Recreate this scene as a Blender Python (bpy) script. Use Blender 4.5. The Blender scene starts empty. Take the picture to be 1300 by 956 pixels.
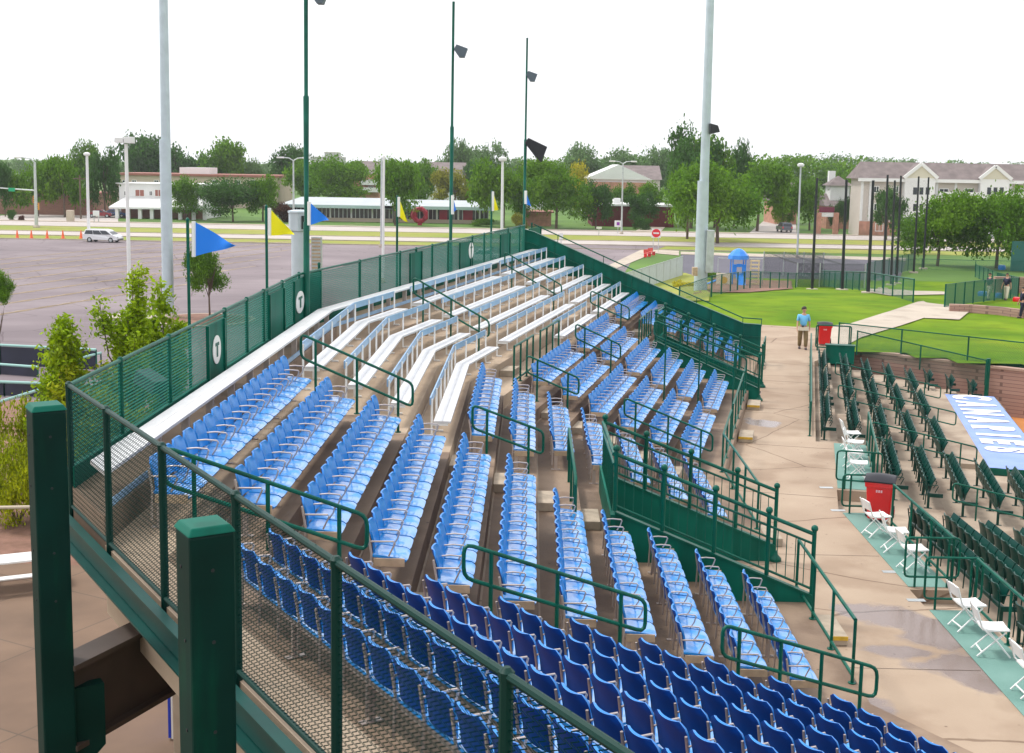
import bpy, bmesh, math, random
from mathutils import Vector, Matrix, noise
random.seed(7)
SC = bpy.context.scene
COL = SC.collection
R = math.radians
# ------------------------------------------------------------------ camera
F, CX, CY, CAMH, YH, ROLL = 1600.0, 650.0, 433.0, 7.65, 210.0, R(1.0)
PITCH = math.atan((CY - YH) / F)
FW = Vector((0, math.cos(PITCH), -math.sin(PITCH)))
_r0 = Vector((1, 0, 0)); _u0 = Vector((0, math.sin(PITCH), math.cos(PITCH)))
RT = _r0 * math.cos(ROLL) + _u0 * math.sin(ROLL)
UP = -_r0 * math.sin(ROLL) + _u0 * math.cos(ROLL)
EYE = Vector((0, 0, CAMH))
cam_data = bpy.data.cameras.new('camera'); cam = bpy.data.objects.new('camera', cam_data); COL.objects.link(cam)
cam_data.sensor_fit = 'HORIZONTAL'; cam_data.sensor_width = 36; cam_data.lens = F / 1300 * 36
cam_data.shift_y = -(478 - 433) / 1300.0
cam_data.clip_start = 0.1; cam_data.clip_end = 6000
cam.matrix_world = Matrix.Translation(EYE) @ Matrix((RT, UP, -FW)).transposed().to_4x4()
SC.camera = cam

def ray(px, py): return FW * F + RT * (px - CX) - UP * (py - CY)
def G(px, py, z=0.0):                       # photo point -> place on the level z
    d = ray(px, py); return EYE + d * ((z - CAMH) / d.z)
def D(px, py, y):                           # photo point -> place at distance y
    d = ray(px, py); return EYE + d * (y / d.y)

# frames: the three straight runs of the stand
ANG = {0: R(-32.5), 1: R(0.82), 2: R(13.1)}
def W(fr, u, v, z=0.0):
    a = ANG[fr]; return Vector((u * math.cos(a) + v * math.sin(a), -u * math.sin(a) + v * math.cos(a), z))
def UV(fr, p):
    a = ANG[fr]; return (p.x * math.cos(a) - p.y * math.sin(a), p.x * math.sin(a) + p.y * math.cos(a))
def ONV(fr, px, py, v):                     # on the upright plane v = const of a run
    d = ray(px, py); u_, v_ = UV(fr, d); t = v / v_; return (u_ * t, CAMH + d.z * t)
def ONU(fr, px, py, u):
    d = ray(px, py); u_, v_ = UV(fr, d); t = u / u_; return (v_ * t, CAMH + d.z * t)
def line_meet(f1, u1, f2, u2):              # where line u=u1 of run f1 meets u=u2 of run f2
    a, b = ANG[f1], ANG[f2]
    # x cos a - y sin a = u1 ; x cos b - y sin b = u2
    det = -math.cos(a) * math.sin(b) + math.sin(a) * math.cos(b)
    x = (-u1 * math.sin(b) + u2 * math.sin(a)) / det
    y = (math.cos(a) * u2 - math.cos(b) * u1) / det
    return Vector((x, y, 0))

# ------------------------------------------------------------------ materials
MATS = {}
def mat(name, col, rough=0.6, var=0.0, nscale=4.0, metal=0.0, bump=0.0, bscale=None, col2=None, spec=None, coat=0.0, island=0.0, alpha=None, detail=4.0):
    if name in MATS: return MATS[name]
    m = bpy.data.materials.new(name); m.use_nodes = True; MATS[name] = m
    nt = m.node_tree; b = nt.nodes['Principled BSDF']
    b.inputs['Roughness'].default_value = rough; b.inputs['Metallic'].default_value = metal
    b.inputs['Base Color'].default_value = (*col, 1)
    if spec is not None: b.inputs['Specular IOR Level'].default_value = spec
    if coat: b.inputs['Coat Weight'].default_value = coat; b.inputs['Coat Roughness'].default_value = 0.2
    L = nt.links
    tc = nt.nodes.new('ShaderNodeTexCoord')
    if var or col2:
        n = nt.nodes.new('ShaderNodeTexNoise'); n.inputs['Scale'].default_value = nscale; n.inputs['Detail'].default_value = detail
        L.new(tc.outputs['Object'], n.inputs['Vector'])
        r = nt.nodes.new('ShaderNodeMapRange'); r.inputs[1].default_value = 0.3; r.inputs[2].default_value = 0.7
        L.new(n.outputs['Fac'], r.inputs[0])
        mx = nt.nodes.new('ShaderNodeMix'); mx.data_type = 'RGBA'
        c2 = col2 if col2 else tuple(c * (1 + var) for c in col)
        c1 = col if col2 else tuple(c * (1 - var) for c in col)
        mx.inputs[6].default_value = (*c1, 1); mx.inputs[7].default_value = (*c2, 1)
        L.new(r.outputs[0], mx.inputs[0])
        out = mx.outputs[2]
        if island:
            g = nt.nodes.new('ShaderNodeNewGeometry'); h = nt.nodes.new('ShaderNodeHueSaturation')
            mm = nt.nodes.new('ShaderNodeMapRange'); mm.inputs[3].default_value = 1 - island; mm.inputs[4].default_value = 1 + island
            L.new(g.outputs['Random Per Island'], mm.inputs[0]); L.new(mm.outputs[0], h.inputs['Value']); L.new(out, h.inputs['Color'])
            out = h.outputs[0]
        L.new(out, b.inputs['Base Color'])
    if bump:
        n2 = nt.nodes.new('ShaderNodeTexNoise'); n2.inputs['Scale'].default_value = bscale or nscale * 6; n2.inputs['Detail'].default_value = 6
        L.new(tc.outputs['Object'], n2.inputs['Vector'])
        bp = nt.nodes.new('ShaderNodeBump'); bp.inputs['Strength'].default_value = bump; bp.inputs['Distance'].default_value = 0.02
        L.new(n2.outputs['Fac'], bp.inputs['Height']); L.new(bp.outputs[0], b.inputs['Normal'])
    if alpha is not None: b.inputs['Alpha'].default_value = alpha
    return m

def leafmat(name, col, col2, island=0.35):
    m = mat(name, col, 0.55, col2=col2, nscale=0.45, island=island)
    nt = m.node_tree; b = nt.nodes['Principled BSDF']; src = b.inputs['Base Color'].links[0].from_socket
    b.inputs['Specular IOR Level'].default_value = .12
    t = nt.nodes.new('ShaderNodeBsdfTranslucent'); mix = nt.nodes.new('ShaderNodeMixShader'); mix.inputs[0].default_value = 0.38
    nt.links.new(src, t.inputs['Color']); o = nt.nodes['Material Output']
    nt.links.new(b.outputs[0], mix.inputs[1]); nt.links.new(t.outputs[0], mix.inputs[2]); nt.links.new(mix.outputs[0], o.inputs['Surface'])
    return m

def meshwire_mat(name, col, cover, pitch):
    """fine fence cloth: diamond openings cut from the sheet by its own coordinates"""
    m = mat(name, col, 0.6)
    nt = m.node_tree; b = nt.nodes['Principled BSDF']; L = nt.links
    tc = nt.nodes.new('ShaderNodeTexCoord'); sp = nt.nodes.new('ShaderNodeSeparateXYZ'); L.new(tc.outputs['UV'], sp.inputs[0])
    def math_(op, a, c=None):
        n = nt.nodes.new('ShaderNodeMath'); n.operation = op
        for i, s in enumerate((a, c)):
            if s is None: continue
            if isinstance(s, (int, float)): n.inputs[i].default_value = s
            else: L.new(s, n.inputs[i])
        return n.outputs[0]
    fr = []
    for sgn in ('ADD', 'SUBTRACT'):
        s = math_(sgn, sp.outputs[0], sp.outputs[1]); s = math_('MULTIPLY', s, 1 / pitch); s = math_('FRACT', s); fr.append(math_('LESS_THAN', s, cover))
    a = math_('MAXIMUM', fr[0], fr[1]); L.new(a, b.inputs['Alpha'])
    return m

# ------------------------------------------------------------------ mesh building
ORG = {}
class MB:
    def __init__(s): s.v = []; s.f = []; s.m = []; s.cur = 0; s.uv = None
    def q(s, *pts):
        i = len(s.v); s.v += [Vector(p) for p in pts]; s.f.append(tuple(range(i, i + len(pts)))); s.m.append(s.cur); return s
    def box8(s, p):       # 4 bottom (ccw) + 4 top
        i = len(s.v); s.v += [Vector(x) for x in p]
        for f in ((0, 3, 2, 1), (4, 5, 6, 7), (0, 1, 5, 4), (1, 2, 6, 5), (2, 3, 7, 6), (3, 0, 4, 7)):
            s.f.append(tuple(i + k for k in f)); s.m.append(s.cur)
        return s
    def box(s, x0, x1, y0, y1, z0, z1):
        return s.box8([(x0, y0, z0), (x1, y0, z0), (x1, y1, z0), (x0, y1, z0), (x0, y0, z1), (x1, y0, z1), (x1, y1, z1), (x0, y1, z1)])
    def fbox(s, fr, u0, u1, v0, v1, z0, z1):
        return s.box8([W(fr, u0, v0, z0), W(fr, u1, v0, z0), W(fr, u1, v1, z0), W(fr, u0, v1, z0), W(fr, u0, v0, z1), W(fr, u1, v0, z1), W(fr, u1, v1, z1), W(fr, u0, v1, z1)])
    def prism(s, poly, z0, z1):   # poly ccw list of xy; z0/z1 numbers or lists
        n = len(poly); i = len(s.v)
        z0 = z0 if isinstance(z0, (list, tuple)) else [z0] * n; z1 = z1 if isinstance(z1, (list, tuple)) else [z1] * n
        s.v += [Vector((p[0], p[1], a)) for p, a in zip(poly, z0)] + [Vector((p[0], p[1], a)) for p, a in zip(poly, z1)]
        s.f.append(tuple(i + n + k for k in range(n))); s.m.append(s.cur); s.f.append(tuple(i + n - 1 - k for k in range(n))); s.m.append(s.cur)
        for k in range(n):
            j = (k + 1) % n; s.f.append((i + k, i + j, i + n + j, i + n + k)); s.m.append(s.cur)
        return s
    def bar(s, a, b, w, h=None, up=Vector((0, 0, 1))):   # rectangular bar, w across, h along 'up'
        a = Vector(a); b = Vector(b); h = h or w; d = (b - a).normalized()
        if abs(d.dot(up)) > 0.98: up = Vector((0, 1, 0))
        x = d.cross(up).normalized(); y = x.cross(d).normalized()
        c = [(-w / 2, -h / 2), (w / 2, -h / 2), (w / 2, h / 2), (-w / 2, h / 2)]
        return s.box8([a + x * i + y * j for i, j in c] + [b + x * i + y * j for i, j in c])
    def tube(s, pts, r, n=8, closed=False, cap=True):
        pts = [Vector(p) for p in pts]; N = len(pts); rr = r if isinstance(r, (list, tuple)) else [r] * N
        i0 = len(s.v); ref = None
        for k in range(N):
            if closed: d = pts[(k + 1) % N] - pts[k - 1]
            else: d = pts[min(k + 1, N - 1)] - pts[max(k - 1, 0)]
            d.normalize()
            if ref is None: ref = Vector((0, 0, 1)) if abs(d.z) < 0.9 else Vector((1, 0, 0))
            x = (ref - d * ref.dot(d)).normalized(); y = d.cross(x); ref = x
            for j in range(n):
                t = 2 * math.pi * j / n; s.v.append(pts[k] + (x * math.cos(t) + y * math.sin(t)) * rr[k])
        for k in range(N if closed else N - 1):
            a = i0 + k * n; b = i0 + ((k + 1) % N) * n
            for j in range(n):
                jj = (j + 1) % n; s.f.append((a + j, a + jj, b + jj, b + j)); s.m.append(s.cur)
        if cap and not closed:
            s.f.append(tuple(i0 + n - 1 - j for j in range(n))); s.m.append(s.cur)
            s.f.append(tuple(i0 + (N - 1) * n + j for j in range(n))); s.m.append(s.cur)
        return s
    def lathe(s, c, prof, n=16):       # prof: (r, z) list
        pts = [Vector(c) + Vector((0, 0, z)) for r, z in prof]; i0 = len(s.v)
        for (r, z), p in zip(prof, pts):
            for j in range(n):
                t = 2 * math.pi * j / n; s.v.append(p + Vector((math.cos(t) * r, math.sin(t) * r, 0)))
        for k in range(len(prof) - 1):
            for j in range(n):
                jj = (j + 1) % n; s.f.append((i0 + k * n + j, i0 + k * n + jj, i0 + (k + 1) * n + jj, i0 + (k + 1) * n + j)); s.m.append(s.cur)
        s.f.append(tuple(i0 + n - 1 - j for j in range(n))); s.m.append(s.cur)
        s.f.append(tuple(i0 + (len(prof) - 1) * n + j for j in range(n))); s.m.append(s.cur)
        return s
    def shell(s, fn, nu, nv, th):      # curved plate: fn(i/nu, j/nv) -> point, thickness th along normal
        g = [[Vector(fn(i / nu, j / nv)) for j in range(nv + 1)] for i in range(nu + 1)]
        def nrm(i, j):
            a = g[min(i + 1, nu)][j] - g[max(i - 1, 0)][j]; b = g[i][min(j + 1, nv)] - g[i][max(j - 1, 0)]
            return a.cross(b).normalized()
        i0 = len(s.v); n = (nu + 1) * (nv + 1)
        for i in range(nu + 1):
            for j in range(nv + 1): s.v.append(g[i][j])
        for i in range(nu + 1):
            for j in range(nv + 1): s.v.append(g[i][j] - nrm(i, j) * th)
        id_ = lambda i, j, t=0: i0 + t * n + i * (nv + 1) + j
        for i in range(nu):
            for j in range(nv):
                s.f.append((id_(i, j), id_(i + 1, j), id_(i + 1, j + 1), id_(i, j + 1))); s.m.append(s.cur)
                s.f.append((id_(i, j, 1), id_(i, j + 1, 1), id_(i + 1, j + 1, 1), id_(i + 1, j, 1))); s.m.append(s.cur)
        for i in range(nu):
            for j in (0, nv):
                a = (id_(i, j), id_(i + 1, j), id_(i + 1, j, 1), id_(i, j, 1)); s.f.append(a if j else a[::-1]); s.m.append(s.cur)
        for j in range(nv):
            for i in (0, nu):
                a = (id_(i, j), id_(i, j + 1), id_(i, j + 1, 1), id_(i, j, 1)); s.f.append(a[::-1] if i else a); s.m.append(s.cur)
        return s
    def mesh(s, name, mats, smooth=False, org=None, bevel=0):
        if org is not None:
            for p in s.v: p -= org
        me = bpy.data.meshes.new(name); me.from_pydata([tuple(p) for p in s.v], [], s.f); me.update()
        for m in (mats if isinstance(mats, (list, tuple)) else [mats]): me.materials.append(m)
        if any(s.m): me.polygons.foreach_set('material_index', s.m)
        if smooth: me.polygons.foreach_set('use_smooth', [True] * len(s.f))
        if bevel or smooth:
            bm = bmesh.new(); bm.from_mesh(me)
            if bevel:
                es = [e for e in bm.edges if len(e.link_faces) == 2 and e.calc_face_angle(0) > 0.6]
                bmesh.ops.bevel(bm, geom=es, offset=bevel, segments=2, affect='EDGES', profile=0.6)
            if smooth:
                for e in bm.edges:
                    if len(e.link_faces) == 2 and e.calc_face_angle(0) > 0.75: e.smooth = False
            bm.to_mesh(me); bm.free()
        return me
    def build(s, name, mats, parent=None, smooth=False, bevel=0, org=None):
        o0 = ORG.get(parent.name) if parent is not None else org
        o = bpy.data.objects.new(name, s.mesh(name, mats, smooth, o0, bevel)); COL.objects.link(o)
        if parent is not None: o.parent = parent; ORG[o.name] = o0
        elif org is not None: o.location = org
        return o

def tag(o, label=None, cat=None, group=None, kind=None):
    if label: o['label'] = label
    if cat: o['category'] = cat
    if group: o['group'] = group
    if kind: o['kind'] = kind
    return o
def thing(name, label, cat, loc=(0, 0, 0), rz=0.0, group=None):
    o = bpy.data.objects.new(name, None); COL.objects.link(o); o.location = loc; o.rotation_euler = (0, 0, rz); o.empty_display_size = 0.2
    ORG[o.name] = Vector(loc) if rz == 0 else Vector((0, 0, 0))
    return tag(o, label, cat, group)
def struct(mb, name, m, smooth=False, **k):
    o = mb.build(name, m, smooth=smooth, **k); o['kind'] = 'structure'; return o
def inst(src_mesh, name, parent, loc=(0, 0, 0), rz=0.0, scale=None):
    o = bpy.data.objects.new(name, src_mesh); COL.objects.link(o); o.parent = parent; o.location = loc
    if rz: o.rotation_euler = (0, 0, rz)
    if scale: o.scale = scale
    ORG[o.name] = Vector((0, 0, 0)); return o
def copy_tree(o, parent=None):
    c = o.copy(); COL.objects.link(c)
    if parent is not None: c.parent = parent
    for ch in list(o.children): copy_tree(ch, c)
    return c
def arc(c, r, a0, a1, n, ex, ey):
    return [Vector(c) + ex * (r * math.cos(a0 + (a1 - a0) * k / n)) + ey * (r * math.sin(a0 + (a1 - a0) * k / n)) for k in range(n + 1)]
ORD = ['zeroth', 'first', 'second', 'third', 'fourth', 'fifth', 'sixth', 'seventh', 'eighth', 'ninth', 'tenth', 'eleventh', 'twelfth', 'thirteenth', 'fourteenth', 'fifteenth', 'sixteenth']

# ------------------------------------------------------------------ palette
M_conc = mat('concrete_floor', (0.14, 0.09, 0.062), 0.7, col2=(0.33, 0.235, 0.16), nscale=0.5, bump=0.25, bscale=30, detail=8)
M_conc_l = mat('concrete_light', (0.27, 0.205, 0.15), 0.8, col2=(0.48, 0.385, 0.29), nscale=0.5, bump=0.2, bscale=25, detail=8)
M_block = mat('concrete_step_block', (0.40, 0.33, 0.25), 0.85, var=0.15, nscale=5, bump=0.3)
M_green = mat('dark_green_paint', (0.0, 0.095, 0.062), 0.38, var=0.18, nscale=3, bump=0.05, spec=.22)
M_green2 = mat('green_sheet_paint', (0.0, 0.115, 0.078), 0.5, var=0.2, nscale=0.8, bump=0.08, spec=.15)
M_wire = mat('green_vinyl_wire', (0.0, 0.17, 0.125), 0.5, spec=.1)
M_wired = mat('backlit_green_vinyl_wire', (0.0, 0.022, 0.018), 0.6, spec=.05)  # near fence wire, its backlit darkness put into the colour
M_postd = mat('backlit_green_post_paint', (0.0, 0.03, 0.023), 0.45, spec=.25)  # near fence posts and rails, coloured darker to read as backlit
M_blue = mat('blue_seat_plastic', (0.002, 0.165, 0.56), 0.34, col2=(0.006, 0.27, 0.74), nscale=2.6, coat=0.3, bump=0.05, bscale=9, island=0.12)
M_bluep = mat('wet_blue_seat_plastic', (0.004, 0.20, 0.62), 0.34, col2=(0.02, 0.33, 0.80), nscale=2.6, bump=0.06, bscale=9, island=0.1)
def _wet(m):
    nt = m.node_tree; b = nt.nodes['Principled BSDF']; g = nt.nodes.new('ShaderNodeNewGeometry'); n = nt.nodes.new('ShaderNodeTexNoise'); n.inputs['Scale'].default_value = 4.5; n.inputs['Detail'].default_value = 5
    r = nt.nodes.new('ShaderNodeMapRange'); r.inputs[1].default_value = .40; r.inputs[2].default_value = .54; nt.links.new(g.outputs['Position'], n.inputs['Vector']); nt.links.new(n.outputs['Fac'], r.inputs[0]); nt.links.new(r.outputs[0], b.inputs['Coat Weight'])
    b.inputs['Coat Roughness'].default_value = .08; b.inputs['Coat IOR'].default_value = 2.0
_wet(M_bluep)
M_blue_rear = mat('shaded_blue_seat_rear', (0.001, 0.048, 0.25), 0.45, var=0.22, nscale=3, island=0.12, spec=.22)  # rear of the seat backs: their shade painted in as a darker blue
M_gseat = mat('green_seat_plastic', (0.0, 0.045, 0.034), 0.35, var=0.2, nscale=3, spec=.3)
M_alu = mat('aluminium_plank', (0.78, 0.78, 0.79), 0.38, var=0.06, nscale=2, metal=0.35)
M_alub = mat('pale_blue_backrest_metal', (0.28, 0.46, 0.68), 0.35, var=0.12, nscale=2.5, metal=0.3)
M_gal = mat('galvanised_steel', (0.52, 0.55, 0.56), 0.45, var=0.12, nscale=3, metal=0.6)
M_poleg = mat('pale_grey_pole', (0.50, 0.58, 0.63), 0.5, var=0.08, nscale=1.5, metal=0.2)
M_white = mat('white_paint', (0.80, 0.80, 0.78), 0.5, var=0.04, nscale=2)
M_arm = mat('tan_seat_frame_metal', (0.52, 0.44, 0.40), 0.4, var=0.15, nscale=6, metal=0.4)
M_tan = mat('tan_end_plate', (0.45, 0.33, 0.22), 0.6, var=0.15, nscale=8)
M_asph = mat('worn_asphalt', (0.175, 0.145, 0.155), 0.9, col2=(0.28, 0.235, 0.245), nscale=0.07, detail=14, spec=.2)
M_asph2 = mat('dark_asphalt', (0.10, 0.095, 0.12), 0.85, var=0.15, nscale=0.1, detail=8)
M_road = mat('pale_road_concrete', (0.46, 0.41, 0.38), 0.85, var=0.1, nscale=0.1, detail=8)
M_pathm = mat('path_concrete', (0.46, 0.395, 0.32), 0.85, var=0.08, nscale=0.4, detail=8)
M_grass = mat('mown_grass', (0.075, 0.165, 0.003), 0.9, col2=(0.175, 0.27, 0.008), nscale=0.22, detail=14, spec=.1, bump=0.5, bscale=14)
M_grass2 = mat('dry_verge_grass', (0.19, 0.25, 0.02), 0.9, col2=(0.30, 0.28, 0.05), nscale=0.12, detail=8)
M_grass3 = mat('dark_lawn_grass', (0.055, 0.13, 0.012), 0.9, col2=(0.10, 0.20, 0.02), nscale=0.08, detail=8)  # darker green grass for the wide base ground
M_clay = mat('orange_clay', (0.50, 0.20, 0.06), 0.9, var=0.15, nscale=0.7)
M_mulch = mat('bark_mulch', (0.17, 0.09, 0.06), 0.95, col2=(0.28, 0.15, 0.11), nscale=2, bump=0.8, bscale=22)
M_brick = mat('pink_brown_block', (0.30, 0.17, 0.13), 0.85, var=0.2, nscale=3)
M_black = mat('black_rubber', (0.015, 0.015, 0.018), 0.6)
M_glass = mat('dark_glass', (0.02, 0.025, 0.035), 0.08, spec=0.6)
M_red = mat('red_plastic', (0.74, 0.006, 0.010), 0.36, var=0.08, nscale=3, coat=0.3)
M_yel = mat('yellow_cloth', (0.85, 0.78, 0.0), 0.7)
M_blc = mat('blue_cloth', (0.01, 0.21, 0.80), 0.7)
M_skin = mat('skin', (0.55, 0.30, 0.21), 0.55)
M_bark = mat('bark', (0.12, 0.085, 0.06), 0.9, var=0.3, nscale=3, bump=0.5)
M_ora = mat('orange_plastic', (0.8, 0.12, 0.03), 0.5)
def brick_mat(name, c1, c2, mortar, scale=1.0, bw=0.5, bh=0.25):
    m = mat(name, c1, 0.85); nt = m.node_tree; b = nt.nodes['Principled BSDF']
    t = nt.nodes.new('ShaderNodeTexBrick'); t.inputs['Color1'].default_value = (*c1, 1); t.inputs['Color2'].default_value = (*c2, 1); t.inputs['Mortar'].default_value = (*mortar, 1)
    t.inputs['Scale'].default_value = scale; t.inputs['Mortar Size'].default_value = 0.012; t.inputs['Brick Width'].default_value = bw; t.inputs['Row Height'].default_value = bh
    tc = nt.nodes.new('ShaderNodeTexCoord'); sp = nt.nodes.new('ShaderNodeSeparateXYZ'); cb = nt.nodes.new('ShaderNodeCombineXYZ'); ad = nt.nodes.new('ShaderNodeMath'); ad.operation = 'ADD'
    nt.links.new(tc.outputs['Object'], sp.inputs[0]); nt.links.new(sp.outputs[0], ad.inputs[0]); nt.links.new(sp.outputs[1], ad.inputs[1]); nt.links.new(ad.outputs[0], cb.inputs[0]); nt.links.new(sp.outputs[2], cb.inputs[1])
    nt.links.new(cb.outputs[0], t.inputs['Vector']); nt.links.new(t.outputs['Color'], b.inputs['Base Color']); return m
M_rwall = brick_mat('retaining_wall_block', (0.34, 0.20, 0.16), (0.41, 0.26, 0.21), (0.20, 0.12, 0.10), 1, 0.4, 0.15)
M_rbrick = brick_mat('red_brown_brick', (0.26, 0.11, 0.08), (0.34, 0.16, 0.11), (0.3, 0.22, 0.18), 1, 0.4, 0.12)
M_dbrick = mat('maroon_brick_wall', (0.13, 0.018, 0.02), 0.8, var=0.15, nscale=0.4)

def overlay(m, kind, scale, amount, thr=.05, stretch=(1, 1, 1)):
    """real marks laid over a surface's own colour: 'spots' (gum, pits), 'cracks', 'streaks' (rust and rain runs)"""
    nt = m.node_tree; b = nt.nodes['Principled BSDF']; L = nt.links; src = b.inputs['Base Color'].links[0].from_socket
    g = nt.nodes.new('ShaderNodeNewGeometry'); mp = nt.nodes.new('ShaderNodeMapping'); mp.inputs['Scale'].default_value = stretch; L.new(g.outputs['Position'], mp.inputs[0])
    r = nt.nodes.new('ShaderNodeMapRange')
    if kind == 'streaks':
        t = nt.nodes.new('ShaderNodeTexNoise'); t.inputs['Scale'].default_value = scale; t.inputs['Detail'].default_value = 6; L.new(mp.outputs[0], t.inputs['Vector']); L.new(t.outputs['Fac'], r.inputs[0]); r.inputs[1].default_value = thr; r.inputs[2].default_value = thr + .12
    else:
        t = nt.nodes.new('ShaderNodeTexVoronoi'); t.inputs['Scale'].default_value = scale
        if kind == 'cracks':
            t.feature = 'DISTANCE_TO_EDGE'; n = nt.nodes.new('ShaderNodeTexNoise'); n.inputs['Scale'].default_value = scale * 2.5; n.inputs['Detail'].default_value = 5; L.new(mp.outputs[0], n.inputs['Vector'])
            ad = nt.nodes.new('ShaderNodeVectorMath'); ad.operation = 'MULTIPLY_ADD'; ad.inputs[1].default_value = (.35, .35, .35); L.new(n.outputs['Color'], ad.inputs[0]); L.new(mp.outputs[0], ad.inputs[2]); L.new(ad.outputs[0], t.inputs['Vector'])
        else: L.new(mp.outputs[0], t.inputs['Vector'])
        L.new(t.outputs['Distance'], r.inputs[0]); r.inputs[1].default_value = thr; r.inputs[2].default_value = thr * .5
    mx = nt.nodes.new('ShaderNodeMix'); mx.data_type = 'RGBA'; mx.blend_type = 'MULTIPLY'; mx.inputs[7].default_value = (*amount, 1); L.new(r.outputs[0], mx.inputs[0]); L.new(src, mx.inputs[6]); L.new(mx.outputs[2], b.inputs['Base Color'])
for m_ in (M_conc, M_conc_l): overlay(m_, 'spots', 3.2, (.5, .47, .45), .10); overlay(m_, 'streaks', .9, (.72, .68, .66), .50)
overlay(M_asph, 'cracks', .16, (.72, .70, .70), .012); overlay(M_asph, 'streaks', .05, (.88, .87, .88), .48, (1, 3, 1)); overlay(M_asph, 'spots', .35, (.7, .7, .7), .12)
overlay(M_grass, 'streaks', .8, (.86, .84, .8), .5); overlay(M_grass, 'streaks', .25, (1.25, 1.05, 1.2), .58)
overlay(M_green, 'streaks', 5, (.75, .72, .7), .52, (1, 1, .15)); overlay(M_green2, 'streaks', 3, (.78, .76, .75), .5, (1, 1, .12))
overlay(M_pathm, 'spots', 2.2, (.7, .68, .66), .08); overlay(M_pathm, 'streaks', .7, (.85, .83, .82), .5)
# ================================================================== THE STAND
def fl(k): return 3.54 - 0.32 * (k - 1)                 # tread level of row k (0 = top bench row .. 11)
def FU(fr, k):                                          # front edge line of row k in each run
    return {0: 3.77 + 0.829 * (k - 1), 1: -3.76 + 0.782 * (k - 1), 2: -9.87 + 0.758 * (k - 1)}[fr]
EDGE = {0: 13.2, 1: 4.82, 2: -1.68}                     # kerb of the lowest tread on the concourse
VEND = 50.35                                            # green end wall
FEN1, FEN2 = -5.31, -11.25
ZF1, ZF2 = 5.08, 5.2
VOM1 = (1.5, 20.8, 24.2); VOM2 = (-4.85, 42.2, 45.0)
def tread_line(fr, k): return EDGE[fr] if k == 11 else FU(fr, k) + 0.03
C0 = G(84, 487, 5.05); C1f = G(640, 855, 5.05)          # near fence, corner and a point far along it
fdir = (C1f - C0).normalized(); fdir.z = 0; fdir.normalize()
fnrm = Vector((fdir.y, -fdir.x, 0))                     # points off the stand
if fnrm.dot(Vector((-1, -1, 0))) < 0: fnrm = -fnrm
def on_fence_line(fr, u):                               # where row line meets near fence
    a = ANG[fr]; n = Vector((math.cos(a), -math.sin(a), 0)); t = (u - n.dot(C0)) / n.dot(fdir); p = C0 + fdir * t; return Vector((p.x, p.y, 0))

ter = MB(); M_concu = mat('concrete_upper', (0.31, 0.225, 0.155), 0.78, col2=(0.50, 0.39, 0.28), nscale=0.7, bump=0.25, bscale=30, detail=9)
def strip(fr, ua, ub, p0a, p0b, p1a, p1b, z, base):     # one straight piece of tread with riser down to base
    ter.cur = ua
    ter.prism([(p0a.x, p0a.y), (p0b.x, p0b.y), (p1b.x, p1b.y), (p1a.x, p1a.y)], base, z)
def seg(k, fr, v0, v1, ua=None, ub=None):
    a = ua if ua is not None else tread_line(fr, k - 1); b = ub if ub is not None else tread_line(fr, k)
    z = fl(k)
    def end(u, v, low):
        if v == 'k01': return line_meet(1, u if fr == 1 else 0, 0, 0) if False else None
        return W(fr, u, v)
    return a, b, z
def kink(fa, fb, k): return line_meet(fa, tread_line(fa, k), fb, tread_line(fb, k))
def kinkF(fa, fb, k, off=0.0): return line_meet(fa, FU(fa, k) + off, fb, FU(fb, k) + off)
A0_NEAR = -1.5
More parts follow.
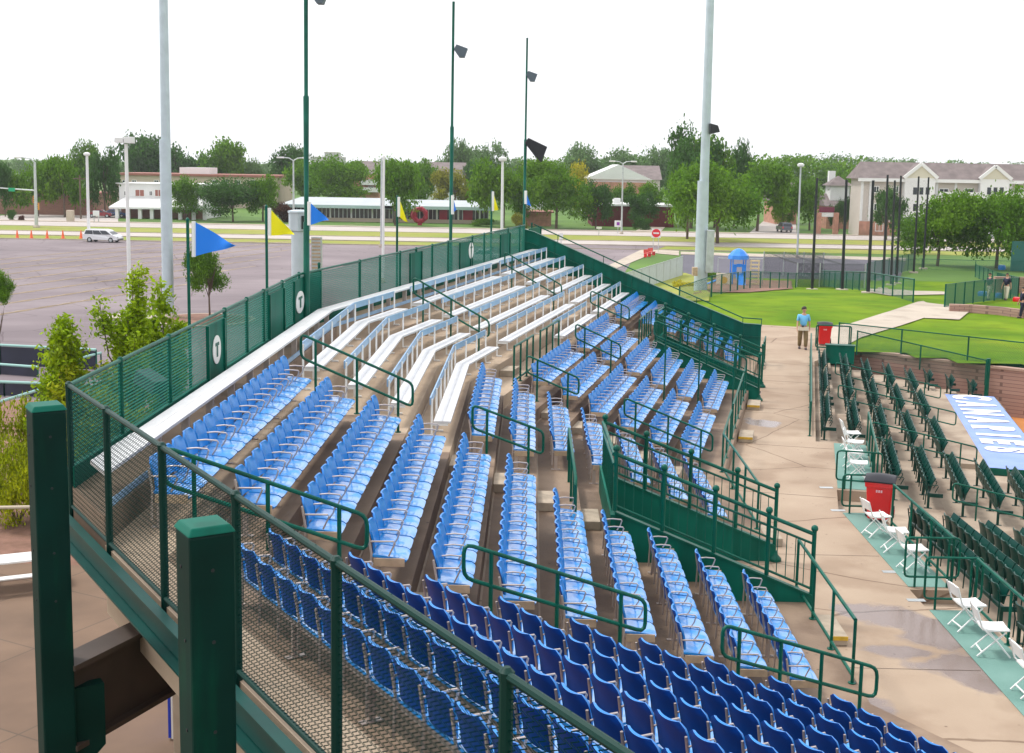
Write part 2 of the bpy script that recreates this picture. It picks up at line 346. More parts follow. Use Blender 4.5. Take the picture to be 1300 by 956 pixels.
for k in range(0, 12):
    z = fl(k); base = z - 0.75 if k < 11 else -0.3
    if k == 0:
        oa = FEN1 - 0.08; ob = FEN2 - 0.1
        ka = line_meet(1, oa, 2, ob); kb = kink(1, 2, 0)
        pa = on_fence_line(1, oa); pb = on_fence_line(1, tread_line(1, 0))
        strip(1, 0, 0, pa, pb, ka, kb, z, base)
        strip(2, 1, 0, ka, kb, W(2, ob, VEND), W(2, tread_line(2, 0), VEND), z, base)
        continue
    ia, ib = tread_line(1, k - 1), tread_line(1, k)
    k12a, k12b = kink(1, 2, k - 1), kink(1, 2, k)
    # near run
    if k == 1:
        p0b = kink(0, 1, 1); q = on_fence_line(1, ia)
        ter.prism([(q.x, q.y), *[(p.x, p.y) for p in (on_fence_line(0, 3.45) if False else q + (p0b - p0b),)][1:], (p0b.x, p0b.y), (k12b.x, k12b.y), (k12a.x, k12a.y)], base, z)
        e = C0 + fdir * 22; f0 = W(0, tread_line(0, 1), A0_NEAR)
        ter.prism([(q.x, q.y), (e.x, e.y), (f0.x, f0.y), (p0b.x, p0b.y)], base, z)
    else:
        k01a, k01b = kink(0, 1, k - 1), kink(0, 1, k)
        strip(0, 0, 0, W(0, tread_line(0, k - 1), A0_NEAR), W(0, tread_line(0, k), A0_NEAR), k01a, k01b, z, base)
        if k <= 5: strip(1, 0, 0, k01a, k01b, W(1, ia, 21.9), W(1, ib, 21.9), z, base); strip(1, 1 if k < 5 else 0, 0, W(1, ia, 21.9), W(1, ib, 21.9), k12a, k12b, z, base)
        elif k <= 7: strip(1, 0, 0, k01a, k01b, k12a, k12b, z, base)
        else:
            lim = VOM1[0] if k == 8 else None
            strip(1, 0, 0, k01a, k01b, W(1, ia, VOM1[1]), W(1, ib, VOM1[1]), z, base)
            if k == 8: strip(1, 0, 0, W(1, ia, VOM1[1]), W(1, VOM1[0], VOM1[1]), W(1, ia, VOM1[2]), W(1, VOM1[0], VOM1[2]), z, base)
            strip(1, 0, 0, W(1, ia, VOM1[2]), W(1, ib, VOM1[2]), k12a, k12b, z, base)
    ja, jb = tread_line(2, k - 1), tread_line(2, k)
    if k <= 7: strip(2, 1 if k <= 5 else 0, 0, k12a, k12b, W(2, ja, VEND), W(2, jb, VEND), z, base)
    else:
        strip(2, 0, 0, k12a, k12b, W(2, ja, VOM2[1]), W(2, jb, VOM2[1]), z, base)
        if k == 8: strip(2, 0, 0, W(2, ja, VOM2[1]), W(2, VOM2[0], VOM2[1]), W(2, ja, VOM2[2]), W(2, VOM2[0], VOM2[2]), z, base)
        strip(2, 0, 0, W(2, ja, VOM2[2]), W(2, jb, VOM2[2]), W(2, ja, VEND), W(2, jb, VEND), z, base)
terr = struct(ter, 'terrace', [M_conc, M_concu])
# pale nosing lines and metal drip strips at the foot of each riser
nos = MB()
for k in range(1, 11):
    for fr, v0, v1 in ((0, 0, None), (1, None, None), (2, None, VEND - .1)):
        a = W(0, FU(0, k) + .05, 0.5) if fr == 0 else (kinkF(0, 1, k, .05) if fr == 1 else kinkF(1, 2, k, .05))
        b = kinkF(0, 1, k, .05) if fr == 0 else (kinkF(1, 2, k, .05) if fr == 1 else W(2, FU(2, k) + .05, VEND - .1))
        if k >= 7 and fr == 1:
            parts = [(a, W(1, FU(1, k) + .05, VOM1[1] - .1)), (W(1, FU(1, k) + .05, VOM1[2] + .1), b)] if k >= 8 else [(a, b)]
        elif k >= 8 and fr == 2: parts = [(a, W(2, FU(2, k) + .05, VOM2[1] - .1)), (W(2, FU(2, k) + .05, VOM2[2] + .1), b)]
        else: parts = [(a, b)]
        for p, q in parts:
            p = p.copy(); q = q.copy(); p.z = q.z = fl(k + 1) + 0.012; nos.bar(p, q, 0.03, 0.02)
struct(nos, 'terrace_joint_strip', M_conc_l)
# half-step blocks in the aisles
AISLES = [(1, 22.0, range(1, 8), 'bench aisle'), (2, 31.55, range(1, 5), 'a'), (2, 41.6, range(1, 7), 'b'), (2, 35.85, range(5, 11), 'c'), (2, 41.85, range(5, 7), 'd'), (2, 45.4, range(6, 8), 'e'), (2, 29.6, range(6, 11), 'f'), (1, 22.0, range(5, 8), 'g')]
blk = MB(); seen = set()
for fr, v, ks, _ in AISLES:
    for k in ks:
        if (fr, round(v), k) in seen: continue
        seen.add((fr, round(v), k))
        u = FU(fr, k) + 0.034
        blk.fbox(fr, u, u + 0.34, v - 0.42, v + 0.42, fl(k + 1) + 0.002, fl(k + 1) + 0.16)
# aisle between near and left runs follows the kink
for k in range(1, 11):
    c = kinkF(0, 1, k, 0.2) + Vector((0.0, 0.9 if k < 5 else .55, 0)); u, v = UV(1, c)
    if k > 2: blk.fbox(1, FU(1, k) + 0.034, FU(1, k) + 0.374, v - 0.45, v + 0.45, fl(k + 1) + 0.002, fl(k + 1) + 0.16)
struct(blk, 'concrete_steps', M_block, bevel=0.012)
yb = MB()
for fr, u, v in ((1, 4.86, 20.2), (2, -1.64, 41.0), (2, -1.64, 36.0), (1, 4.86, 25.6)):
    yb.fbox(fr, u, u + 0.4, v - .5, v + .5, 0.006, 0.17)
struct(yb, 'concourse_step', M_block, bevel=0.012)

# ------------------------------------------------------------------ seats
PITCHS = 0.46
def pan_fn(s, t):
    y = (s - 0.5) * 0.425; x = -0.42 + 0.42 * t
    z = 0.415 + 0.015 * math.cos(t * math.pi * 1.1) - 0.012 * (1 - (2 * s - 1) ** 2) * math.sin(math.pi * t)
    if t > .85: z -= (t - .85) * 0.22
    e = max(0, abs(2 * s - 1) - .75) * 4
    return (x - 0.012 * e * e * (1 if t > .9 else 0), y, z)
def back_fn(s, t):
    w = 0.42 * (0.90 + 0.10 * min(1, t * 1.6))
    if t > .8: w *= 1 - 0.34 * ((t - .8) / .2) ** 2.4
    y = (s - 0.5) * w; z = 0.455 + 0.335 * t
    x = -0.385 - 0.075 * t - 0.035 * (1 - (2 * s - 1) ** 2) + .02 * math.sin(t * 3)
    return (x, y, z)
pan_me = {}; back_me = {}; arm_me = {}
def seat_meshes(key, mp, ma):
    b = MB(); b.shell(lambda s, t: pan_fn(1 - s, t), 6, 8, 0.028); pan_me[key] = b.mesh('seat_pan', mp, True)
    b = MB(); b.shell(back_fn, 8, 9, 0.024)
    me_ = b.mesh('backrest', [mp, M_blue_rear if key == 'blue' else mp], True); back_me[key] = me_
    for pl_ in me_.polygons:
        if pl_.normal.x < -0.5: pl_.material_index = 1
    b = MB(); y = PITCHS / 2
    b.tube([(-.445, y, .10), (-.43, y, .45), (-.47, y, .70)], .014, 6)
    b.tube([(-.44, y, .60), (-.30, y, .615), (-.16, y, .605), (-.145, y, .585), (-.17, y, .50), (-.22, y, .425)], .011, 6)
    arm_me[key] = b.mesh('armrest', ma, True)
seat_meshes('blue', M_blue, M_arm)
for p_ in (pan_me['blue'],): p_.materials.clear(); p_.materials.append(M_bluep)
seat_meshes('green', M_gseat, mat('dark_green_seat_frame', (0.004, 0.05, 0.04), 0.45, spec=.3))
b = MB(); b.shell(lambda s, t: (-.335 + .12 * t - .02 * math.sin(math.pi * t), (s - .5) * .41, .43 + .34 * t), 5, 6, .03); pan_me['green'] = b.mesh('folded_seat_pan', M_gseat, True)
NSEAT = 0
def seat_row(fr, ufront, z, v0, v1, key, label, group, arms=True, floor_drop=0.0):
    """one bank of joined seats: beam, end plates and every seat with its pan, back and arm"""
    global NSEAT
    n = max(1, int(round((v1 - v0) / PITCHS))); vc = (v0 + v1) / 2; L = n * PITCHS
    c = W(fr, ufront, vc, z)
    root = thing('seat_row', label, 'seat row', c, 0, group); root.rotation_euler = (0, 0, -ANG[fr]); ORG[root.name] = Vector((0, 0, 0))
    mb = MB(); mb.box(-.40, -.33, -L / 2, L / 2, .33, .39)
    nleg = max(2, n // 3 + 1)
    for i in range(nleg):
        y = -L / 2 + .05 + (L - .1) * i / (nleg - 1); mb.box(-.395, -.335, y - .02, y + .02, 0.006, .33); mb.box(-.46, -.27, y - .035, y + .035, 0.002, .012)
    mb.build('support_beam', M_arm if key == 'blue' else M_gseat, root)
    for s in (-1, 1):
        e = MB(); y = s * (L / 2 + .012); e.box(-.40, -.03, y - .012, y + .012, .30, .40); e.build('end_plate', M_tan if key == 'blue' else M_gseat, root, bevel=0.004)
    for i in range(n):
        y = -L / 2 + (i + .5) * PITCHS
        j = random.uniform(-.004, .004)
        p = inst(pan_me[key], 'seat', root, (j, y, random.uniform(-.003, .003)))
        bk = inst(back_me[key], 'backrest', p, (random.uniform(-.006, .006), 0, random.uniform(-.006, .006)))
        if arms: inst(arm_me[key], 'armrest', p)
        NSEAT += 1
    if arms:
        a = MB(); y = -L / 2
        a.tube([(-.445, y, .10), (-.43, y, .45), (-.47, y, .70)], .014, 6); a.tube([(-.44, y, .60), (-.16, y, .605), (-.145, y, .585), (-.22, y, .425)], .011, 6)
        a.build('armrest', M_arm if key == 'blue' else M_gseat, root, smooth=True)
    return root

G1 = 'blue seat rows of the long left block'
s1near = {1: 13.7, 2: 14.35, 3: 14.45, 4: 14.5, 5: 14.55, 6: 14.85, 7: 15.2, 8: 15.47, 9: 15.73, 10: 16.0, 11: 16.4}
for k in range(1, 12):
    far = 21.45 if k <= 6 else 20.3
    lab = ('topmost blue seat row, right below the white bench along the fence' if k == 1 else
           'lowest blue seat row of the left block, beside the concourse handrail' if k == 11 else
           f'{ORD[k]} row of blue seats below the fence in the long left block')
    seat_row(1, FU(1, k), fl(k), s1near[k], far, 'blue', lab, G1)
G0 = 'blue seat rows seen from behind inside the near fence'
nearlines = {1: None}
p_st = G(340, 670, fl(3) + .77); p_en = G(890, 833, fl(9) + .77)
sd = (p_en - p_st); sl = sd.y / sd.x
for k in range(2, 12):
    # start of row k: on the aisle edge line
    a = ANG[0]; ub = FU(0, k) - .44
    # solve point on line y = y0 + sl*(x-x0) with u0 = ub
    x0, y0 = p_st.x, p_st.y
    x = (ub + math.sin(a) * (y0 - sl * x0)) / (math.cos(a) - math.sin(a) * sl); y = y0 + sl * (x - x0)
    vst = UV(0, Vector((x, y, 0)))[1]
    if k == 2: vst = UV(0, G(288, 674, fl(2) + .77))[1]
    n = {2: 17, 3: 19, 4: 18, 5: 17, 6: 16, 7: 15, 8: 14, 9: 13, 10: 12, 11: 10}[k]
    lab = {2: 'dark backed seat row nearest the chain link fence, seen through its mesh', 11: 'lowest row of the near block, in the bottom right corner of the stand'}.get(k, f'{ORD[k - 1]} row of blue seat backs counted inward from the near chain link fence')
    seat_row(0, FU(0, k), fl(k), vst - n * PITCHS, vst, 'blue', lab, G0)
GN = 'blue seat rows between the bench kink and the near stair opening'
for k in range(5, 12):
    v0 = {5: 23.0, 6: 23.1}.get(k, 24.75); v1 = 29.35 - .1 * (k - 5)
    seat_row(1, FU(1, k), fl(k), v0, v1, 'blue', f'{ORD[k - 4]} blue seat row from the top in the middle block behind the near stair opening', GN)
GP = 'blue seat rows right of the raised landing'
for k in range(6, 12):
    seat_row(2, FU(2, k), fl(k), 30.2 + (.0 if k < 8 else -.1), 35.45, 'blue', f'{ORD[k - 5]} blue seat row from the top in the block below the landing handrail', GP)
GQ = 'blue seat rows left of the far stair opening'
for k in range(6, 12):
    seat_row(2, FU(2, k), fl(k), 36.35, 41.5 if k > 6 else 42.5, 'blue', f'{ORD[k - 5]} blue seat row from the top in the block next before the far stair opening', GQ)
GR = 'blue seat rows against the green end wall'
for k in range(6, 12):
    v0 = {6: 44.2, 7: 45.5}.get(k, 45.9)
    seat_row(2, FU(2, k), fl(k), v0, 50.1, 'blue', (f'{ORD[k - 5]} blue seat row under the benches, ending at the green end wall' if k < 8 else f'{ORD[k - 7]} row of blue seats glimpsed between far stair opening and green end wall'), GR)

# ------------------------------------------------------------------ aluminium benches
def bench(k, runs, label, back=True, group='white aluminium benches'):
    """runs: list of (fr, v) stations along the row; z at tread k"""
    u0 = lambda fr, off: FU(fr, k) + off
    def pl(off, z):
        pts = []
        for i, (fr, v) in enumerate(runs):
            if v == 'kink': pts.append(line_meet(1, FU(1, k) + off, 2, FU(2, k) + off))
            else: pts.append(W(fr, FU(fr, k) + off, v))
            pts[-1] = Vector((pts[-1].x, pts[-1].y, z))
        return pts
    z = fl(k)
    mid = pl(-.15, z); root = thing('bench', label, 'bench', mid[0], 0, group)
    def plate(name, o0, o1, z0, z1, m, n=1):
        mb = MB(); w = (o1 - o0) / n
        for i in range(n):
            a = pl(o0 + w * i + (.004 if i else 0), 0); b = pl(o0 + w * (i + 1), 0)
            for j in range(len(a) - 1): mb.prism([(a[j].x, a[j].y), (b[j].x, b[j].y), (b[j + 1].x, b[j + 1].y), (a[j + 1].x, a[j + 1].y)], z0, z1)
        return mb.build(name, m, root)
    plate('seat_plank', -.31, 0.0, z + .395, z + .435, M_alu, 2)
    if back: plate('backrest', -.385, -.36, z + .73, z + .87, M_alub)
    # posts every ~1.15 m along the run
    a, b = pl(-.345, z), pl(-.05, z)
    for j in range(len(a) - 1):
        Ls = (a[j + 1] - a[j]).length; n = max(1, int(round(Ls / 1.15)))
        for i in range(n + (1 if j == len(a) - 2 else 0)):
            t = (i + .12 / n if i == 0 else i) / n; t = min(t, 1 - .02)
            p = a[j].lerp(a[j + 1], t); q = b[j].lerp(b[j + 1], t); mb = MB()
            mb.tube([p + Vector((0, 0, .005)), p + Vector((0, 0, .84 if back else .39))], .02, 6)
            mb.bar(p + Vector((0, 0, .372)), q + Vector((0, 0, .372)), .045, .04)
            mb.bar(p + Vector((0, 0, .02)), (p.lerp(q, .45)) + Vector((0, 0, .02)), .05, .03)
            mb.build('post', M_white, root)
    return root
for k in range(1, 5):
    bench(k, [(1, 22.5), (1, 'kink'), (2, {1: 30.6}.get(k, 31.2))], f'{ORD[k]} bent white bench below the fence, turning at the kink of the stand')
    bench(k, [(2, {1: 31.95}.get(k, 32.35)), (2, {1: 40.8, 2: 41.1, 3: 41.45, 4: 41.95}[k])], f'{ORD[k]} straight white bench from the top in the middle bench block')
    bench(k, [(2, {1: 41.9, 2: 42.45, 3: 42.65, 4: 42.7}[k]), (2, 49.9)], f'{ORD[k]} white bench from the top in the block touching the green end wall')
bench(5, [(2, 36.25), (2, 42.0)], 'short white bench right of the landing handrail, above the middle blue seats')
bench(5, [(2, 42.85), (2, 49.9)], 'lowest white bench at the green end wall, directly above blue seats')
# long backless bench along the fence
def long_bench():
    z = fl(0); root = thing('fence_bench', 'long continuous white bench running along the foot of the rear fence', 'bench', W(1, -4.7, 22, z))
    def poly(off1, off2, z0, z1, name, m):
        mb = MB(); ln = lambda o1, o2: [on_fence_line(1, o1) + Vector((0, .12, 0)), line_meet(1, o1, 2, o2), W(2, o2, 50.2)]
        a = ln(-4.54 + off1, -10.55 + off1); b = ln(-4.54 + off2, -10.55 + off2)
        for j in range(2): mb.prism([(a[j].x, a[j].y), (b[j].x, b[j].y), (b[j + 1].x, b[j + 1].y), (a[j + 1].x, a[j + 1].y)], z0, z1)
        mb.build(name, m, root)
    poly(-.36, -.185, z + .39, z + .43, 'seat_plank', M_alu); poly(-.18, .0, z + .39, z + .43, 'seat_plank', M_alu)
    poly(-.015, 0.01, z + .02, z + .10, 'toe_strip', M_alub)
    for fr, vs in ((1, [15.3 + 1.3 * i for i in range(11)]), (2, [28.6 + 1.35 * i for i in range(16)])):
        for v in vs:
            u = (-4.54 if fr == 1 else -10.55); mb = MB(); mb.fbox(fr, u - .13, u - .03, v - .03, v + .03, z + .005, z + .385); mb.fbox(fr, u - .34, u - .02, v - .025, v + .025, z + .35, z + .389); mb.build('bracket', M_arm, root)
long_bench()
# ------------------------------------------------------------------ handrails
def aisle_rail(fr, v, p0, p1, nposts, label, low=.42, r=.024):
    (u0, z0), (u1, z1) = ONV(fr, *p0, v), ONV(fr, *p1, v)
    root = thing('handrail', label, 'handrail', W(fr, u0, v, z0 - .95), 0, 'green aisle handrails')
    mb = MB(); ex = (W(fr, u1, v, z1) - W(fr, u0, v, z0)); Ln = ex.length; ex = ex / Ln; ez = Vector((0, 0, 1)); rc = .1
    A = W(fr, u0, v, z0); pts = []
    c = [(0, 0), (Ln, 0), (Ln, -low), (0, -low)]
    for i, (x, y) in enumerate(c):
        px_, py_ = c[i - 1]; nx_, ny_ = c[(i + 1) % 4]
        a = Vector((px_ - x, py_ - y)).normalized() * rc; b = Vector((nx_ - x, ny_ - y)).normalized() * rc
        for t in (0, .33, .66, 1):
            q = Vector((x, y)) + a * (1 - t) ** 2 + b * t ** 2; pts.append(A + ex * q.x + ez * q.y)
    mb.tube(pts, r, 8, closed=True); mb.build('rail_loop', M_green, root, smooth=True)
    for i in range(nposts):
        t = (i + .35) / (nposts - .3); P_ = A + ex * (Ln * t); u, _ = UV(fr, P_)
        k = 1
        while k < 11 and u > tread_line(fr, k): k += 1
        zb = fl(k) if u < EDGE[fr] else 0.0
        mb = MB(); mb.tube([Vector((P_.x, P_.y, zb + .003)), Vector((P_.x, P_.y, P_.z - .01))], r, 8); mb.lathe((P_.x, P_.y, zb + .003), [(.055, 0), (.055, .012)], 10)
        mb.build('post', M_green, root, smooth=True)
    return root
aisle_rail(1, 22.0, (382, 424), (524, 487), 3, 'green handrail in the aisle between long left blue block and bent benches')
aisle_rail(1, 22.25, (600, 514), (690, 548), 2, 'green handrail above the second blue row left of the near stair opening')
aisle_rail(2, 31.6, (525, 352), (621, 408), 3, 'green handrail crossing the upper benches nearest the rear fence bend')
aisle_rail(2, 41.6, (641, 320), (713, 362), 3, 'small green handrail high in the benches near the fence corner')
aisle_rail(2, 42.4, (750, 369), (799, 391), 2, 'green handrail between lowest end bench and first blue seats')
aisle_rail(2, 36.0, (731, 411), (788, 438), 2, 'green handrail at the top right of the block below the landing')
aisle_rail(2, 29.7, (669, 451), (735, 480), 2, 'green handrail at the left ends of the block below the landing')
aisle_rail(2, 29.7, (793, 505), (905, 552), 3, 'green handrail behind the near stair opening, beside its blue rows')
aisle_rail(2, 36.0, (831, 407), (948, 455), 3, 'long green handrail just before the far stair opening')
# rails of the aisle between left and near runs (they follow the aisle edge)
def slant_rail(pts_px, zs, label, nposts, low=.42, r=.026):
    A = G(*pts_px[0], zs[0]); B = G(*pts_px[1], zs[1])
    root = thing('handrail', label, 'handrail', Vector((A.x, A.y, zs[0] - .95)), 0, 'green aisle handrails')
    ex = B - A; Ln = ex.length; ex /= Ln; ez = Vector((0, 0, 1)); pts = []; rc = .12; c = [(0, 0), (Ln, 0), (Ln, -low), (0, -low)]
    for i, (x, y) in enumerate(c):
        a = (Vector(c[i - 1]) - Vector((x, y))).normalized() * rc; b = (Vector(c[(i + 1) % 4]) - Vector((x, y))).normalized() * rc
        for t in (0, .33, .66, 1):
            q = Vector((x, y)) + a * (1 - t) ** 2 + b * t ** 2; pts.append(A + ex * q.x + ez * q.y)
    mb = MB(); mb.tube(pts, r, 8, closed=True); mb.build('rail_loop', M_green, root, smooth=True)
    for i in range(nposts):
        t = (i + .4) / (nposts - .2); P_ = A + ex * (Ln * t); u, v = UV(1, P_); k = 1
        k01 = kink(0, 1, 5)
        while k < 11 and u > tread_line(1, k): k += 1
        zb = fl(k) if u < EDGE[1] else 0
        mb = MB(); mb.tube([Vector((P_.x, P_.y, zb)), Vector((P_.x, P_.y, P_.z - .01))], r, 8); mb.build('post', M_green, root, smooth=True)
slant_rail([(207, 567), (466, 655)], [fl(1) + .95, fl(4) + .98], 'green handrail at the near ends of the top left blue rows', 3)
slant_rail([(589, 690), (820, 762)], [fl(5) + .93, fl(8) + .93], 'green handrail crossing the middle rows in the near aisle', 3)
slant_rail([(918, 793), (1114, 848)], [fl(9) + .9, fl(11) + .75], 'lowest green handrail of the near aisle, reaching over the concourse', 4)
aisle_straight = ONV(1, 708, 560, 24.6)
# handrail seen edge-on beside the near stair opening
def edge_rail():
    root = thing('handrail', 'green handrail seen end on at the upper left corner of the near stair opening', 'handrail', W(1, .96, 22, fl(7)), 0, 'green aisle handrails')
    mb = MB(); v0, v1 = 20.2, 24.3; u = .80
    mb.tube([W(1, u, v0, fl(7) + .3), W(1, u, v0, fl(7) + .85), W(1, u, v0 + .1, fl(7) + .95), W(1, u, v1 - .1, fl(7) + .95), W(1, u, v1, fl(7) + .85), W(1, u, v1, fl(7) + .3)], .028, 8); mb.build('rail_loop', M_green, root, smooth=True)
    for v in (20.9, 22.3, 23.7):
        p = MB(); p.tube([W(1, u, v, fl(7) + .003), W(1, u, v, fl(7) + .93)], .024, 8); p.build('post', M_green, root, smooth=True)
edge_rail()
def guard(pts, h, label, spacing=1.2, name='guard_rail', mid=True, rail_r=.028, z_low=.12, cat='railing', group=None, m=None):
    """straight-run pipe railing standing on the points"""
    m = m or M_green
    root = thing(name, label, cat, pts[0], 0, group); mb = MB()
    mb.tube([p + Vector((0, 0, h)) for p in pts], rail_r, 8); mb.build('top_rail', m, root, smooth=True)
    mb = MB(); mb.tube([p + Vector((0, 0, z_low)) for p in pts], rail_r * .9, 8); mb.build('bottom_rail', m, root, smooth=True)
    if mid and h > 1: mb = MB(); mb.tube([p + Vector((0, 0, h * .55)) for p in pts], rail_r * .8, 8); mb.build('middle_rail', m, root, smooth=True)
    for a, b in zip(pts[:-1], pts[1:]):
        n = max(1, round((b - a).length / spacing))
        for i in range(n + (1 if b is pts[-1] else 0)):
            p = a.lerp(b, i / n); mb = MB(); mb.tube([p + Vector((0, 0, .002)), p + Vector((0, 0, h - .01))], rail_r * .9, 8); mb.lathe(p + Vector((0, 0, .002)), [(.06, 0), (.06, .012)], 10); mb.build('post', m, root, smooth=True)
    return root
guard([W(1, 4.74, v, .34) for v in (21.3, 17.4)], .95, 'green pipe railing on the kerb between lowest left blue row and wet concourse', 1.3, mid=False)
guard([W(1, 4.74, 25.2, .34), Vector((*line_meet(1, 4.74, 2, -1.76).xy, .34)), W(2, -1.76, 33.5, .34)], .95, 'green pipe railing on the concourse kerb just past the near stair opening', 1.4, mid=False)
guard([W(2, -1.76, 34.3, .34), W(2, -1.76, 41.7, .34)], .95, 'green pipe railing on the concourse kerb before the far stair opening', 1.5, mid=False)
kk = line_meet(1, FU(1, 5) - .06, 2, FU(2, 5) - .06)
guard([W(2, FU(2, 5) - .06, 29.9, fl(5)), W(2, FU(2, 5) - .06, 32.1, fl(5))], .98, 'left piece of green railing on the raised landing under the benches', .75, mid=False)
guard([W(2, FU(2, 5) - .06, 33.0, fl(5)), W(2, FU(2, 5) - .06, 35.6, fl(5))], .98, 'right piece of green railing on the raised landing under the benches', .75, mid=False)
guard([W(2, FU(2, 7) - .06, 42.0, fl(7)), W(2, FU(2, 7) - .06, 43.4, fl(7))], .95, 'left short railing above the far stair opening', .7, mid=False)
guard([W(2, FU(2, 7) - .06, 44.0, fl(7)), W(2, FU(2, 7) - .06, 45.3, fl(7))], .95, 'right short railing above the far stair opening', .65, mid=False)

# ------------------------------------------------------------------ the two walled stair openings
def opening(fr, u_top, u_bot, vn, vf, zr, label, tagw):
    """zr(u): ledge height; parapets on three sides with picket railing"""
    root = thing('stair_opening', label, 'stair enclosure', W(fr, u_top, vn, 0), 0, 'green walled openings in the blue seating')
    ledge = lambda u: 1.83 - .41 * (u - u_top)
    th = .09
    for v, nm in ((vn, 'near_wall'), (vf, 'far_wall')):
        s = 1 if v == vf else -1; v = v - .09 if s > 0 else v + .09
        mb = MB(); a, b = W(fr, u_top, v, 0), W(fr, u_bot, v, 0); c, d = W(fr, u_bot, v + s * .086, 0), W(fr, u_top, v + s * .086, 0)
        poly = [(a.x, a.y), (b.x, b.y), (c.x, c.y), (d.x, d.y)]
        if s < 0: poly = [(d.x, d.y), (c.x, c.y), (b.x, b.y), (a.x, a.y)]; zt = [ledge(u_top), ledge(u_bot), ledge(u_bot), ledge(u_top)]
        else: zt = [ledge(u_top), ledge(u_bot), ledge(u_bot), ledge(u_top)]
        off = 0 if s < 0 else -.14; v0_ = v
        mb.prism(poly, 0.005, [t + off for t in zt]); w = mb.build('parapet', M_green2, root)
        cap = MB(); p, q = W(fr, u_top, v + s * th / 2, ledge(u_top) + off + .02), W(fr, u_bot, v + s * th / 2, ledge(u_bot) + off + .02); cap.bar(p, q, .14, .035); cap.build('cap', M_green, w)
    mb = MB(); mb.fbox(fr, u_top - .08, u_top, vn - .085, vf + .085, 0.006, ledge(u_top)); mb.build('end_wall', M_green2, root)
    # picket railings
    def picket(v, top0, top1, base_off):
        A, B = W(fr, u_top, v, top0), W(fr, u_bot, v, top1); bl = lambda t: ledge(u_top + (u_bot - u_top) * t) + base_off
        rr = MB(); rr.tube([A, B], .034, 8); rr.build('top_rail', M_green, root, smooth=True)
        rr = MB(); rr.tube([A - Vector((0, 0, .17)), B - Vector((0, 0, .17))], .022, 8); rr.build('sub_rail', M_green, root, smooth=True)
        a0, b0 = A.copy(), B.copy(); a0.z = bl(0) + .1; b0.z = bl(1) + .1
        rr = MB(); rr.tube([a0, b0], .022, 8); rr.build('bottom_rail', M_green, root, smooth=True)
        rr = MB(); n = int((u_bot - u_top) / .15)
        for i in range(1, n):
            t = i / n; p = A.lerp(B, t); rr.tube([Vector((p.x, p.y, bl(t) + .1)), p - Vector((0, 0, .17))], .0085, 5, cap=False)
        rr.build('pickets', M_green, root)
        for t in (0.0, .24, .5, .77, 1.0):
            p = A.lerp(B, t); rr = MB(); rr.tube([Vector((p.x, p.y, bl(t) + .01 if t < 1 else 0.01)), p + Vector((0, 0, .06))], .038, 10)
            po = rr.build('post', M_green, root, smooth=True); bb = MB()
            bb.lathe(p + Vector((0, 0, .05)), [(.03, 0), (.055, .02), (.062, .05), (.05, .09), (.02, .11)], 12); bb.build('ball_cap', M_green, po, smooth=True)
    picket(vn + .045, zr[0], zr[1], .03); picket(vf - .045, zr[2], zr[3], -.11)
    # railing across the top end
    A, B = W(fr, u_top - .04, vn + .045, zr[0]), W(fr, u_top - .04, vf - .045, zr[2])
    rr = MB(); rr.tube([A, B], .034, 8); rr.tube([A - Vector((0, 0, .17)), B - Vector((0, 0, .17))], .022, 8)
    for i in range(1, 22):
        p = A.lerp(B, i / 22); rr.tube([Vector((p.x, p.y, ledge(u_top))), p - Vector((0, 0, .17))], .0085, 5, cap=False)
    rr.build('end_railing', M_green, root, smooth=True)
    # foot shoe of the front posts
    for v in (vn + .045, vf - .045):
        p = W(fr, u_bot + .02, v, 0.01); rr = MB(); rr.lathe(p, [(.13, 0), (.13, .05), (.06, .12), (.045, .2)], 12); rr.build('foot', M_green, root, smooth=True)
opening(1, 1.50, 4.90, 20.8, 24.2, (2.85, 1.53, 2.72, 1.42), 'green walled stair opening with ball topped railings, nearer one', 'near')
opening(2, -4.85, -1.35, 42.2, 45.0, (2.78, 1.47, 2.72, 1.40), 'green walled stair opening with ball topped railings, far one by the end wall', 'far')
# ================================================================== REAR FENCE OF THE STAND
def chain(mb_list, p0, p1, z0, z1, pitch=.046, r=.0026):
    """woven wires between two ground points; z0/z1 = (start, end) heights of bottom and top"""
    V, Fc = mb_list; d = (p1 - p0); d.z = 0; L = d.length; d = d / L; n = Vector((-d.y, d.x, 0)); nw = int(L / pitch)
    for i in range(nw):
        s = i * pitch; t = s / L; zb = z0[0] + (z0[1] - z0[0]) * t; zt = z1[0] + (z1[1] - z1[0]) * t
        m = int((zt - zb) / (pitch * .5)); i0 = len(V)
        for j in range(m + 1):
            off = pitch * (.5 + .54 * (1 if (j & 1) else -1)); dep = .004 * (1 if (j & 1) else -1) * 1.0
            c = p0 + d * (s + off); x, y, z = c.x + n.x * dep, c.y + n.y * dep, zb + j * pitch * .5
            V.append((x + n.x * r, y + n.y * r, z)); V.append((x - n.x * r * .6 + d.x * r, y - n.y * r * .6 + d.y * r, z - r)); V.append((x - n.x * r * .6 - d.x * r, y - n.y * r * .6 - d.y * r, z + r))
        for j in range(m):
            a = i0 + 3 * j; b = a + 3
            Fc.append((a, a + 1, b + 1, b)); Fc.append((a + 1, a + 2, b + 2, b + 1)); Fc.append((a + 2, a, b, b + 2))
def chain_obj(name, parent, runs, m, **k):
    VF = ([], [])
    for r_ in runs: chain(VF, *r_, **k)
    me = bpy.data.meshes.new(name); o0 = ORG[parent.name]
    me.from_pydata([(x - o0.x, y - o0.y, z - o0.z) for x, y, z in VF[0]], [], VF[1]); me.materials.append(m)
    o = bpy.data.objects.new(name, me); COL.objects.link(o); o.parent = parent; ORG[o.name] = o0; return o
FB = fl(0) + .10
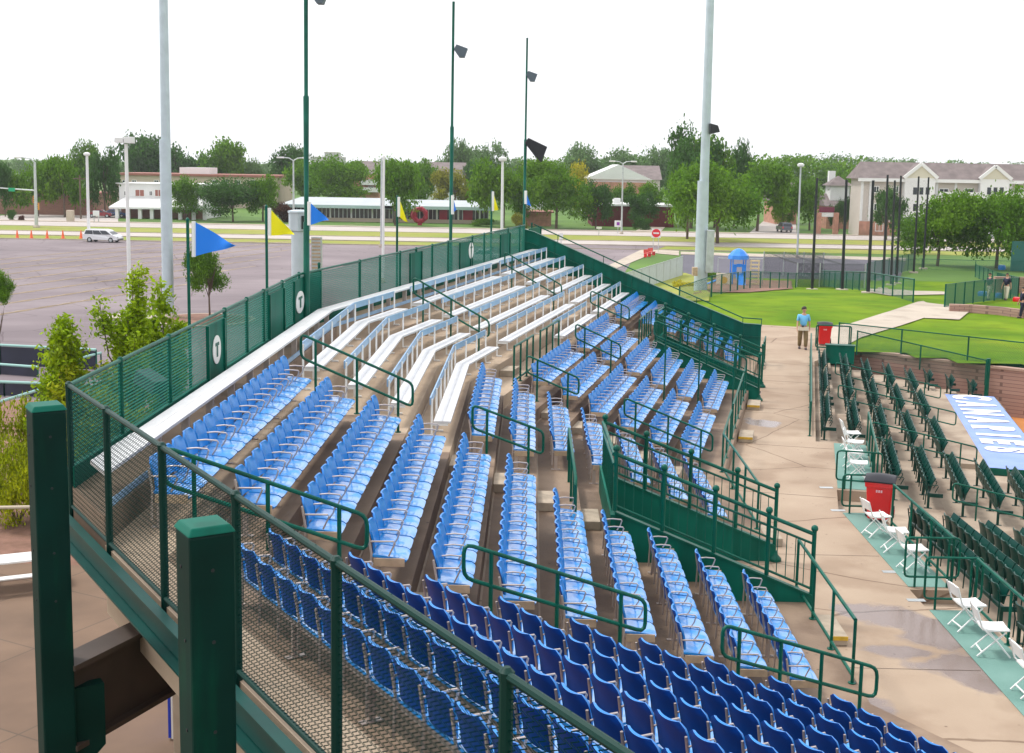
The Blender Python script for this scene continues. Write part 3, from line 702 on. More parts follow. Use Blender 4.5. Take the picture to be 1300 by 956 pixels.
Cx = C0.copy(); Cx.z = 0                                  # corner
K12 = line_meet(1, FEN1, 2, FEN2)
C0b = on_fence_line(1, FEN1)                              # where the two lines meet on the ground
ENDF = W(2, FEN2, VEND)
def fence(label, a, b, zb, zt, posts, panels=(), flat=3.5, r_post=.034, group='chain link fences round the top of the stand', pitch=.046, r=.0048, wm=None, pm=None):
    root = thing('chain_link_fence', label, 'fence', Vector((a.x, a.y, zb[0])), 0, group); L = (b - a).length
    at = lambda s, z: Vector((a.x + (b.x - a.x) * s / L, a.y + (b.y - a.y) * s / L, z)); zz = lambda q, s: q[0] + (q[1] - q[0]) * s / L
    chain_obj('wire_mesh', root, [(a, b, (zb[0] + .02, zb[1] + .02), (zt[0] - .02, zt[1] - .02))], wm or M_wire, pitch=pitch, r=r)
    mb = MB(); mb.tube([at(0, zt[0]), at(L, zt[1])], .027, 8); mb.build('top_rail', pm or M_green, root, smooth=True)
    mb = MB(); mb.tube([at(0, zb[0]), at(L, zb[1])], .024, 8); mb.build('bottom_rail', pm or M_green, root, smooth=True)
    for s in posts:
        mb = MB(); mb.tube([at(s, zz(zb, s) - .35), at(s, zz(zt, s) - .0)], r_post, 8); mb.lathe(at(s, zz(zt, s) - .03), [(r_post + .004, 0), (r_post + .006, .05), (.02, .075)], 8); mb.build('post', pm or M_green, root, smooth=True)
    # tie wires
    mb = MB(); s = .3
    while s < L: mb.tube(arc(at(s, zz(zt, s)), .031, 0, 5.5, 6, Vector((0, 0, 1)), Vector((0, 1, 0))), .003, 4); s += .38
    mb.build('tie_wires', M_green, root)
    return root, at
nearL = 16.5; Efar = C0b + fdir * nearL
f_near, at_n = fence('near chain link fence with heavy posts across the lower left corner, seen from outside', C0b, Efar, (3.62, 3.62), (5.05, 5.05),
      [0.0] + [(Vector((*G(x, y, 5.05).xy, 0)) - C0b).dot(fdir) for x, y in ((131, 521), (199, 568), (287, 631), (421, 715))] + [9.6, 11.6, 13.6], r_post=.038, pitch=.056, r=.0024, wm=M_wired, pm=M_postd)
L1 = (K12 - C0b).length
def s_on(a, b, px, py, z): p = G(px, py, z); d = (b - a).normalized(); return (p - a).dot(d) if False else (Vector((p.x, p.y, 0)) - a).dot(d)
p1s = [s_on(C0b, K12, x, y, 5.07) for x, y in ((143, 456), (198, 427), (276, 394), (307, 381), (333, 371), (362, 360), (386, 350), (411, 338))]
f_left, at_l = fence('long chain link fence behind the fence bench, from near corner to the bend', C0b, K12, (FB, FB), (5.05, ZF1 + .03), p1s)
L2 = (ENDF - K12).length
p2s = [s_on(K12, ENDF, x, y, 5.15) for x, y in ((442, 330), (471, 325), (498, 320), (520, 316), (542, 312), (562, 308), (597, 302), (612, 299), (641, 293), (655, 290), (672, 287))]
f_far, at_f = fence('far chain link fence from the bend to the green end wall', K12, ENDF, (FB, FB), (ZF1 + .03, ZF2 + .05), p2s, r_post=.036, r=.0056)
# solid green panels fixed on the fence, some with white oval signs
def panel(at, s0, s1, zt, label, oval=None, mark=True):
    a, b = at(s0, FB - .2), at(s1, FB - .2); root = thing('green_windbreak', label, 'panel', a, 0, 'green solid panels on the rear fence'); d = (b - a).normalized(); n = Vector((-d.y, d.x, 0)); n = n if n.x > 0 else -n; n = n if n.y < 0 or n.x > 0 else n
    n = Vector((d.y, -d.x, 0))
    mb = MB(); o = n * .05; e = n * .075
    mb.box8([a + o, b + o, b + e, a + e] + [Vector((q.x, q.y, zt)) for q in (a + o, b + o, b + e, a + e)]); mb.build('sheet', M_green2, root, bevel=.006)
    for s in (0.02, .98):
        mb = MB(); q = a.lerp(b, s) + n * .09; mb.box8([q - d * .03 - n * .015, q + d * .03 - n * .015, q + d * .03 + n * .02, q - d * .03 + n * .02] + [Vector((w_.x, w_.y, zt)) for w_ in (q - d * .03 - n * .015, q + d * .03 - n * .015, q + d * .03 + n * .02, q - d * .03 + n * .02)]); mb.build('edge_trim', M_green, root)
    if oval:
        t, zc, hw, hh = oval; c = a.lerp(b, t) + n * .082; c.z = zc
        mb = MB(); ring = [(c + d * (hw * math.cos(x)) + Vector((0, 0, hh * math.sin(x)))) for x in [2 * math.pi * i / 28 for i in range(28)]]
        i0 = len(mb.v); mb.v += ring + [q + n * .012 for q in ring]; mb.f.append(tuple(range(28, 56))); mb.m.append(0); mb.f.append(tuple(reversed(range(28)))); mb.m.append(0)
        for i in range(28): mb.f.append((i, (i + 1) % 28, 28 + (i + 1) % 28, 28 + i)); mb.m.append(0)
        sg = mb.build('oval_sign', M_white, root)
        mk = MB(); c2 = c + n * .016
        def rect(x0, x1, z0, z1): mk.box8([c2 + d * x + Vector((0, 0, z)) + n * y_ for z, (x, y_) in ((z0, (x0, 0)), (z0, (x1, 0)), (z0, (x1, .004)), (z0, (x0, .004)), (z1, (x0, 0)), (z1, (x1, 0)), (z1, (x1, .004)), (z1, (x0, .004)))])
        rect(-hw * .45, hw * .45, hh * .28, hh * .5); rect(-hw * .16, hw * .16, -hh * .5, hh * .28)
        mk.build('sign_mark', M_green, sg)
        rect  # noqa
sA = s_on(C0b, K12, 239, 407, 5.07); sB = s_on(C0b, K12, 268, 397, 5.07)
panel(at_l, sA, sB, 4.98, 'large green fence panel with white oval sign, behind the first blue row', (.5, 4.52, .26, .24))
panel(at_l, s_on(C0b, K12, 337, 370, 5.07), s_on(C0b, K12, 359, 361, 5.07), 5.0, 'plain green fence panel left of the twin panels at the bend')
panel(at_l, s_on(C0b, K12, 372, 355, 5.07), s_on(C0b, K12, 388, 349, 5.07), 5.03, 'green fence panel with white oval sign just before the bend', (.55, 4.5, .5, .25))
panel(at_l, s_on(C0b, K12, 389, 349, 5.07), s_on(C0b, K12, 409, 339, 5.07), 5.03, 'green fence panel in the corner of the bend')
for a_, b_, o_, lb in ((503, 519, None, 'green fence panel beside the yellow pennant pole on the far fence'), (569, 584, (1.0, 4.75, .3, .28), 'green fence panel with white oval sign at the tall green floodlight pole'), (623, 636, None, 'green fence panel in front of the parked white car'), (661, 677, None, 'green fence panel at the corner of the end wall')):
    panel(at_f, s_on(K12, ENDF, a_, 318 - (a_ - 503) * .19, 5.15), s_on(K12, ENDF, b_, 315 - (b_ - 519) * .19, 5.15), 5.08, lb, o_)

# green edge channel of the platform, soffit strip and girder below
mb = MB(); q = fnrm * .06
for a, b in ((C0b, Efar),):
    pa, pb = a.copy(), b.copy(); pa.z = pb.z = 3.44; mb.bar(pa + fnrm * .1, pb + fnrm * .1, .05, .24); pa.z = pb.z = 3.30; mb.bar(pa + fnrm * .16, pb + fnrm * .16, .12, .02); pa.z = pb.z = 3.585; mb.bar(pa + fnrm * .14, pb + fnrm * .14, .1, .02)
ch = mb.build('edge_beam', mat('dark_green_channel', (.0, .05, .042), .4, var=.2, nscale=2, spec=.35)); tag(ch, 'long green steel edge channel under the near chain link fence', 'beam')
mb = MB(); pa, pb = C0b.copy(), Efar.copy(); pa.z = pb.z = 3.22; mb.bar(pa + fnrm * .05, pb + fnrm * .05, .1, .13); struct(mb, 'slab_edge', M_tan)
mb = MB(); a = W(1, FEN1 - .14, 0); pa = on_fence_line(1, FEN1 - .12); pb = line_meet(1, FEN1 - .12, 2, FEN2 - .12); pc = W(2, FEN2 - .12, VEND)
for x, y in ((pa, pb), (pb, pc)):
    x = x.copy(); y = y.copy(); x.z = y.z = fl(0) - .3; mb.bar(x, y, .06, .9)
o = mb.build('edge_beam', M_green2); tag(o, 'green steel fascia along the outer edge below the rear fence', 'beam')
# kick plate inside the fence, dark green, seen behind the long bench
mb = MB()
for x, y in ((on_fence_line(1, FEN1 + .07), line_meet(1, FEN1 + .07, 2, FEN2 + .07)), (line_meet(1, FEN1 + .07, 2, FEN2 + .07), W(2, FEN2 + .07, VEND - .1))):
    x = x.copy(); y = y.copy(); x.z = y.z = fl(0) + .13; mb.bar(x, y, .02, .25)
o = mb.build('kick_plate', M_green2); tag(o, 'low green kick plate at the foot of the rear fence behind the long bench', 'plate')
# big square columns in front
M_col = mat('shaded_green_column_paint', (0.0, 0.022, 0.017), 0.55, var=.2, nscale=2, spec=.15); overlay(M_col, 'streaks', 6, (2.2, 1.6, 1.3), .58, (1, 1, .12)); overlay(M_col, 'spots', 9, (3.5, 1.8, 1.2), .06)  # shade on the faces towards the camera is put into this dark green
def column(px_l, px_r, py_top, dist, label, bracket=False):
    xc = (px_l + px_r) / 2; P_ = D(xc, py_top, dist); hw = .145
    c = Vector((P_.x, P_.y, -3.5)); root = thing('square_column', label, 'column', c, 0, 'heavy green square columns outside the near fence')
    d, n = fdir, fnrm; zt = P_.z
    def ring(h, z): return [Vector((c.x, c.y, z)) + d * (h * sx) + n * (h * sy) for sx, sy in ((-1, -1), (1, -1), (1, 1), (-1, 1))]
    mb = MB(); mb.box8(ring(hw, -3.495) + ring(hw, zt - .05)); mb.build('shaft', M_col, root, bevel=.02)
    mb = MB(); mb.box8(ring(hw + .012, zt - .05) + ring(hw - .02, zt)); mb.build('cap', M_green2, root, bevel=.012)
    mb = MB()
    for z in (zt - .28, zt - .75, zt - 1.35, zt - 1.8):
        for sgn in (1,):
            p = Vector((c.x, c.y, z)) + n * (hw + .002) - d * .03 * (1 if int(z * 10) % 2 else -1)
            mb.tube([p - n * .004, p + n * .004], .012, 8)
            p2 = Vector((c.x, c.y, z)) + d * (hw + .002); mb.tube([p2 - d * .004, p2 + d * .004], .012, 8)
    mb.build('bolt_holes', M_black, root)
    if bracket:
        mb = MB(); z0 = 3.35 - .9
        i = -n; pr = [(hw, -.55), (hw + .28, -.28), (hw + .28, .32), (hw, .32)]
        v = []
        for t in (-.07, .07):
            for a_, b_ in pr: v.append(Vector((c.x, c.y, z0 + b_)) + i * a_ + d * t)
        i0 = len(mb.v); mb.v += v; mb.f += [(0, 1, 2, 3), (7, 6, 5, 4), (0, 4, 5, 1), (1, 5, 6, 2), (2, 6, 7, 3), (3, 7, 4, 0)]; mb.m += [0] * 6
        mb.build('bracket', M_col, root)
column(36, 80, 512, 11.1, 'left heavy green square column with bracket, outside the fence corner', True)
column(228, 291, 662, 7.75, 'front heavy green square column overlapping the near fence')
# girder from the left column to the stand
mb = MB(); a = Vector((-4.1, 11.1, 2.62)); b = W(1, -3.2, 13.6, 2.62); mb.bar(a, b, .12, .75); mb.bar(a + Vector((0, 0, -.4)), b + Vector((0, 0, -.4)), .3, .05); mb.bar(a + Vector((0, 0, .38)), b + Vector((0, 0, .38)), .3, .05)
o = mb.build('girder', mat('dark_brown_girder', (.055, .038, .03), .6, var=.2, nscale=2)); tag(o, 'brown girder under the platform running in from the left column', 'beam')
# white conduit from left to the column
mb = MB(); a = G(-40, 646, 3.0); a = D(-40, 645, 11.6); b = D(86, 643, 11.9); mb.tube([a, b], .017, 8)
o = mb.build('pipe', mat('cream_pipe', (.6, .5, .38), .5), smooth=True); tag(o, 'thin white pipe running level behind the left column', 'pipe')
# support columns and wall below the stand (outer side, under the platform)
for i, (fr, v) in enumerate(((1, 17.5), (1, 22.5), (1, 27.5), (2, 31), (2, 38), (2, 45))):
    u = (FEN1 if fr == 1 else FEN2) + .4; mb = MB(); mb.fbox(fr, u - .18, u + .18, v - .18, v + .18, -3.495, 3.0); o = mb.build('support_column', M_conc_l, bevel=.02); tag(o, f'concrete column under the stand platform, {ORD[i + 1]} from the near corner', 'column', 'columns under the stand')
mb = MB(); a = W(1, -2.6, 16, 0); b = W(1, -2.6, 29, 0); c = W(2, -8.5, 50, 0)
mb.bar(Vector((a.x, a.y, -.3)), Vector((b.x, b.y, -.3)), .2, 6.3); mb.bar(Vector((b.x, b.y, -.3)), Vector((c.x, c.y, -.3)), .2, 6.3)
e = W(0, 6.3, 0, -.3); mb.bar(Vector((a.x, a.y, -.3)), Vector((e.x, e.y, -.3)), .2, 6.0)
struct(mb, 'understand_wall', M_rbrick)

# ------------------------------------------------------------------ green end wall
gw = thing('end_wall', 'tall sloping dark green wall closing the far end of the stand', 'wall', W(2, -6, VEND + .1, 0)); wp = [(-11.3, 5.05), (-10.9, 4.96), (-6.89, 3.33), (-4.97, 2.58), (-2.3, 1.58), (-1.62, 1.56)]
mb = MB(); n = len(wp)
for v in (VEND, VEND + .16):
    pass
for (u0, z0), (u1, z1) in zip(wp[:-1], wp[1:]):
    mb.prism([tuple(W(2, u0, VEND).xy), tuple(W(2, u1, VEND).xy), tuple(W(2, u1, VEND + .16).xy), tuple(W(2, u0, VEND + .16).xy)], [-3.4] * 4, [z0, z1, z1, z0])
mb.build('sheet', M_green2, gw)
mb = MB()
for (u0, z0), (u1, z1) in zip(wp[:-1], wp[1:]): mb.bar(W(2, u0, VEND + .08, z0 + .015), W(2, u1, VEND + .08, z1 + .015), .22, .04)
mb.build('cap', M_green, gw)
mb = MB()
for (u0, z0), (u1, z1) in zip(wp[:-1], wp[1:]): mb.bar(W(2, u0, VEND - .02, z0 - .48), W(2, u1, VEND - .02, z1 - .48), .035, .05)
for u in (-10, -8.4, -6.8, -5.2, -3.6, -2.3):
    z = 4.96 + (u + 10.9) * (1.58 - 4.96) / (8.6); mb.bar(W(2, u, VEND - .015, z - 2.2), W(2, u, VEND - .015, z), .03, .03)
mb.build('seam_strip', M_green, gw)
mb = MB(); mb.tube([W(2, -10.9, VEND + .1, 5.28), W(2, -6.9, VEND + .1, 3.62), W(2, -2.35, VEND + .1, 1.82), W(2, -1.6, VEND + .1, 1.8)], .024, 8)
for u in (-9.9, -8, -6.1, -4.2, -2.35, -1.62): z = 5.28 + (u + 10.9) * (1.82 - 5.28) / 8.55 if u < -2.4 else 1.81; mb.tube([W(2, u, VEND + .1, z - .3), W(2, u, VEND + .1, z)], .014, 6)
mb.build('handrail', M_green, gw, smooth=True)
guard([W(2, -1.45, VEND + .6, 0), W(2, -1.45, VEND - 1.2, 0)], 1.05, 'short green railing at the foot of the end wall on the concourse', 1.2, mid=False)

# ------------------------------------------------------------------ tall poles and pennants on the fence
def floodpole(px_b, py_b, px_t, py_t, u_off, dist, r0, r1, label, heads=(), m=M_green, zb=-3.5, group=None, joint=None):
    B = D(px_b, py_b, dist); T = D(px_t, py_t, dist); B = Vector((B.x, B.y, zb)); top = Vector((B.x + (T.x - B.x) * .5, B.y, T.z))
    root = thing('light_pole', label, 'pole', B, 0, group); mb = MB(); H_ = top.z - zb; prof = [(0, r0)]
    for f_ in (joint or []): prof += [(f_, r0 + (r1 - r0) * f_ + .012), (f_ + .002, r0 + (r1 - r0) * f_ - .01)]
    prof.append((1, r1)); mb.tube([B.lerp(top, t) for t, _ in prof], [r for _, r in prof], 12); mb.build('shaft', m, root, smooth=True)
    mb = MB(); mb.lathe(B, [(r0 * 1.9, 0), (r0 * 1.9, .06), (r0 * 1.1, .1)], 12); mb.build('base_plate', m, root)
    for (hx, hy, sc, kind) in heads:
        P_ = D(hx, hy, dist); zc = P_.z; side = 1 if P_.x > top.x else -1; a = Vector((B.lerp(top, (zc - zb) / H_).x, B.y, zc + .05 * sc))
        mb = MB(); mb.tube([a, Vector((P_.x - side * .25 * sc, P_.y, zc + .1 * sc))], .03 * sc, 6); mb.build('arm', M_gal, root)
        if kind == 'flood':
            mb = MB(); c = Vector((P_.x, P_.y, zc)); h = .32 * sc
            v = [c + Vector((x * h * side, y * h, z * h)) for x, y, z in ((-1, -.8, .2), (-.6, -.8, .9), (1.0, -.9, .35), (.55, -.9, -.9), (-.2, -.8, -.9), (-1, .8, .2), (-.6, .8, .9), (1.0, .9, .35), (.55, .9, -.9), (-.2, .8, -.9))]
            mb.v += v; mb.f += [(0, 1, 2, 3, 4), (9, 8, 7, 6, 5)] + [(i, 5 + i, 5 + (i + 1) % 5, (i + 1) % 5) for i in range(5)]; mb.m += [0] * 7
            mb.build('floodlight', mat('grey_lamp_housing', (0.09, 0.12, 0.15), 0.5), root)
    return root, B, top
GP_ = 'tall dark green lighting poles standing behind the rear fence'
ptf = lambda fr, u, v, z=0: W(fr, u, v, z)
dA = W(1, FEN1 - .3, 0).y
y390 = G(389, 350, 5.07).y; floodpole(388, 420, 391, -60, 0, y390 + .2, .075, .05, 'tall green lighting pole at the fence bend, running out of the top of the picture', [(405, -4, .55, 'flood')], group=GP_, joint=[.62, .8])
y575 = G(572, 303, 5.15).y; floodpole(570.5, 400, 577, 2, 0, y575 + .3, .085, .045, 'tall green lighting pole with one floodlight head, in the middle of the far fence', [(585, 65, .72, 'flood')], group=GP_, joint=[.5, .75])
y667 = G(664, 287, 5.2).y; r667, _, _ = floodpole(664, 380, 668.5, 48, 0, y667 + .3, .085, .04, 'tall green lighting pole with one floodlight head at the fence corner', [(675, 97, .72, 'flood')], group=GP_, joint=[.5, .75])
# black loudspeaker cover on the last pole
P_ = D(679, 191, y667 + .3); mb = MB(); c = P_
v = [c + Vector(q) for q in ((-.42, -.3, .3), (-.28, -.35, .5), (.5, -.3, .15), (.28, -.3, -.48), (.02, -.35, -.25), (-.42, .3, .3), (-.28, .3, .5), (.5, .3, .15), (.28, .3, -.48), (.02, .3, -.25))]
mb.v += v; mb.f += [(4, 3, 2, 1, 0), (5, 6, 7, 8, 9)] + [(i, (i + 1) % 5, 5 + (i + 1) % 5, 5 + i) for i in range(5)]; mb.m += [0] * 7
o = mb.build('loudspeaker', mat('black_grille', (.02, .022, .028), .7), bevel=.03, org=c.copy()); tag(o, 'dark angular loudspeaker hung on the green pole at the fence corner', 'loudspeaker', 'dark loudspeakers on poles')
def pennant(px_b, py_b, py_t, fr, flag, color, label, dist, at_pole=False, fold=.0):
    B = D(px_b, py_b, dist); T = D(px_b, py_t, dist); B.z = fl(0) - .2; B.y = dist
    if not at_pole:
        root = thing('flagpole', 'slim green pole carrying the ' + label, 'flagpole', B, 0, 'slim green pennant poles on the fence'); mb = MB(); mb.tube([B, Vector((B.x, B.y, T.z))], .018 + dist * .0004, 8); mb.build('shaft', M_green, root, smooth=True)
        mb = MB(); mb.lathe((B.x, B.y, T.z - .01), [(.03, 0), (.035, .03), (.01, .06)], 8); mb.build('finial', M_green, root, smooth=True)
    (x0, y0), (x1, y1), (x2, y2) = flag           # hoist top, hoist bottom, fly tip (photo points)
    a, b, c = D(x0, y0, dist), D(x1, y1, dist), D(x2, y2, dist)
    mb = MB(); N = 14; rows = 8; W_ = (c - a).length
    ph = random.uniform(0, 6); 
    def f(s, t):
        p = a.lerp(b, t); q = p.lerp(c, s); wv = .10 * W_ * s * math.sin(s * 7 + ph + t * 1.3) * (1 - .3 * t)
        q = q + Vector((0, wv + fold * s * W_, -.03 * W_ * s * math.sin(s * 5 + ph))); return q
    mb.shell(f, N, rows, .004); fo = mb.build('pennant', color, smooth=True, org=a.copy()); tag(fo, label, 'pennant', 'triangular pennants flying along the rear fence')
    mb = MB(); s_ = (a - b).normalized(); mb.bar(a - b + Vector((0, -.012, 0)), Vector((0, -.012, 0)) + (b - b), .05, .03) if False else None
    hb = MB(); hb.tube([a + Vector((.0, -.006, 0)), b + Vector((.0, -.006, 0))], .02 + dist * .0007, 6); ORG[fo.name] = a.copy(); hb.build('hoist_tape', M_white, fo)
pennant(240.5, 415, 280, 1, ((246, 281), (246, 326), (300, 311)), M_blc, 'large blue pennant, nearest of the row, on its own pole', G(240, 407, 5.07).y + .1)
pennant(339, 370, 263, 1, ((342, 264), (342, 299), (373, 298)), M_yel, 'yellow pennant flying left of the grey vent tower', G(339, 369, 5.07).y + .1)
pennant(390, 350, 255, 1, ((392.5, 256), (392.5, 286), (417, 279)), M_blc, 'blue pennant on the tall pole at the bend', y390 + .1, True)
pennant(504, 320, 250, 2, ((506, 250), (506, 275), (518, 283)), M_yel, 'drooping yellow pennant left of the middle lighting pole', G(504, 319, 5.15).y + .1)
pennant(574, 300, 247, 2, ((574.5, 248), (574.5, 272), (579, 266)), M_blc, 'blue pennant hanging folded against the middle lighting pole', y575 + .1, True)
pennant(623.5, 297, 243, 2, ((625.5, 243), (625.5, 268), (633, 266)), M_yel, 'small yellow pennant beside the white lamp post', G(624, 297, 5.15).y + .1)
pennant(667, 290, 242, 2, ((667.5, 242), (667.5, 259), (674, 262)), M_blc, 'smallest blue pennant, on the corner lighting pole', y667 + .1, True)
# ================================================================== GROUND, ROADS, LAWN
GZ = -3.5
g = MB()
def sheet(name, poly, z, m, th=None):
    mb = MB(); mb.q(*[(x, y, z) for x, y in poly]); return struct(mb, name, m)
sheet('ground', [(-3000, -200), (3000, -200), (3000, 4500), (-3000, 4500)], GZ, M_grass3)
sheet('parking_lot', [(-160, 41), (-14, 41), (-9, 56), (3, 90), (12, 135), (17, 172), (-160, 172)], GZ + .02, M_asph)
mb = MB(); mb.q((-160, 172), (17, 172), (17, 180), (-160, 180), ) if False else None
sheet('verge', [(-400, 172.2), (120, 172.2), (120, 181), (-400, 181)], GZ + .03, M_grass2)
sheet('road', [(-400, 181), (400, 181), (400, 191), (-400, 191)], GZ + .06, M_road)
sheet('median', [(-400, 191.2), (400, 191.2), (400, 205), (-400, 205)], GZ + .10, M_grass2)
sheet('road', [(-400, 205.2), (400, 205.2), (400, 220), (-400, 220)], GZ + .06, M_road)
sheet('sidewalk', [(-400, 222.5), (400, 222.5), (400, 224.5), (-400, 224.5)], GZ + .05, M_pathm)
kb = MB()
for y in (172.0, 180.9, 191.05, 204.9, 220.1): kb.box(-400, 30 if y == 172 else 400, y - .09, y + .09, GZ, GZ + .17)
struct(kb, 'kerb', M_pathm)
# driveways
sheet('driveway', [tuple(G(x, y, GZ).xy) for x, y in ((943, 303), (1012, 305), (1010, 272), (985, 268))], GZ + .08, M_road)
sheet('driveway', [tuple(G(x, y, GZ).xy) for x, y in ((655, 346), (755, 346), (845, 313), (700, 303))], GZ + .05, M_asph)
sheet('driveway', [tuple(G(x, y, GZ).xy) for x, y in ((0, 281), (150, 282), (150, 266), (0, 274))], GZ + .045, M_road)
sheet('sidewalk', [tuple(G(x, y, GZ).xy) for x, y in ((800, 296), (838, 296), (850, 282), (835, 282))], GZ + .07, M_pathm)
sheet('sidewalk', [tuple(G(x, y, GZ).xy) for x, y in ((755, 346), (772, 346), (830, 322), (862, 325), (862, 319), (815, 317))], GZ + .07, M_pathm)
sheet('far_parking_lot', [tuple(G(x, y, GZ).xy) for x, y in ((868, 352), (1140, 362), (1150, 333), (1010, 326), (864, 324))], GZ + .05, M_asph2)
sheet('sidewalk', [tuple(G(x, y, GZ).xy) for x, y in ((864, 323.5), (1150, 332), (1150, 328), (864, 320))], GZ + .07, M_pathm)
# faded stall lines in the lot
ln = MB(); M_line = mat('faded_yellow_line', (0.45, 0.34, 0.22), 0.9, var=.2, nscale=.5)
def stripe(a, b, w=.12, z=GZ + .035):
    a = Vector((a.x, a.y, z)); b = Vector((b.x, b.y, z)); n = (b - a).normalized(); n = Vector((-n.y, n.x, 0)) * w / 2; ln.q(a - n, b - n, b + n, a + n)
base_d = (G(183, 328, GZ) - G(13, 348, GZ)).normalized()
for i in range(9):
    o = Vector((0, 0, 0)) + G(13, 348, GZ) + Vector((0, -14.5 * (i - 3), 0))
    a = o - base_d * 60; b = o + base_d * 75
    def clip(p): return p
    stripe(a, Vector((min(b.x, -12 + max(0, (b.y - 60)) * .15), b.y, 0)), .16)
    for j in range(46):
        c = o + base_d * (-58 + j * 2.75)
        if c.x > -14: continue
        n = Vector((.35, 1, 0)).normalized(); stripe(c - n * 4.6, c + n * 4.6, .09)
struct(ln, 'parking_lines', M_line)
# planting bed, picnic paving
sheet('planting_bed', [(-60, 36.5), (-5.5, 33), (-5.7, 36), (-9, 56), (-14, 56), (-60, 62)], GZ + .04, M_mulch)
M_pave = mat('tan_paving', (0.42, 0.30, 0.21), .85, var=.08, nscale=.6)
def paver_mat():
    m = bpy.data.materials.new('shaded_tan_paving_slabs'); m.use_nodes = True; nt = m.node_tree; b = nt.nodes['Principled BSDF']; b.inputs['Roughness'].default_value = .85
    t = nt.nodes.new('ShaderNodeTexBrick'); t.offset = 0; t.inputs['Color1'].default_value = (.17, .108, .072, 1); t.inputs['Color2'].default_value = (.20, .13, .086, 1); t.inputs['Mortar'].default_value = (.12, .085, .06, 1)  # slab tones lowered so the colour carries the shade on this paving
    t.inputs['Scale'].default_value = 1; t.inputs['Brick Width'].default_value = 3.2; t.inputs['Row Height'].default_value = 3.2; t.inputs['Mortar Size'].default_value = .022
    tc = nt.nodes.new('ShaderNodeTexCoord'); mp = nt.nodes.new('ShaderNodeMapping'); mp.inputs['Rotation'].default_value = (0, 0, R(28)); n = nt.nodes.new('ShaderNodeTexNoise'); n.inputs['Scale'].default_value = .6; n.inputs['Detail'].default_value = 8
    mx = nt.nodes.new('ShaderNodeMix'); mx.data_type = 'RGBA'; mx.blend_type = 'MULTIPLY'; mx.inputs[0].default_value = .6
    nt.links.new(tc.outputs['Object'], mp.inputs[0]); nt.links.new(mp.outputs[0], t.inputs['Vector']); nt.links.new(tc.outputs['Object'], n.inputs['Vector'])
    cr = nt.nodes.new('ShaderNodeValToRGB'); cr.color_ramp.elements[0].position = .3; cr.color_ramp.elements[0].color = (.6, .58, .56, 1); cr.color_ramp.elements[1].position = .65; cr.color_ramp.elements[1].color = (1.15, 1.12, 1.1, 1)
    nt.links.new(n.outputs['Fac'], cr.inputs[0]); nt.links.new(t.outputs['Color'], mx.inputs[6]); nt.links.new(cr.outputs[0], mx.inputs[7]); nt.links.new(mx.outputs[2], b.inputs['Base Color']); return m
sheet('picnic_paving', [(-60, -40), (2, -40), (0, 5), (-3, 15.9), (-5.0, 33), (-60, 36.6)], GZ + .05, paver_mat())

# ---- terrain right of the stand: lawn falling away from the concourse
def smooth(a, b, x): t = max(0, min(1, (x - a) / (b - a))); return t * t * (3 - 2 * t)
def TZ(x, y):
    pts = [(60, -.02), (70, -.12), (84, -.62), (97, -1.45), (108, -2.5), (118, -3.2), (132, -3.46), (200, -3.46)]
    z = pts[0][1]
    for (a, za), (b, zb) in zip(pts[:-1], pts[1:]):
        if a <= y <= b: z = za + (zb - za) * smooth(a, b, y) if False else za + (zb - za) * (y - a) / (b - a)
    lx = 9.2 + (y - 50) * .115                       # falls to the lot on its left side
    s = smooth(0, 8, lx - x)
    return z * (1 - s) + (-3.46) * s
def GT(px, py):                                      # photo point -> place on the terrain
    z = -.5
    for _ in range(25): p = G(px, py, z); z = .5 * z + .5 * TZ(p.x, p.y)
    return Vector((p.x, p.y, TZ(p.x, p.y)))
mb = MB(); nx, ny = 66, 60; xs = [0 + i * 1.3 for i in range(nx)]; ys = [49.5 + j * 1.35 for j in range(ny)]
for i in range(nx):
    for j in range(ny):
        x, y = xs[i], ys[j]; mb.v.append(Vector((x, y, TZ(x, y) + .03 * noise.noise(Vector((x * .3, y * .3, 0))))))
PW1 = G(1062, 440.5, 0); PW2 = G(1330, 468.5, 0); PW1.z = PW2.z = 0        # retaining wall line
for i in range(nx - 1):
    for j in range(ny - 1):
        c = Vector((xs[i] + .65, ys[j] + .67, 0)); u, v = UV(2, c)
        if v < 50.6 and u < 0: continue
        if u >= 0 and v < 54.6 and u < 2.9: continue
        if u >= 2.3 and (c.xy - PW1.xy).cross(PW2.xy - PW1.xy) > -.45: continue
        mb.f.append((i * ny + j, (i + 1) * ny + j, (i + 1) * ny + j + 1, i * ny + j + 1)); mb.m.append(0)
struct(mb, 'lawn', M_grass, smooth=True)
def drape(name, left, right, m, lift=.035, n=14, k=6):
    """strip of paving between two photo outlines, laid on the terrain"""
    L = [GT(*p) for p in left]; Rr = [GT(*p) for p in right]; mb = MB()
    def at(P, t):
        t *= len(P) - 1; i = min(int(t), len(P) - 2); return P[i].lerp(P[i + 1], t - i)
    for i in range(n + 1):
        for j in range(k + 1):
            p = at(L, i / n).lerp(at(Rr, i / n), j / k); mb.v.append(Vector((p.x, p.y, TZ(p.x, p.y) + lift + .02)))
    for i in range(n):
        for j in range(k): a = i * (k + 1) + j; mb.f.append((a, a + 1, a + k + 2, a + k + 1)); mb.m.append(0)
    return struct(mb, name, m)
drape('path', [(1035, 417), (1079, 412), (1130, 396), (1165, 384), (1232, 395)][:4] + [(1172, 383)], [(1064, 446), (1092, 430), (1142, 415), (1175, 404), (1216, 407)], M_pathm, n=24)
drape('path', [(1165, 384), (1200, 388), (1232, 396)], [(1174, 405), (1200, 406), (1218, 407)], M_pathm, lift=.04)
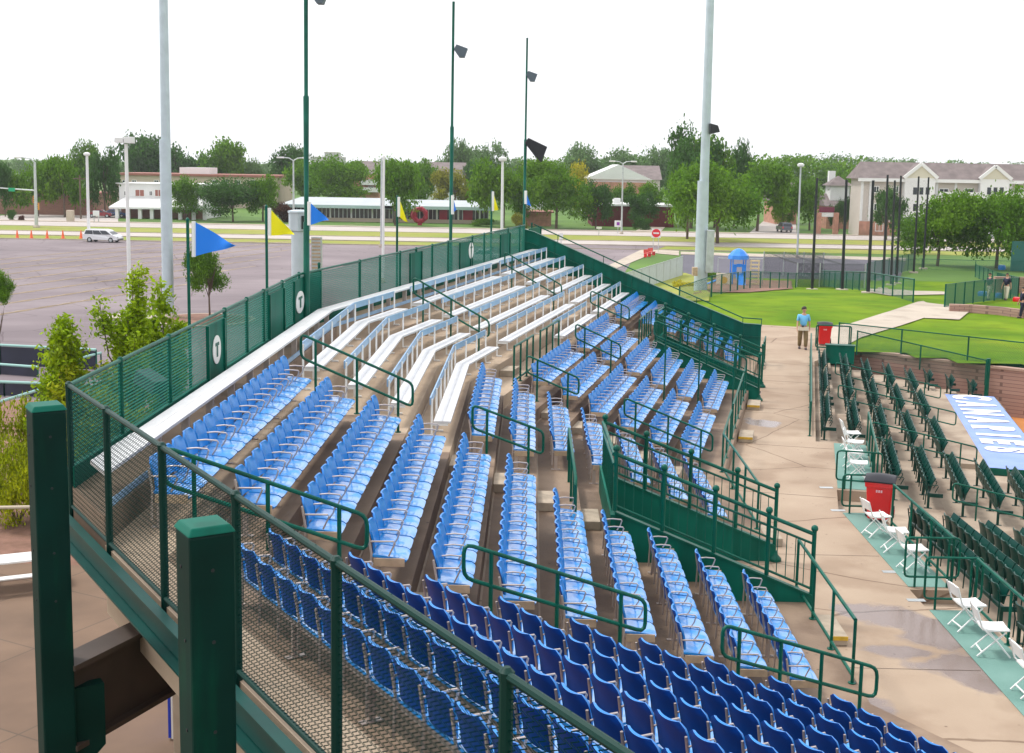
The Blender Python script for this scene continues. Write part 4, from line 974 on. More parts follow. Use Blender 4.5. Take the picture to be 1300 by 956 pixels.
drape('path', [(1100, 366), (1150, 367.5), (1200, 371)], [(1100, 371), (1130, 376), (1200, 374.5)], M_pathm)
drape('mulch_patch', [(905, 352), (960, 356), (1005, 357)], [(880, 374), (950, 372), (1008, 367)], M_mulch)
drape('dry_grass_patch', [(850, 348), (870, 347), (905, 356)], [(800, 372), (850, 388), (900, 383)], M_grass2)
# ---- concourse
cz = 0.0
E2 = 0.98; E1 = 7.12
kE = line_meet(1, EDGE[1], 2, EDGE[2]); kO = line_meet(1, E1, 2, E2); kC = line_meet(0, EDGE[0], 1, EDGE[1])
def conc_mat():
    m = mat('concourse_concrete', (.31, .222, .155), .8, col2=(.43, .33, .24), nscale=.35, bump=.2, bscale=25, detail=9)
    nt = m.node_tree; b = nt.nodes['Principled BSDF']; src = b.inputs['Base Color'].links[0].from_socket
    # wet stains: damp patches with ragged outlines around fixed places
    geo = nt.nodes.new('ShaderNodeNewGeometry'); n = nt.nodes.new('ShaderNodeTexNoise'); n.inputs['Scale'].default_value = 1.1; n.inputs['Detail'].default_value = 7
    nt.links.new(geo.outputs['Position'], n.inputs['Vector'])
    acc = None
    for (x, y, rx, ry, rot) in WET:
        mp = nt.nodes.new('ShaderNodeMapping'); mp.vector_type = 'TEXTURE'; mp.inputs['Location'].default_value = (x, y, 0); mp.inputs['Rotation'].default_value = (0, 0, rot); mp.inputs['Scale'].default_value = (rx, ry, 1)
        nt.links.new(geo.outputs['Position'], mp.inputs[0]); ln_ = nt.nodes.new('ShaderNodeVectorMath'); ln_.operation = 'LENGTH'; nt.links.new(mp.outputs[0], ln_.inputs[0])
        ad = nt.nodes.new('ShaderNodeMath'); ad.operation = 'MULTIPLY_ADD'; ad.inputs[1].default_value = 2.4; nt.links.new(n.outputs['Fac'], ad.inputs[0]); nt.links.new(ln_.outputs['Value'], ad.inputs[2])
        lt = nt.nodes.new('ShaderNodeMapRange'); lt.inputs[1].default_value = 2.30; lt.inputs[2].default_value = 2.02; nt.links.new(ad.outputs[0], lt.inputs[0])
        if acc is None: acc = lt.outputs[0]
        else:
            mm = nt.nodes.new('ShaderNodeMath'); mm.operation = 'MAXIMUM'; nt.links.new(acc, mm.inputs[0]); nt.links.new(lt.outputs[0], mm.inputs[1]); acc = mm.outputs[0]
    mx = nt.nodes.new('ShaderNodeMix'); mx.data_type = 'RGBA'; mx.inputs[7].default_value = (.21, .155, .135, 1); nt.links.new(acc, mx.inputs[0]); nt.links.new(src, mx.inputs[6]); nt.links.new(mx.outputs[2], b.inputs['Base Color'])
    rr = nt.nodes.new('ShaderNodeMapRange'); rr.inputs[3].default_value = .8; rr.inputs[4].default_value = .13; nt.links.new(acc, rr.inputs[0]); nt.links.new(rr.outputs[0], b.inputs['Roughness'])
    return m
wp_ = lambda px, py: G(px, py, 0)
WET = []
for (px, py, rx, ry, rot) in ((1105, 776, .6, .34, -.2), (1150, 788, .75, .40, -.3), (1195, 810, .55, .7, .5), (1225, 850, .5, .8, .5), (1145, 828, .65, .25, -.2), (967, 537, .4, .5, .5), (1130, 450, .1, .1, 0), (957, 497, .2, .4, 0), (1090, 905, .5, .35, 0)):
    p = wp_(px, py); WET.append((p.x, p.y, rx * 1.25, ry * 1.25, rot))
mb = MB(); near = -2.0
a0c = W(0, EDGE[0], near)
far_l = W(2, EDGE[2], 50.4)
poly = [W(1, EDGE[1], 5), W(1, E1 - 1.2, 3), W(1, E1, 3), kO, W(2, E2, 50), W(2, E2, 51.9), G(1066, 442, 0), G(1040, 414, 0), G(962, 411, 0), W(2, -1.6, 51.2), far_l, kE]
mb.prism([(p.x, p.y) for p in [kC, W(1, E1, kC.y - 6), W(1, E1, 16), kO, W(2, E2, 36.3), W(2, .5, 36.3), W(2, .5, 51.9), G(1070, 444, 0), G(1040, 416.5, 0), G(962, 412, 0), W(2, -1.6, 51.2), far_l, kE]], -.3, 0.0)
mb.prism([(p.x, p.y) for p in [W(0, EDGE[0], -4), W(1, E1 + 6, -6), W(1, E1, kC.y - 6.01), kC]], -.3, 0.0)
mb.fbox(2, E2 + .001, 1.95, 30.8, 36.3, -.6, 0.0); mb.fbox(1, E1 + .001, 7.98, 22.6, 27.9, -.6, 0.0); mb.fbox(1, E1 + .001, 7.98, 2, 21.7, -.6, 0.0)
# floors of the stair openings
mb.fbox(1, 1.4, EDGE[1] - .005, VOM1[1], VOM1[2], -.3, 0.0); mb.fbox(2, VOM2[0] - .1, EDGE[2] - .005, VOM2[1], VOM2[2], -.3, 0.0)
CMt = conc_mat(); overlay(CMt, 'spots', 2.6, (.55, .5, .48), .075); overlay(CMt, 'streaks', .55, (.80, .76, .73), .50); overlay(CMt, 'cracks', .22, (.55, .5, .46), .006)
struct(mb, 'concourse', CMt)
jt = MB()
for v in (18.8, 24.6, 30.0, 35.4, 41, 46.5): jt_fr = 1 if v < 28 else 2; jt.fbox(jt_fr, EDGE[jt_fr] + .03, (E1 if jt_fr == 1 else E2) - .02, v, v + .012, .002, .004)
struct(jt, 'concourse_joint', mat('joint_dirt', (.12, .09, .07), .9))
# ================================================================== BUILDINGS
M_beige = mat('beige_wall', (.55, .45, .36), .8, var=.08, nscale=.3); M_pink = mat('rosy_grey_siding', (.57, .51, .46), .75, var=.06, nscale=.4)
M_roofb = mat('brown_shingle_roof', (.19, .155, .15), .9, var=.2, nscale=.8); M_roofw = mat('pale_metal_roof', (.44, .48, .50), .5, var=.08, nscale=.3)
M_rust = mat('rust_red_trim', (.33, .13, .10), .7); M_redp = mat('red_wall_panel', (.36, .008, .035), .5); M_wht = mat('white_wall', (.76, .76, .75), .7, var=.05, nscale=.3)
M_cream = mat('cream_wall', (.62, .58, .46), .7, var=.06, nscale=.3); M_brickp = mat('pale_orange_brick', (.48, .24, .17), .85, var=.2, nscale=1.5)
M_frame = M_white
def rectbox(mb, x0, x1, y0, y1, z0, z1): return mb.box(min(x0, x1), max(x0, x1), y0, y1, min(z0, z1), max(z0, z1))
def building(name, label, px0, px1, dist, depth, py_top, wall, roof=None, wins=(), zb=GZ, cat='building', extra=None, group=None, win_m=None):
    ym = (py_top); a = D(px0, py_top, dist); b = D(px1, py_top, dist); zt = (a.z + b.z) / 2; x0, x1 = a.x, b.x
    root = thing(name, label, cat, Vector(((x0 + x1) / 2, dist, zb)), 0, group)
    mb = MB(); mb.box(x0, x1, dist, dist + depth, zb, zt); mb.build('wall', wall, root)
    if roof:
        kind, py_r, rm = roof; zr = D((px0 + px1) / 2, py_r, dist + depth / 2 if kind != 'flat' else dist).z; e = .5; mb = MB()
        if kind == 'flat': mb.box(x0 - e, x1 + e, dist - e, dist + depth + e, zt + .01, zr)
        elif kind == 'gable':    # ridge along x
            v = [(x0 - e, dist - e, zt), (x1 + e, dist - e, zt), (x1 + e, dist + depth + e, zt), (x0 - e, dist + depth + e, zt), (x0 - e, dist + depth / 2, zr), (x1 + e, dist + depth / 2, zr)]
            mb.v = [Vector(p) for p in v]; mb.f = [(0, 1, 5, 4), (2, 3, 4, 5), (0, 4, 3), (1, 2, 5), (3, 2, 1, 0)]; mb.m = [0] * 5
        elif kind == 'hip':
            h = min(depth / 2, (x1 - x0) / 2 - .1)
            v = [(x0 - e, dist - e, zt), (x1 + e, dist - e, zt), (x1 + e, dist + depth + e, zt), (x0 - e, dist + depth + e, zt), (x0 + h, dist + depth / 2, zr), (x1 - h, dist + depth / 2, zr)]
            mb.v = [Vector(p) for p in v]; mb.f = [(0, 1, 5, 4), (2, 3, 4, 5), (0, 4, 3), (1, 2, 5), (3, 2, 1, 0)]; mb.m = [0] * 5
        elif kind == 'front':    # gable end facing the camera
            xc = (x0 + x1) / 2; v = [(x0 - e, dist - e, zt), (x1 + e, dist - e, zt), (xc, dist - e, zr), (x0 - e, dist + depth, zt), (x1 + e, dist + depth, zt), (xc, dist + depth, zr)]
            mb.v = [Vector(p) for p in v]; mb.f = [(0, 1, 2), (5, 4, 3), (0, 2, 5, 3), (2, 1, 4, 5), (1, 0, 3, 4)]; mb.m = [0] * 5
        mb.build('roof', rm, root)
    for w_ in wins:
        p, q = D(w_[0], w_[1], dist), D(w_[2], w_[3], dist); xa, xb, za, zb_ = p.x, q.x, q.z, p.z
        mb = MB(); t = .12
        mb.box(xa - t, xa, dist - .09, dist - .005, za - t, zb_ + t); mb.box(xb, xb + t, dist - .09, dist - .005, za - t, zb_ + t); mb.box(xa, xb, dist - .09, dist - .005, zb_, zb_ + t); mb.box(xa, xb, dist - .11, dist - .005, za - t, za); mb.box((xa + xb) / 2 - .04, (xa + xb) / 2 + .04, dist - .08, dist - .005, za, zb_)
        f = mb.build('window', M_frame, root); mb = MB(); mb.box(xa, xb, dist - .04, dist - .003, za, zb_); mb.build('pane', (w_[4] if len(w_) > 4 else win_m) or M_glass, f)
    return root, x0, x1, zt
# far left
building('low_building', 'long low brown brick building at the far left, half hidden by dark trees', -40, 118, 247, 14, 245, M_rbrick, ('flat', 243.5, M_rust))
rt, x0, x1, zt = building('long_building', 'long beige building with rust red roof edge behind the white colonnade house', 146, 352, 300, 20, 224, M_beige, ('flat', 221, M_rust), [(x, 229, x + 5, 235) for x in (156, 168, 196, 270, 284, 300, 318, 334)])
mb = MB(); p, q = D(228, 221, 306), D(266, 213, 306); mb.box(p.x, q.x, 306, 314, p.z, q.z); mb.build('rooftop_unit', M_wht, rt)
rt, x0, x1, zt = building('colonnade_house', 'white two storey house with white awning roof on columns and brick ground floor', 151, 262, 242, 12, 234, M_wht, ('flat', 233, M_wht), [(172, 241, 183, 249, M_rust), (197, 241, 205, 249, M_rust), (190, 243, 193, 248), (219, 243, 222, 248), (232, 243, 235, 248), (158, 243, 161, 248)])
p, q = D(142, 262, 238.5), D(261, 262, 238.5); r_ = D(150, 250, 242)
mb = MB(); mb.v = [Vector(v) for v in ((p.x, 236.6, p.z), (q.x, 236.6, p.z), (q.x - 1.5, 241.9, r_.z), (p.x + 1.5, 241.9, r_.z), (p.x, 236.6, p.z - .35), (q.x, 236.6, p.z - .35), (q.x - 1.5, 241.9, p.z - .35), (p.x + 1.5, 241.9, p.z - .35))]; mb.f = [(0, 1, 2, 3), (4, 7, 6, 5), (0, 4, 5, 1), (1, 5, 6, 2), (2, 6, 7, 3), (3, 7, 4, 0)]; mb.m = [0] * 6; mb.build('awning_roof', M_wht, rt)
mb = MB(); mb.box(D(153, 270, 241).x, D(258, 270, 241).x, 241.5, 241.95, GZ, p.z - .36); mb.build('brick_front', M_rbrick, rt)
for x in (149, 163, 178, 193, 229, 246, 260): c = D(x, 275, 237.3); mb = MB(); mb.box(c.x - .32, c.x + .32, 237, 237.6, GZ, p.z - .36); mb.build('column', M_wht, rt)
# modern low building, two wings
def pavilion(px0, px1, label, reds=(), py=(247, 259, 263, 278), dist=241):
    top, eave, gl, base = py; a, b = D(px0, eave, dist), D(px1, eave, dist); zt = D(px0, top + 2.5, dist + 9).z
    root = thing('low_pavilion', label, 'building', Vector(((a.x + b.x) / 2, dist, GZ)), 0, 'low glass fronted buildings beyond the road'); mb = MB()
    mb.v = [Vector(v) for v in ((a.x - 1.5, dist - 2.2, a.z), (b.x + 1.5, dist - 2.2, a.z), (b.x - 1, dist + 9, zt), (a.x + 1, dist + 9, zt), (b.x, dist + 18, a.z), (a.x, dist + 18, a.z))]; mb.f = [(0, 1, 2, 3), (3, 2, 4, 5), (1, 4, 2), (0, 3, 5), (5, 4, 1, 0)]; mb.m = [0] * 5; mb.build('roof', M_roofw, root)
    mb = MB(); mb.box(a.x - 1.6, b.x + 1.6, dist - 2.4, dist - 2.15, a.z - .55, a.z + .05); mb.build('fascia', mat('pale_teal_fascia', (.42, .56, .56), .5), root)
    mb = MB(); mb.box(a.x, b.x, dist + .1, dist + 16, GZ, a.z - .02); mb.build('glazing', M_glass, root)
    n = int((px1 - px0) / 5.2)
    for i in range(n + 1):
        x = a.x + (b.x - a.x) * i / n; mb = MB(); w = .16 if i % 5 == 0 else .06; mb.box(x - w, x + w, dist - .05, dist + .09, GZ, a.z - .03); mb.build('mullion', M_wht if i % 5 == 0 else M_gal, root)
    mb = MB(); mb.box(a.x, b.x, dist - .3, dist + .08, GZ, GZ + .7); mb.build('plinth', M_beige, root)
    for r0, r1 in reds:
        p, q = D(r0, 265, dist - .1), D(r1, 265, dist - .1); mb = MB(); mb.box(p.x, q.x, dist - .2, dist - .06, GZ + .7, a.z - .05); mb.build('red_panel', M_redp, root)
    return root
pavilion(366, 499.5, 'left wing of the low pale roofed building with dark glass front')
pavilion(500.5, 620, 'right wing of the low pale roofed building, with red wall panels', [(521, 530), (558, 568), (588, 600)], (250.5, 261, 265, 281))
mb = MB(); c = D(533, 273, 232); c.z = max(c.z, GZ + 1.75); n = 14; ring = [(c + Vector((1.15 * math.cos(2 * math.pi * i / n), random.uniform(-.25, .25), 1.15 * math.sin(2 * math.pi * i / n)))) for i in range(n)]
mb.tube(ring, [.38 + .12 * (i % 2) for i in range(n)], 6, closed=True); mb.box(c.x - .4, c.x + .4, c.y - .3, c.y + .3, GZ, c.z - 1.1)
o = mb.build('ring_sculpture', M_redp); tag(o, 'ragged red ring sculpture on the lawn before the glass fronted building', 'sculpture')
rt, *_ = building('apartment_block', 'red brick apartment block with white balconies between trees, behind the low pavilion', 447, 481, 320, 14, 221, M_brickp, ('gable', 204.5, M_roofb), [(468, 228, 474, 233), (468, 237, 474, 242)])
for z_ in (234, 243): p, q = D(458, z_, 318.5), D(480, z_, 318.5); mb = MB(); mb.box(p.x, q.x, 318.2, 319.9, p.z - .15, p.z + 1.0); mb.build('balcony', M_wht, rt)
building('apartment_house', 'pale apartment house with wide brown roof above trees, left of the middle lighting pole', 538, 590, 330, 16, 222, M_wht, ('gable', 206, M_roofb))
building('apartment_house', 'brown roofed house seen between two tree crowns right of the middle lighting pole', 664, 690, 330, 14, 220, M_wht, ('gable', 207.5, M_roofb))
building('tower_block', 'tiny hazy grey tower block on the horizon left of centre', 412, 425, 900, 30, 194, mat('hazy_concrete', (.5, .47, .48), .8), ('flat', 193, M_pink)); building('distant_slab', 'long hazy low block on the horizon beside the grey tower', 394, 432, 905, 30, 199.5, mat('hazy_concrete', (.5, .47, .48), .8), ('flat', 199, M_pink))
# white gabled house and brick ones
rt, *_ = building('gabled_hall', 'big white gable with brown side roof above the trees in the centre', 744, 826, 300, 20, 228, M_wht, ('front', 209, M_wht), [])
mb = MB(); p, q = D(744, 229, 299.3), D(826, 229, 299.3); mb.box(p.x, q.x, 299, 299.9, GZ, p.z - .3); mb.build('brick_front', M_brickp, rt)
building('brown_roofed_hall', 'wide brown roof directly right of the white gable', 778, 838, 318, 14, 228, M_pink, ('gable', 210, M_roofb))
building('brown_roofed_house', 'low house with brown roof just above the maroon wall', 806, 838, 262, 10, 255, M_pink, ('hip', 244, M_roofb))
rt, *_ = building('brick_block', 'maroon flat roofed block with white roof units behind the road', 752, 856, 240, 14, 262, M_dbrick, ('flat', 259.5, M_wht))
for a_, b_ in ((779, 788), (812, 824)): p, q = D(a_, 259.5, 243), D(b_, 252, 243); mb = MB(); mb.box(p.x, q.x, 243, 246, p.z, q.z); mb.build('rooftop_unit', M_wht, rt)
building('brick_house', 'long low pinkish house behind the trees left of the maroon block', 664, 700, 236, 8, 270, M_brickp, ('flat', 268.5, M_rust))
building('brown_roofed_house', 'house with brown roof and pink brick at the left of the driveway car', 985, 1012, 262, 12, 256, M_brickp, ('gable', 229, M_roofb))
rt, *_ = building('cupola_house', 'small house with white gable box and square hip roof left of the large residence', 1050, 1086, 246, 10, 262, M_brickp, ('gable', 246, M_roofb))
p, q = D(1054, 247, 248), D(1079, 236, 248); mb = MB(); mb.box(p.x, q.x, 248, 252, p.z - 2, q.z); mb.build('upper_wall', M_wht, rt)
mb = MB(); e = .6; zr = D(1066, 223, 250).z; v = [(p.x - e, 247.4, q.z), (q.x + e, 247.4, q.z), (q.x + e, 252.6, q.z), (p.x - e, 252.6, q.z), ((p.x + q.x) / 2, 250, zr)]; mb.v = [Vector(a) for a in v]; mb.f = [(0, 1, 4), (1, 2, 4), (2, 3, 4), (3, 0, 4), (3, 2, 1, 0)]; mb.m = [0] * 5; mb.build('hip_roof', M_roofb, rt)
p, q = D(1052, 236, 251), D(1061, 217, 251); mb = MB(); mb.box(p.x, q.x, 251, 252.2, p.z - 1, q.z); mb.build('chimney', M_wht, rt)
# large residence
dist = 222; wins = []
for x in (1110, 1135): wins += [(x, 237, x + 5, 244)]
wins += [(1110, 259, 1115, 267), (1193, 240, 1203, 247), (1225, 240, 1235, 248), (1193, 262, 1203, 270), (1225, 262, 1235, 270), (1288, 240, 1298, 248), (1112, 284, 1120, 293), (1140, 284, 1150, 293)]
RD = 7
rt, x0, x1, zt = building('residence', 'large three storey pale residence with brown roof and white gables at the right', 1094, 1345, dist, RD, 229, M_pink, None, wins)
zr = D(1200, 207, dist + RD / 2).z; mb = MB(); e = .8
mb.v = [Vector(v) for v in ((x0 - e, dist - e, zt), (x1 + e, dist - e, zt), (x1 + e, dist + RD + e, zt), (x0 - e, dist + RD + e, zt), (x0 + .5, dist + RD / 2, zr), (x1, dist + RD / 2, zr))]; mb.f = [(0, 1, 5, 4), (2, 3, 4, 5), (0, 4, 3), (1, 2, 5), (3, 2, 1, 0)]; mb.m = [0] * 5; mb.build('roof', M_roofb, rt)
mb = MB(); mb.box(x0 - e, x1 + e, dist - e - .12, dist - e + .05, zt - .45, zt + .12); mb.build('eave_trim', M_wht, rt)
mb = MB(); mb.box(x0 - .06, x1, dist - .06, dist - .01, GZ, D(1100, 281, dist).z); mb.build('brick_base', M_brickp, rt)
for x in (1094.5, 1105, 1147, 1189, 1213, 1243, 1283): p = D(x, 240, dist); mb = MB(); mb.box(p.x - .22, p.x + .22, dist - .16, dist - .07, GZ + 2.6, zt - .46); mb.build('corner_trim', M_wht, rt)
for xa, xb, xp, yp in ((1147, 1190, 1170, 208), (1243, 1284, 1264, 211)):
    a, b, c = D(xa, 232, dist - 1.2), D(xb, 232, dist - 1.2), D(xp, yp, dist - 1.2); mb = MB()
    gz = zt + .3; v = [(a.x, a.y, gz), (b.x, b.y, gz), (c.x, c.y, c.z), (a.x, dist + 3, gz), (b.x, dist + 3, gz), (c.x, dist + 3, c.z)]; mb.v = [Vector(q) for q in v]; mb.f = [(0, 1, 2), (5, 4, 3), (0, 2, 5, 3), (2, 1, 4, 5), (1, 0, 3, 4)]; mb.m = [0, 0, 1, 1, 0]; gp = mb.build('gable', [M_cream, M_roofb], rt)
    mb = MB(); o_ = Vector((0, -.15, 0)); mb.bar(Vector(v[0]) + o_, Vector(v[2]) + o_, .3, .55); mb.bar(Vector(v[1]) + o_, Vector(v[2]) + o_, .3, .55); mb.build('barge_board', M_wht, gp)
    mb = MB(); mb.box(a.x + .3, b.x - .3, dist - 1.15, dist - .2, GZ, gz); bw = mb.build('bay_wall', M_wht, rt)
    for wy in (238, 259, 281):
        for wx in (xp - 11, xp - 3, xp + 5):
            p, q = D(wx, wy + 9, dist - 1.2), D(wx + 5.5, wy, dist - 1.2); mb = MB(); mb.box(p.x, q.x, dist - 1.19, dist - 1.152, p.z, q.z); mb.build('window', M_glass, rt)
for xa, xb in ((1191, 1243), (1285, 1340)):
    for yy in (250, 272): p, q = D(xa, yy, dist - 1.1), D(xb, yy, dist - 1.1); mb = MB(); mb.box(p.x, q.x, dist - 1.2, dist - .1, p.z - .15, p.z); mb.box(p.x, q.x, dist - 1.2, dist - 1.12, p.z, p.z + .9); mb.build('balcony', M_wht, rt)
# brick pylon sign
rt = thing('pylon_sign', 'pale brick pylon sign with maroon head and white board by the far road', 'sign', D(1048, 300, 226) * 1); rt.location = Vector((D(1048, 300, 226).x, 226, GZ)); ORG[rt.name] = rt.location.copy()
for x in (1038, 1060): p = D(x, 300, 226); q = D(x, 270, 226); mb = MB(); mb.box(p.x - .45, p.x + .45, 225.6, 226.4, GZ, q.z); mb.build('pier', M_brickp, rt, bevel=.03)
p, q = D(1040, 269.5, 226), D(1059, 263, 226); mb = MB(); mb.box(p.x, q.x, 225.7, 226.3, p.z, q.z); mb.build('sign_head', mat('maroon_sign', (.16, .01, .04), .5), rt)
p, q = D(1040, 275, 226), D(1058, 269.8, 226); mb = MB(); mb.box(p.x, q.x, 225.8, 226.2, p.z, q.z); mb.build('sign_board', M_wht, rt)

# ================================================================== TREES
def crown_mesh(name, seed, nclump, per, leaf, m, shape=(1, 1, 1), rough=.25, dense=1.0, core=0.35):
    """crown in a unit box: x,y in -1..1, z in 0..1; clumps of small leaves"""
    rnd = random.Random(seed); V = []; Fc = []
    lobes = [(Vector((rnd.uniform(-.62, .62), rnd.uniform(-.62, .62), rnd.uniform(.18, .74))), rnd.uniform(.30, .5)) for _ in range(9)] + [(Vector((0, 0, .55)), .5)]
    for c in range(nclump):
        lc, lr = lobes[rnd.randrange(len(lobes))]
        d = Vector((rnd.gauss(0, 1), rnd.gauss(0, 1), rnd.gauss(0, 1))).normalized(); rad = lr * (rnd.random() ** .45)
        p = lc + Vector((d.x, d.y, d.z * .62)) * rad
        p.z = max(.02, min(1.0, p.z)); w = 1.0
        rr = math.hypot(p.x, p.y)
        lim = 1.0 * math.sqrt(max(.05, 1 - ((p.z - .42) / .6) ** 2))
        if rr > lim: p.x *= lim / rr; p.y *= lim / rr
        cr = rnd.uniform(.045, .095) * (1 + rough)
        for l in range(per):
            q = p + Vector((rnd.gauss(0, 1) * cr, rnd.gauss(0, 1) * cr, rnd.gauss(0, 1) * cr * .55))
            s = leaf * rnd.uniform(.6, 1.3); n = Vector((rnd.gauss(0, .6), rnd.gauss(0, .6), rnd.uniform(.1, 1))).normalized()
            a = n.orthogonal().normalized(); a = Matrix.Rotation(rnd.uniform(0, 6.28), 3, n) @ a; b = n.cross(a)
            i = len(V); V += [tuple(q - a * s), tuple(q - b * s * .55), tuple(q + a * s), tuple(q + b * s * .55)]; Fc.append((i, i + 1, i + 2, i + 3))
    me = bpy.data.meshes.new(name); me.from_pydata(V, [], Fc); me.materials.append(m); return me
LM = {'mid': leafmat('leaves_mid_green', (.07, .19, .008), (.17, .31, .015)), 'dark': leafmat('leaves_dark_green', (.04, .12, .022), (.08, .18, .028)),
      'light': leafmat('leaves_light_green', (.08, .19, .015), (.14, .27, .02)), 'yellow': leafmat('leaves_yellow_green', (.20, .21, .03), (.33, .32, .03)),
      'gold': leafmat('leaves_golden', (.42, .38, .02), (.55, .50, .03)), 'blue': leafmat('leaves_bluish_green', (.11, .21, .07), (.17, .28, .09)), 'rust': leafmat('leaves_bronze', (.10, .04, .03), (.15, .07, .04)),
      'near': leafmat('leaves_bright_spring', (.16, .29, .006), (.36, .48, .012), .4), 'shrub': leafmat('leaves_shrub_yellow_green', (.20, .27, .008), (.40, .44, .012), .4)}
CM = {}
def crown(kind, seed, fine=False):
    k = (kind, seed, fine)
    if k not in CM: CM[k] = crown_mesh('crown_leaves', seed * 13 + 5, 330 if not fine else 480, 22 if not fine else 30, .044 if not fine else .032, LM[kind])
    return CM[k]
def trunk_mesh(seed):
    rnd = random.Random(seed); mb = MB()
    mb.tube([(0, 0, 0), (rnd.uniform(-.03, .03), 0, .25), (rnd.uniform(-.05, .05), rnd.uniform(-.04, .04), .5), (0, 0, .85)], [.05, .038, .028, .008], 8)
    for i in range(6):
        a = rnd.uniform(0, 6.28); z0 = rnd.uniform(.2, .5); L = rnd.uniform(.25, .5)
        mb.tube([(0, 0, z0), (math.cos(a) * L * .5, math.sin(a) * L * .5, z0 + .14), (math.cos(a) * L, math.sin(a) * L, z0 + .32)], [.022, .015, .004], 6)
    return mb.mesh('trunk_and_limbs', M_bark, True)
TRK = [trunk_mesh(i) for i in range(3)]
ntree = 0
def tree(px, py_top, wpx, dist, kind, label, py_base=None, zb=GZ, trunk=.22, group='trees beyond the road', seed=None, fine=False, name='tree', zc=None, squash=.9):
    """px centre, py_top top of crown, wpx width in the photo at this distance"""
    global ntree; ntree += 1; seed = seed if seed is not None else ntree % 5
    T = D(px, py_top - 3, dist); Hh = T.z - zb; wd = wpx * dist / F / 2 * (1.25 if dist > 160 else 1.4); x = T.x
    root = thing(name, label, 'tree', Vector((x, dist, zb)), 0, group); ORG[root.name] = Vector((0, 0, 0))
    c = inst(crown(kind, seed, fine), 'crown', root, (0, 0, Hh * trunk), rz=ntree * 1.7, scale=(wd, wd * squash, Hh * (1 - trunk)))
    t = inst(TRK[ntree % 3], 'trunk', root, (0, 0, 0), rz=ntree, scale=(min(wd, Hh * .5) * .9, min(wd, Hh * .5) * .9, Hh * .95)); return root
TL = [
 (4, 204, 26, 236, 'dark', 'dark tree cut off at the far left edge above the road'),
 (45, 198, 62, 240, 'mid', 'broad green tree before the low brown building at far left'),
 (80, 200, 50, 238, 'mid', 'round green tree right of the street lamp at far left'),
 (99, 182, 42, 300, 'light', 'tall thin-leaved tree rising behind the round green trees at left'),
 (131, 190, 40, 244, 'dark', 'dark tree beside the left end of the white colonnade house'),
 (172, 168, 70, 345, 'dark', 'tall dark tree behind the rust edged roof, left of the big grey pole'),
 (222, 177, 66, 350, 'dark', 'tall dark tree behind the rust edged roof, right of the big grey pole'),
 (292, 178, 68, 335, 'mid', 'feathery tree standing above the long beige building'),
 (324, 205, 30, 330, 'blue', 'small bluish tree at the right end of the long beige building'),
 (236, 226, 42, 236, 'light', 'small bright green tree in front of the colonnade house'),
 (295, 228, 78, 232, 'dark', 'low spreading dark tree right of the colonnade house'),
 (333, 221, 44, 236, 'mid', 'round tree between spreading dark tree and twin street lamp'),
 (360, 186, 56, 335, 'dark', 'tall dark tree behind the twin street lamp'),
 (388, 206, 58, 300, 'mid', 'leafy tree left of centre above the low pavilion'),
 (430, 201, 78, 290, 'mid', 'wide leafy tree above the left wing of the low pavilion'),
 (502, 198, 62, 229, 'mid', 'full green tree standing between the two pavilion wings'),
 (534, 201, 48, 300, 'mid', 'tree behind the full green one, above the right pavilion wing'),
 (578, 216, 52, 285, 'yellow', 'yellowish tree above the right wing of the pavilion'),
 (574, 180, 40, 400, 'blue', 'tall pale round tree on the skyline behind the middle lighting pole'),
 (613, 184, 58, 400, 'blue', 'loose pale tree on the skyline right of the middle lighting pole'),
 (598, 203, 34, 330, 'dark', 'dark small tree between pale roof and yellowish tree'),
 (640, 200, 68, 232, 'mid', 'green tree on the verge behind the white lamp post'),
 (668, 205, 44, 260, 'mid', 'green tree left of the trimmed pair near the fence corner'),
 (708, 205, 76, 228, 'mid', 'big round verge tree right of the fence corner'),
 (758, 232, 42, 230, 'dark', 'darker low tree beside the maroon block'),
 (737, 205, 26, 290, 'gold', 'bright golden topped tree by the white gable'),
 (786, 232, 36, 262, 'light', 'light green small tree before the white gable'),
 (820, 233, 40, 256, 'mid', 'bushy tree right of the white gable'),
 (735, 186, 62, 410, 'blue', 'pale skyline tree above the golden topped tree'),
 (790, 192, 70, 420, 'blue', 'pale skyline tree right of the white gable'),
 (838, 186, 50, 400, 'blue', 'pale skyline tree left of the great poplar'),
 (882, 155, 86, 238, 'dark', 'great tall poplar left of the big right pole'),
 (912, 172, 66, 242, 'mid', 'tall tree joined to the great poplar on its right'),
 (936, 182, 44, 250, 'dark', 'shoulder of dark trees right of the great poplar'),
 (815, 246, 36, 234, 'dark', 'dark round tree at the right end of the maroon block'),
 (876, 206, 60, 200, 'mid', 'verge tree left of the big right pole'),
 (915, 203, 110, 190, 'mid', 'wide many limbed verge tree behind the big right pole'),
 (965, 205, 74, 230, 'mid', 'tree overhanging the driveway from the left'),
 (996, 214, 42, 262, 'mid', 'tree at the top of the driveway'),
 (996, 250, 24, 240, 'mid', 'little round tree beside the driveway car'),
 (1031, 226, 48, 238, 'light', 'bright conical tree left of the pylon sign'),
 (1067, 250, 22, 236, 'dark', 'small dark spruce right of the pylon sign'),
 (1129, 240, 44, 208, 'dark', 'dark tree before the left part of the large residence'),
 (1196, 246, 84, 152, 'mid', 'dense round tree in front of the residence, left of the pair'),
 (1272, 240, 90, 150, 'mid', 'dense round tree in front of the residence, right of the pair'),
 (1160, 275, 40, 175, 'dark', 'low dark tree below the white gable of the residence'),
 (1078, 214, 38, 330, 'mid', 'green tree behind the square hip roof'),
]
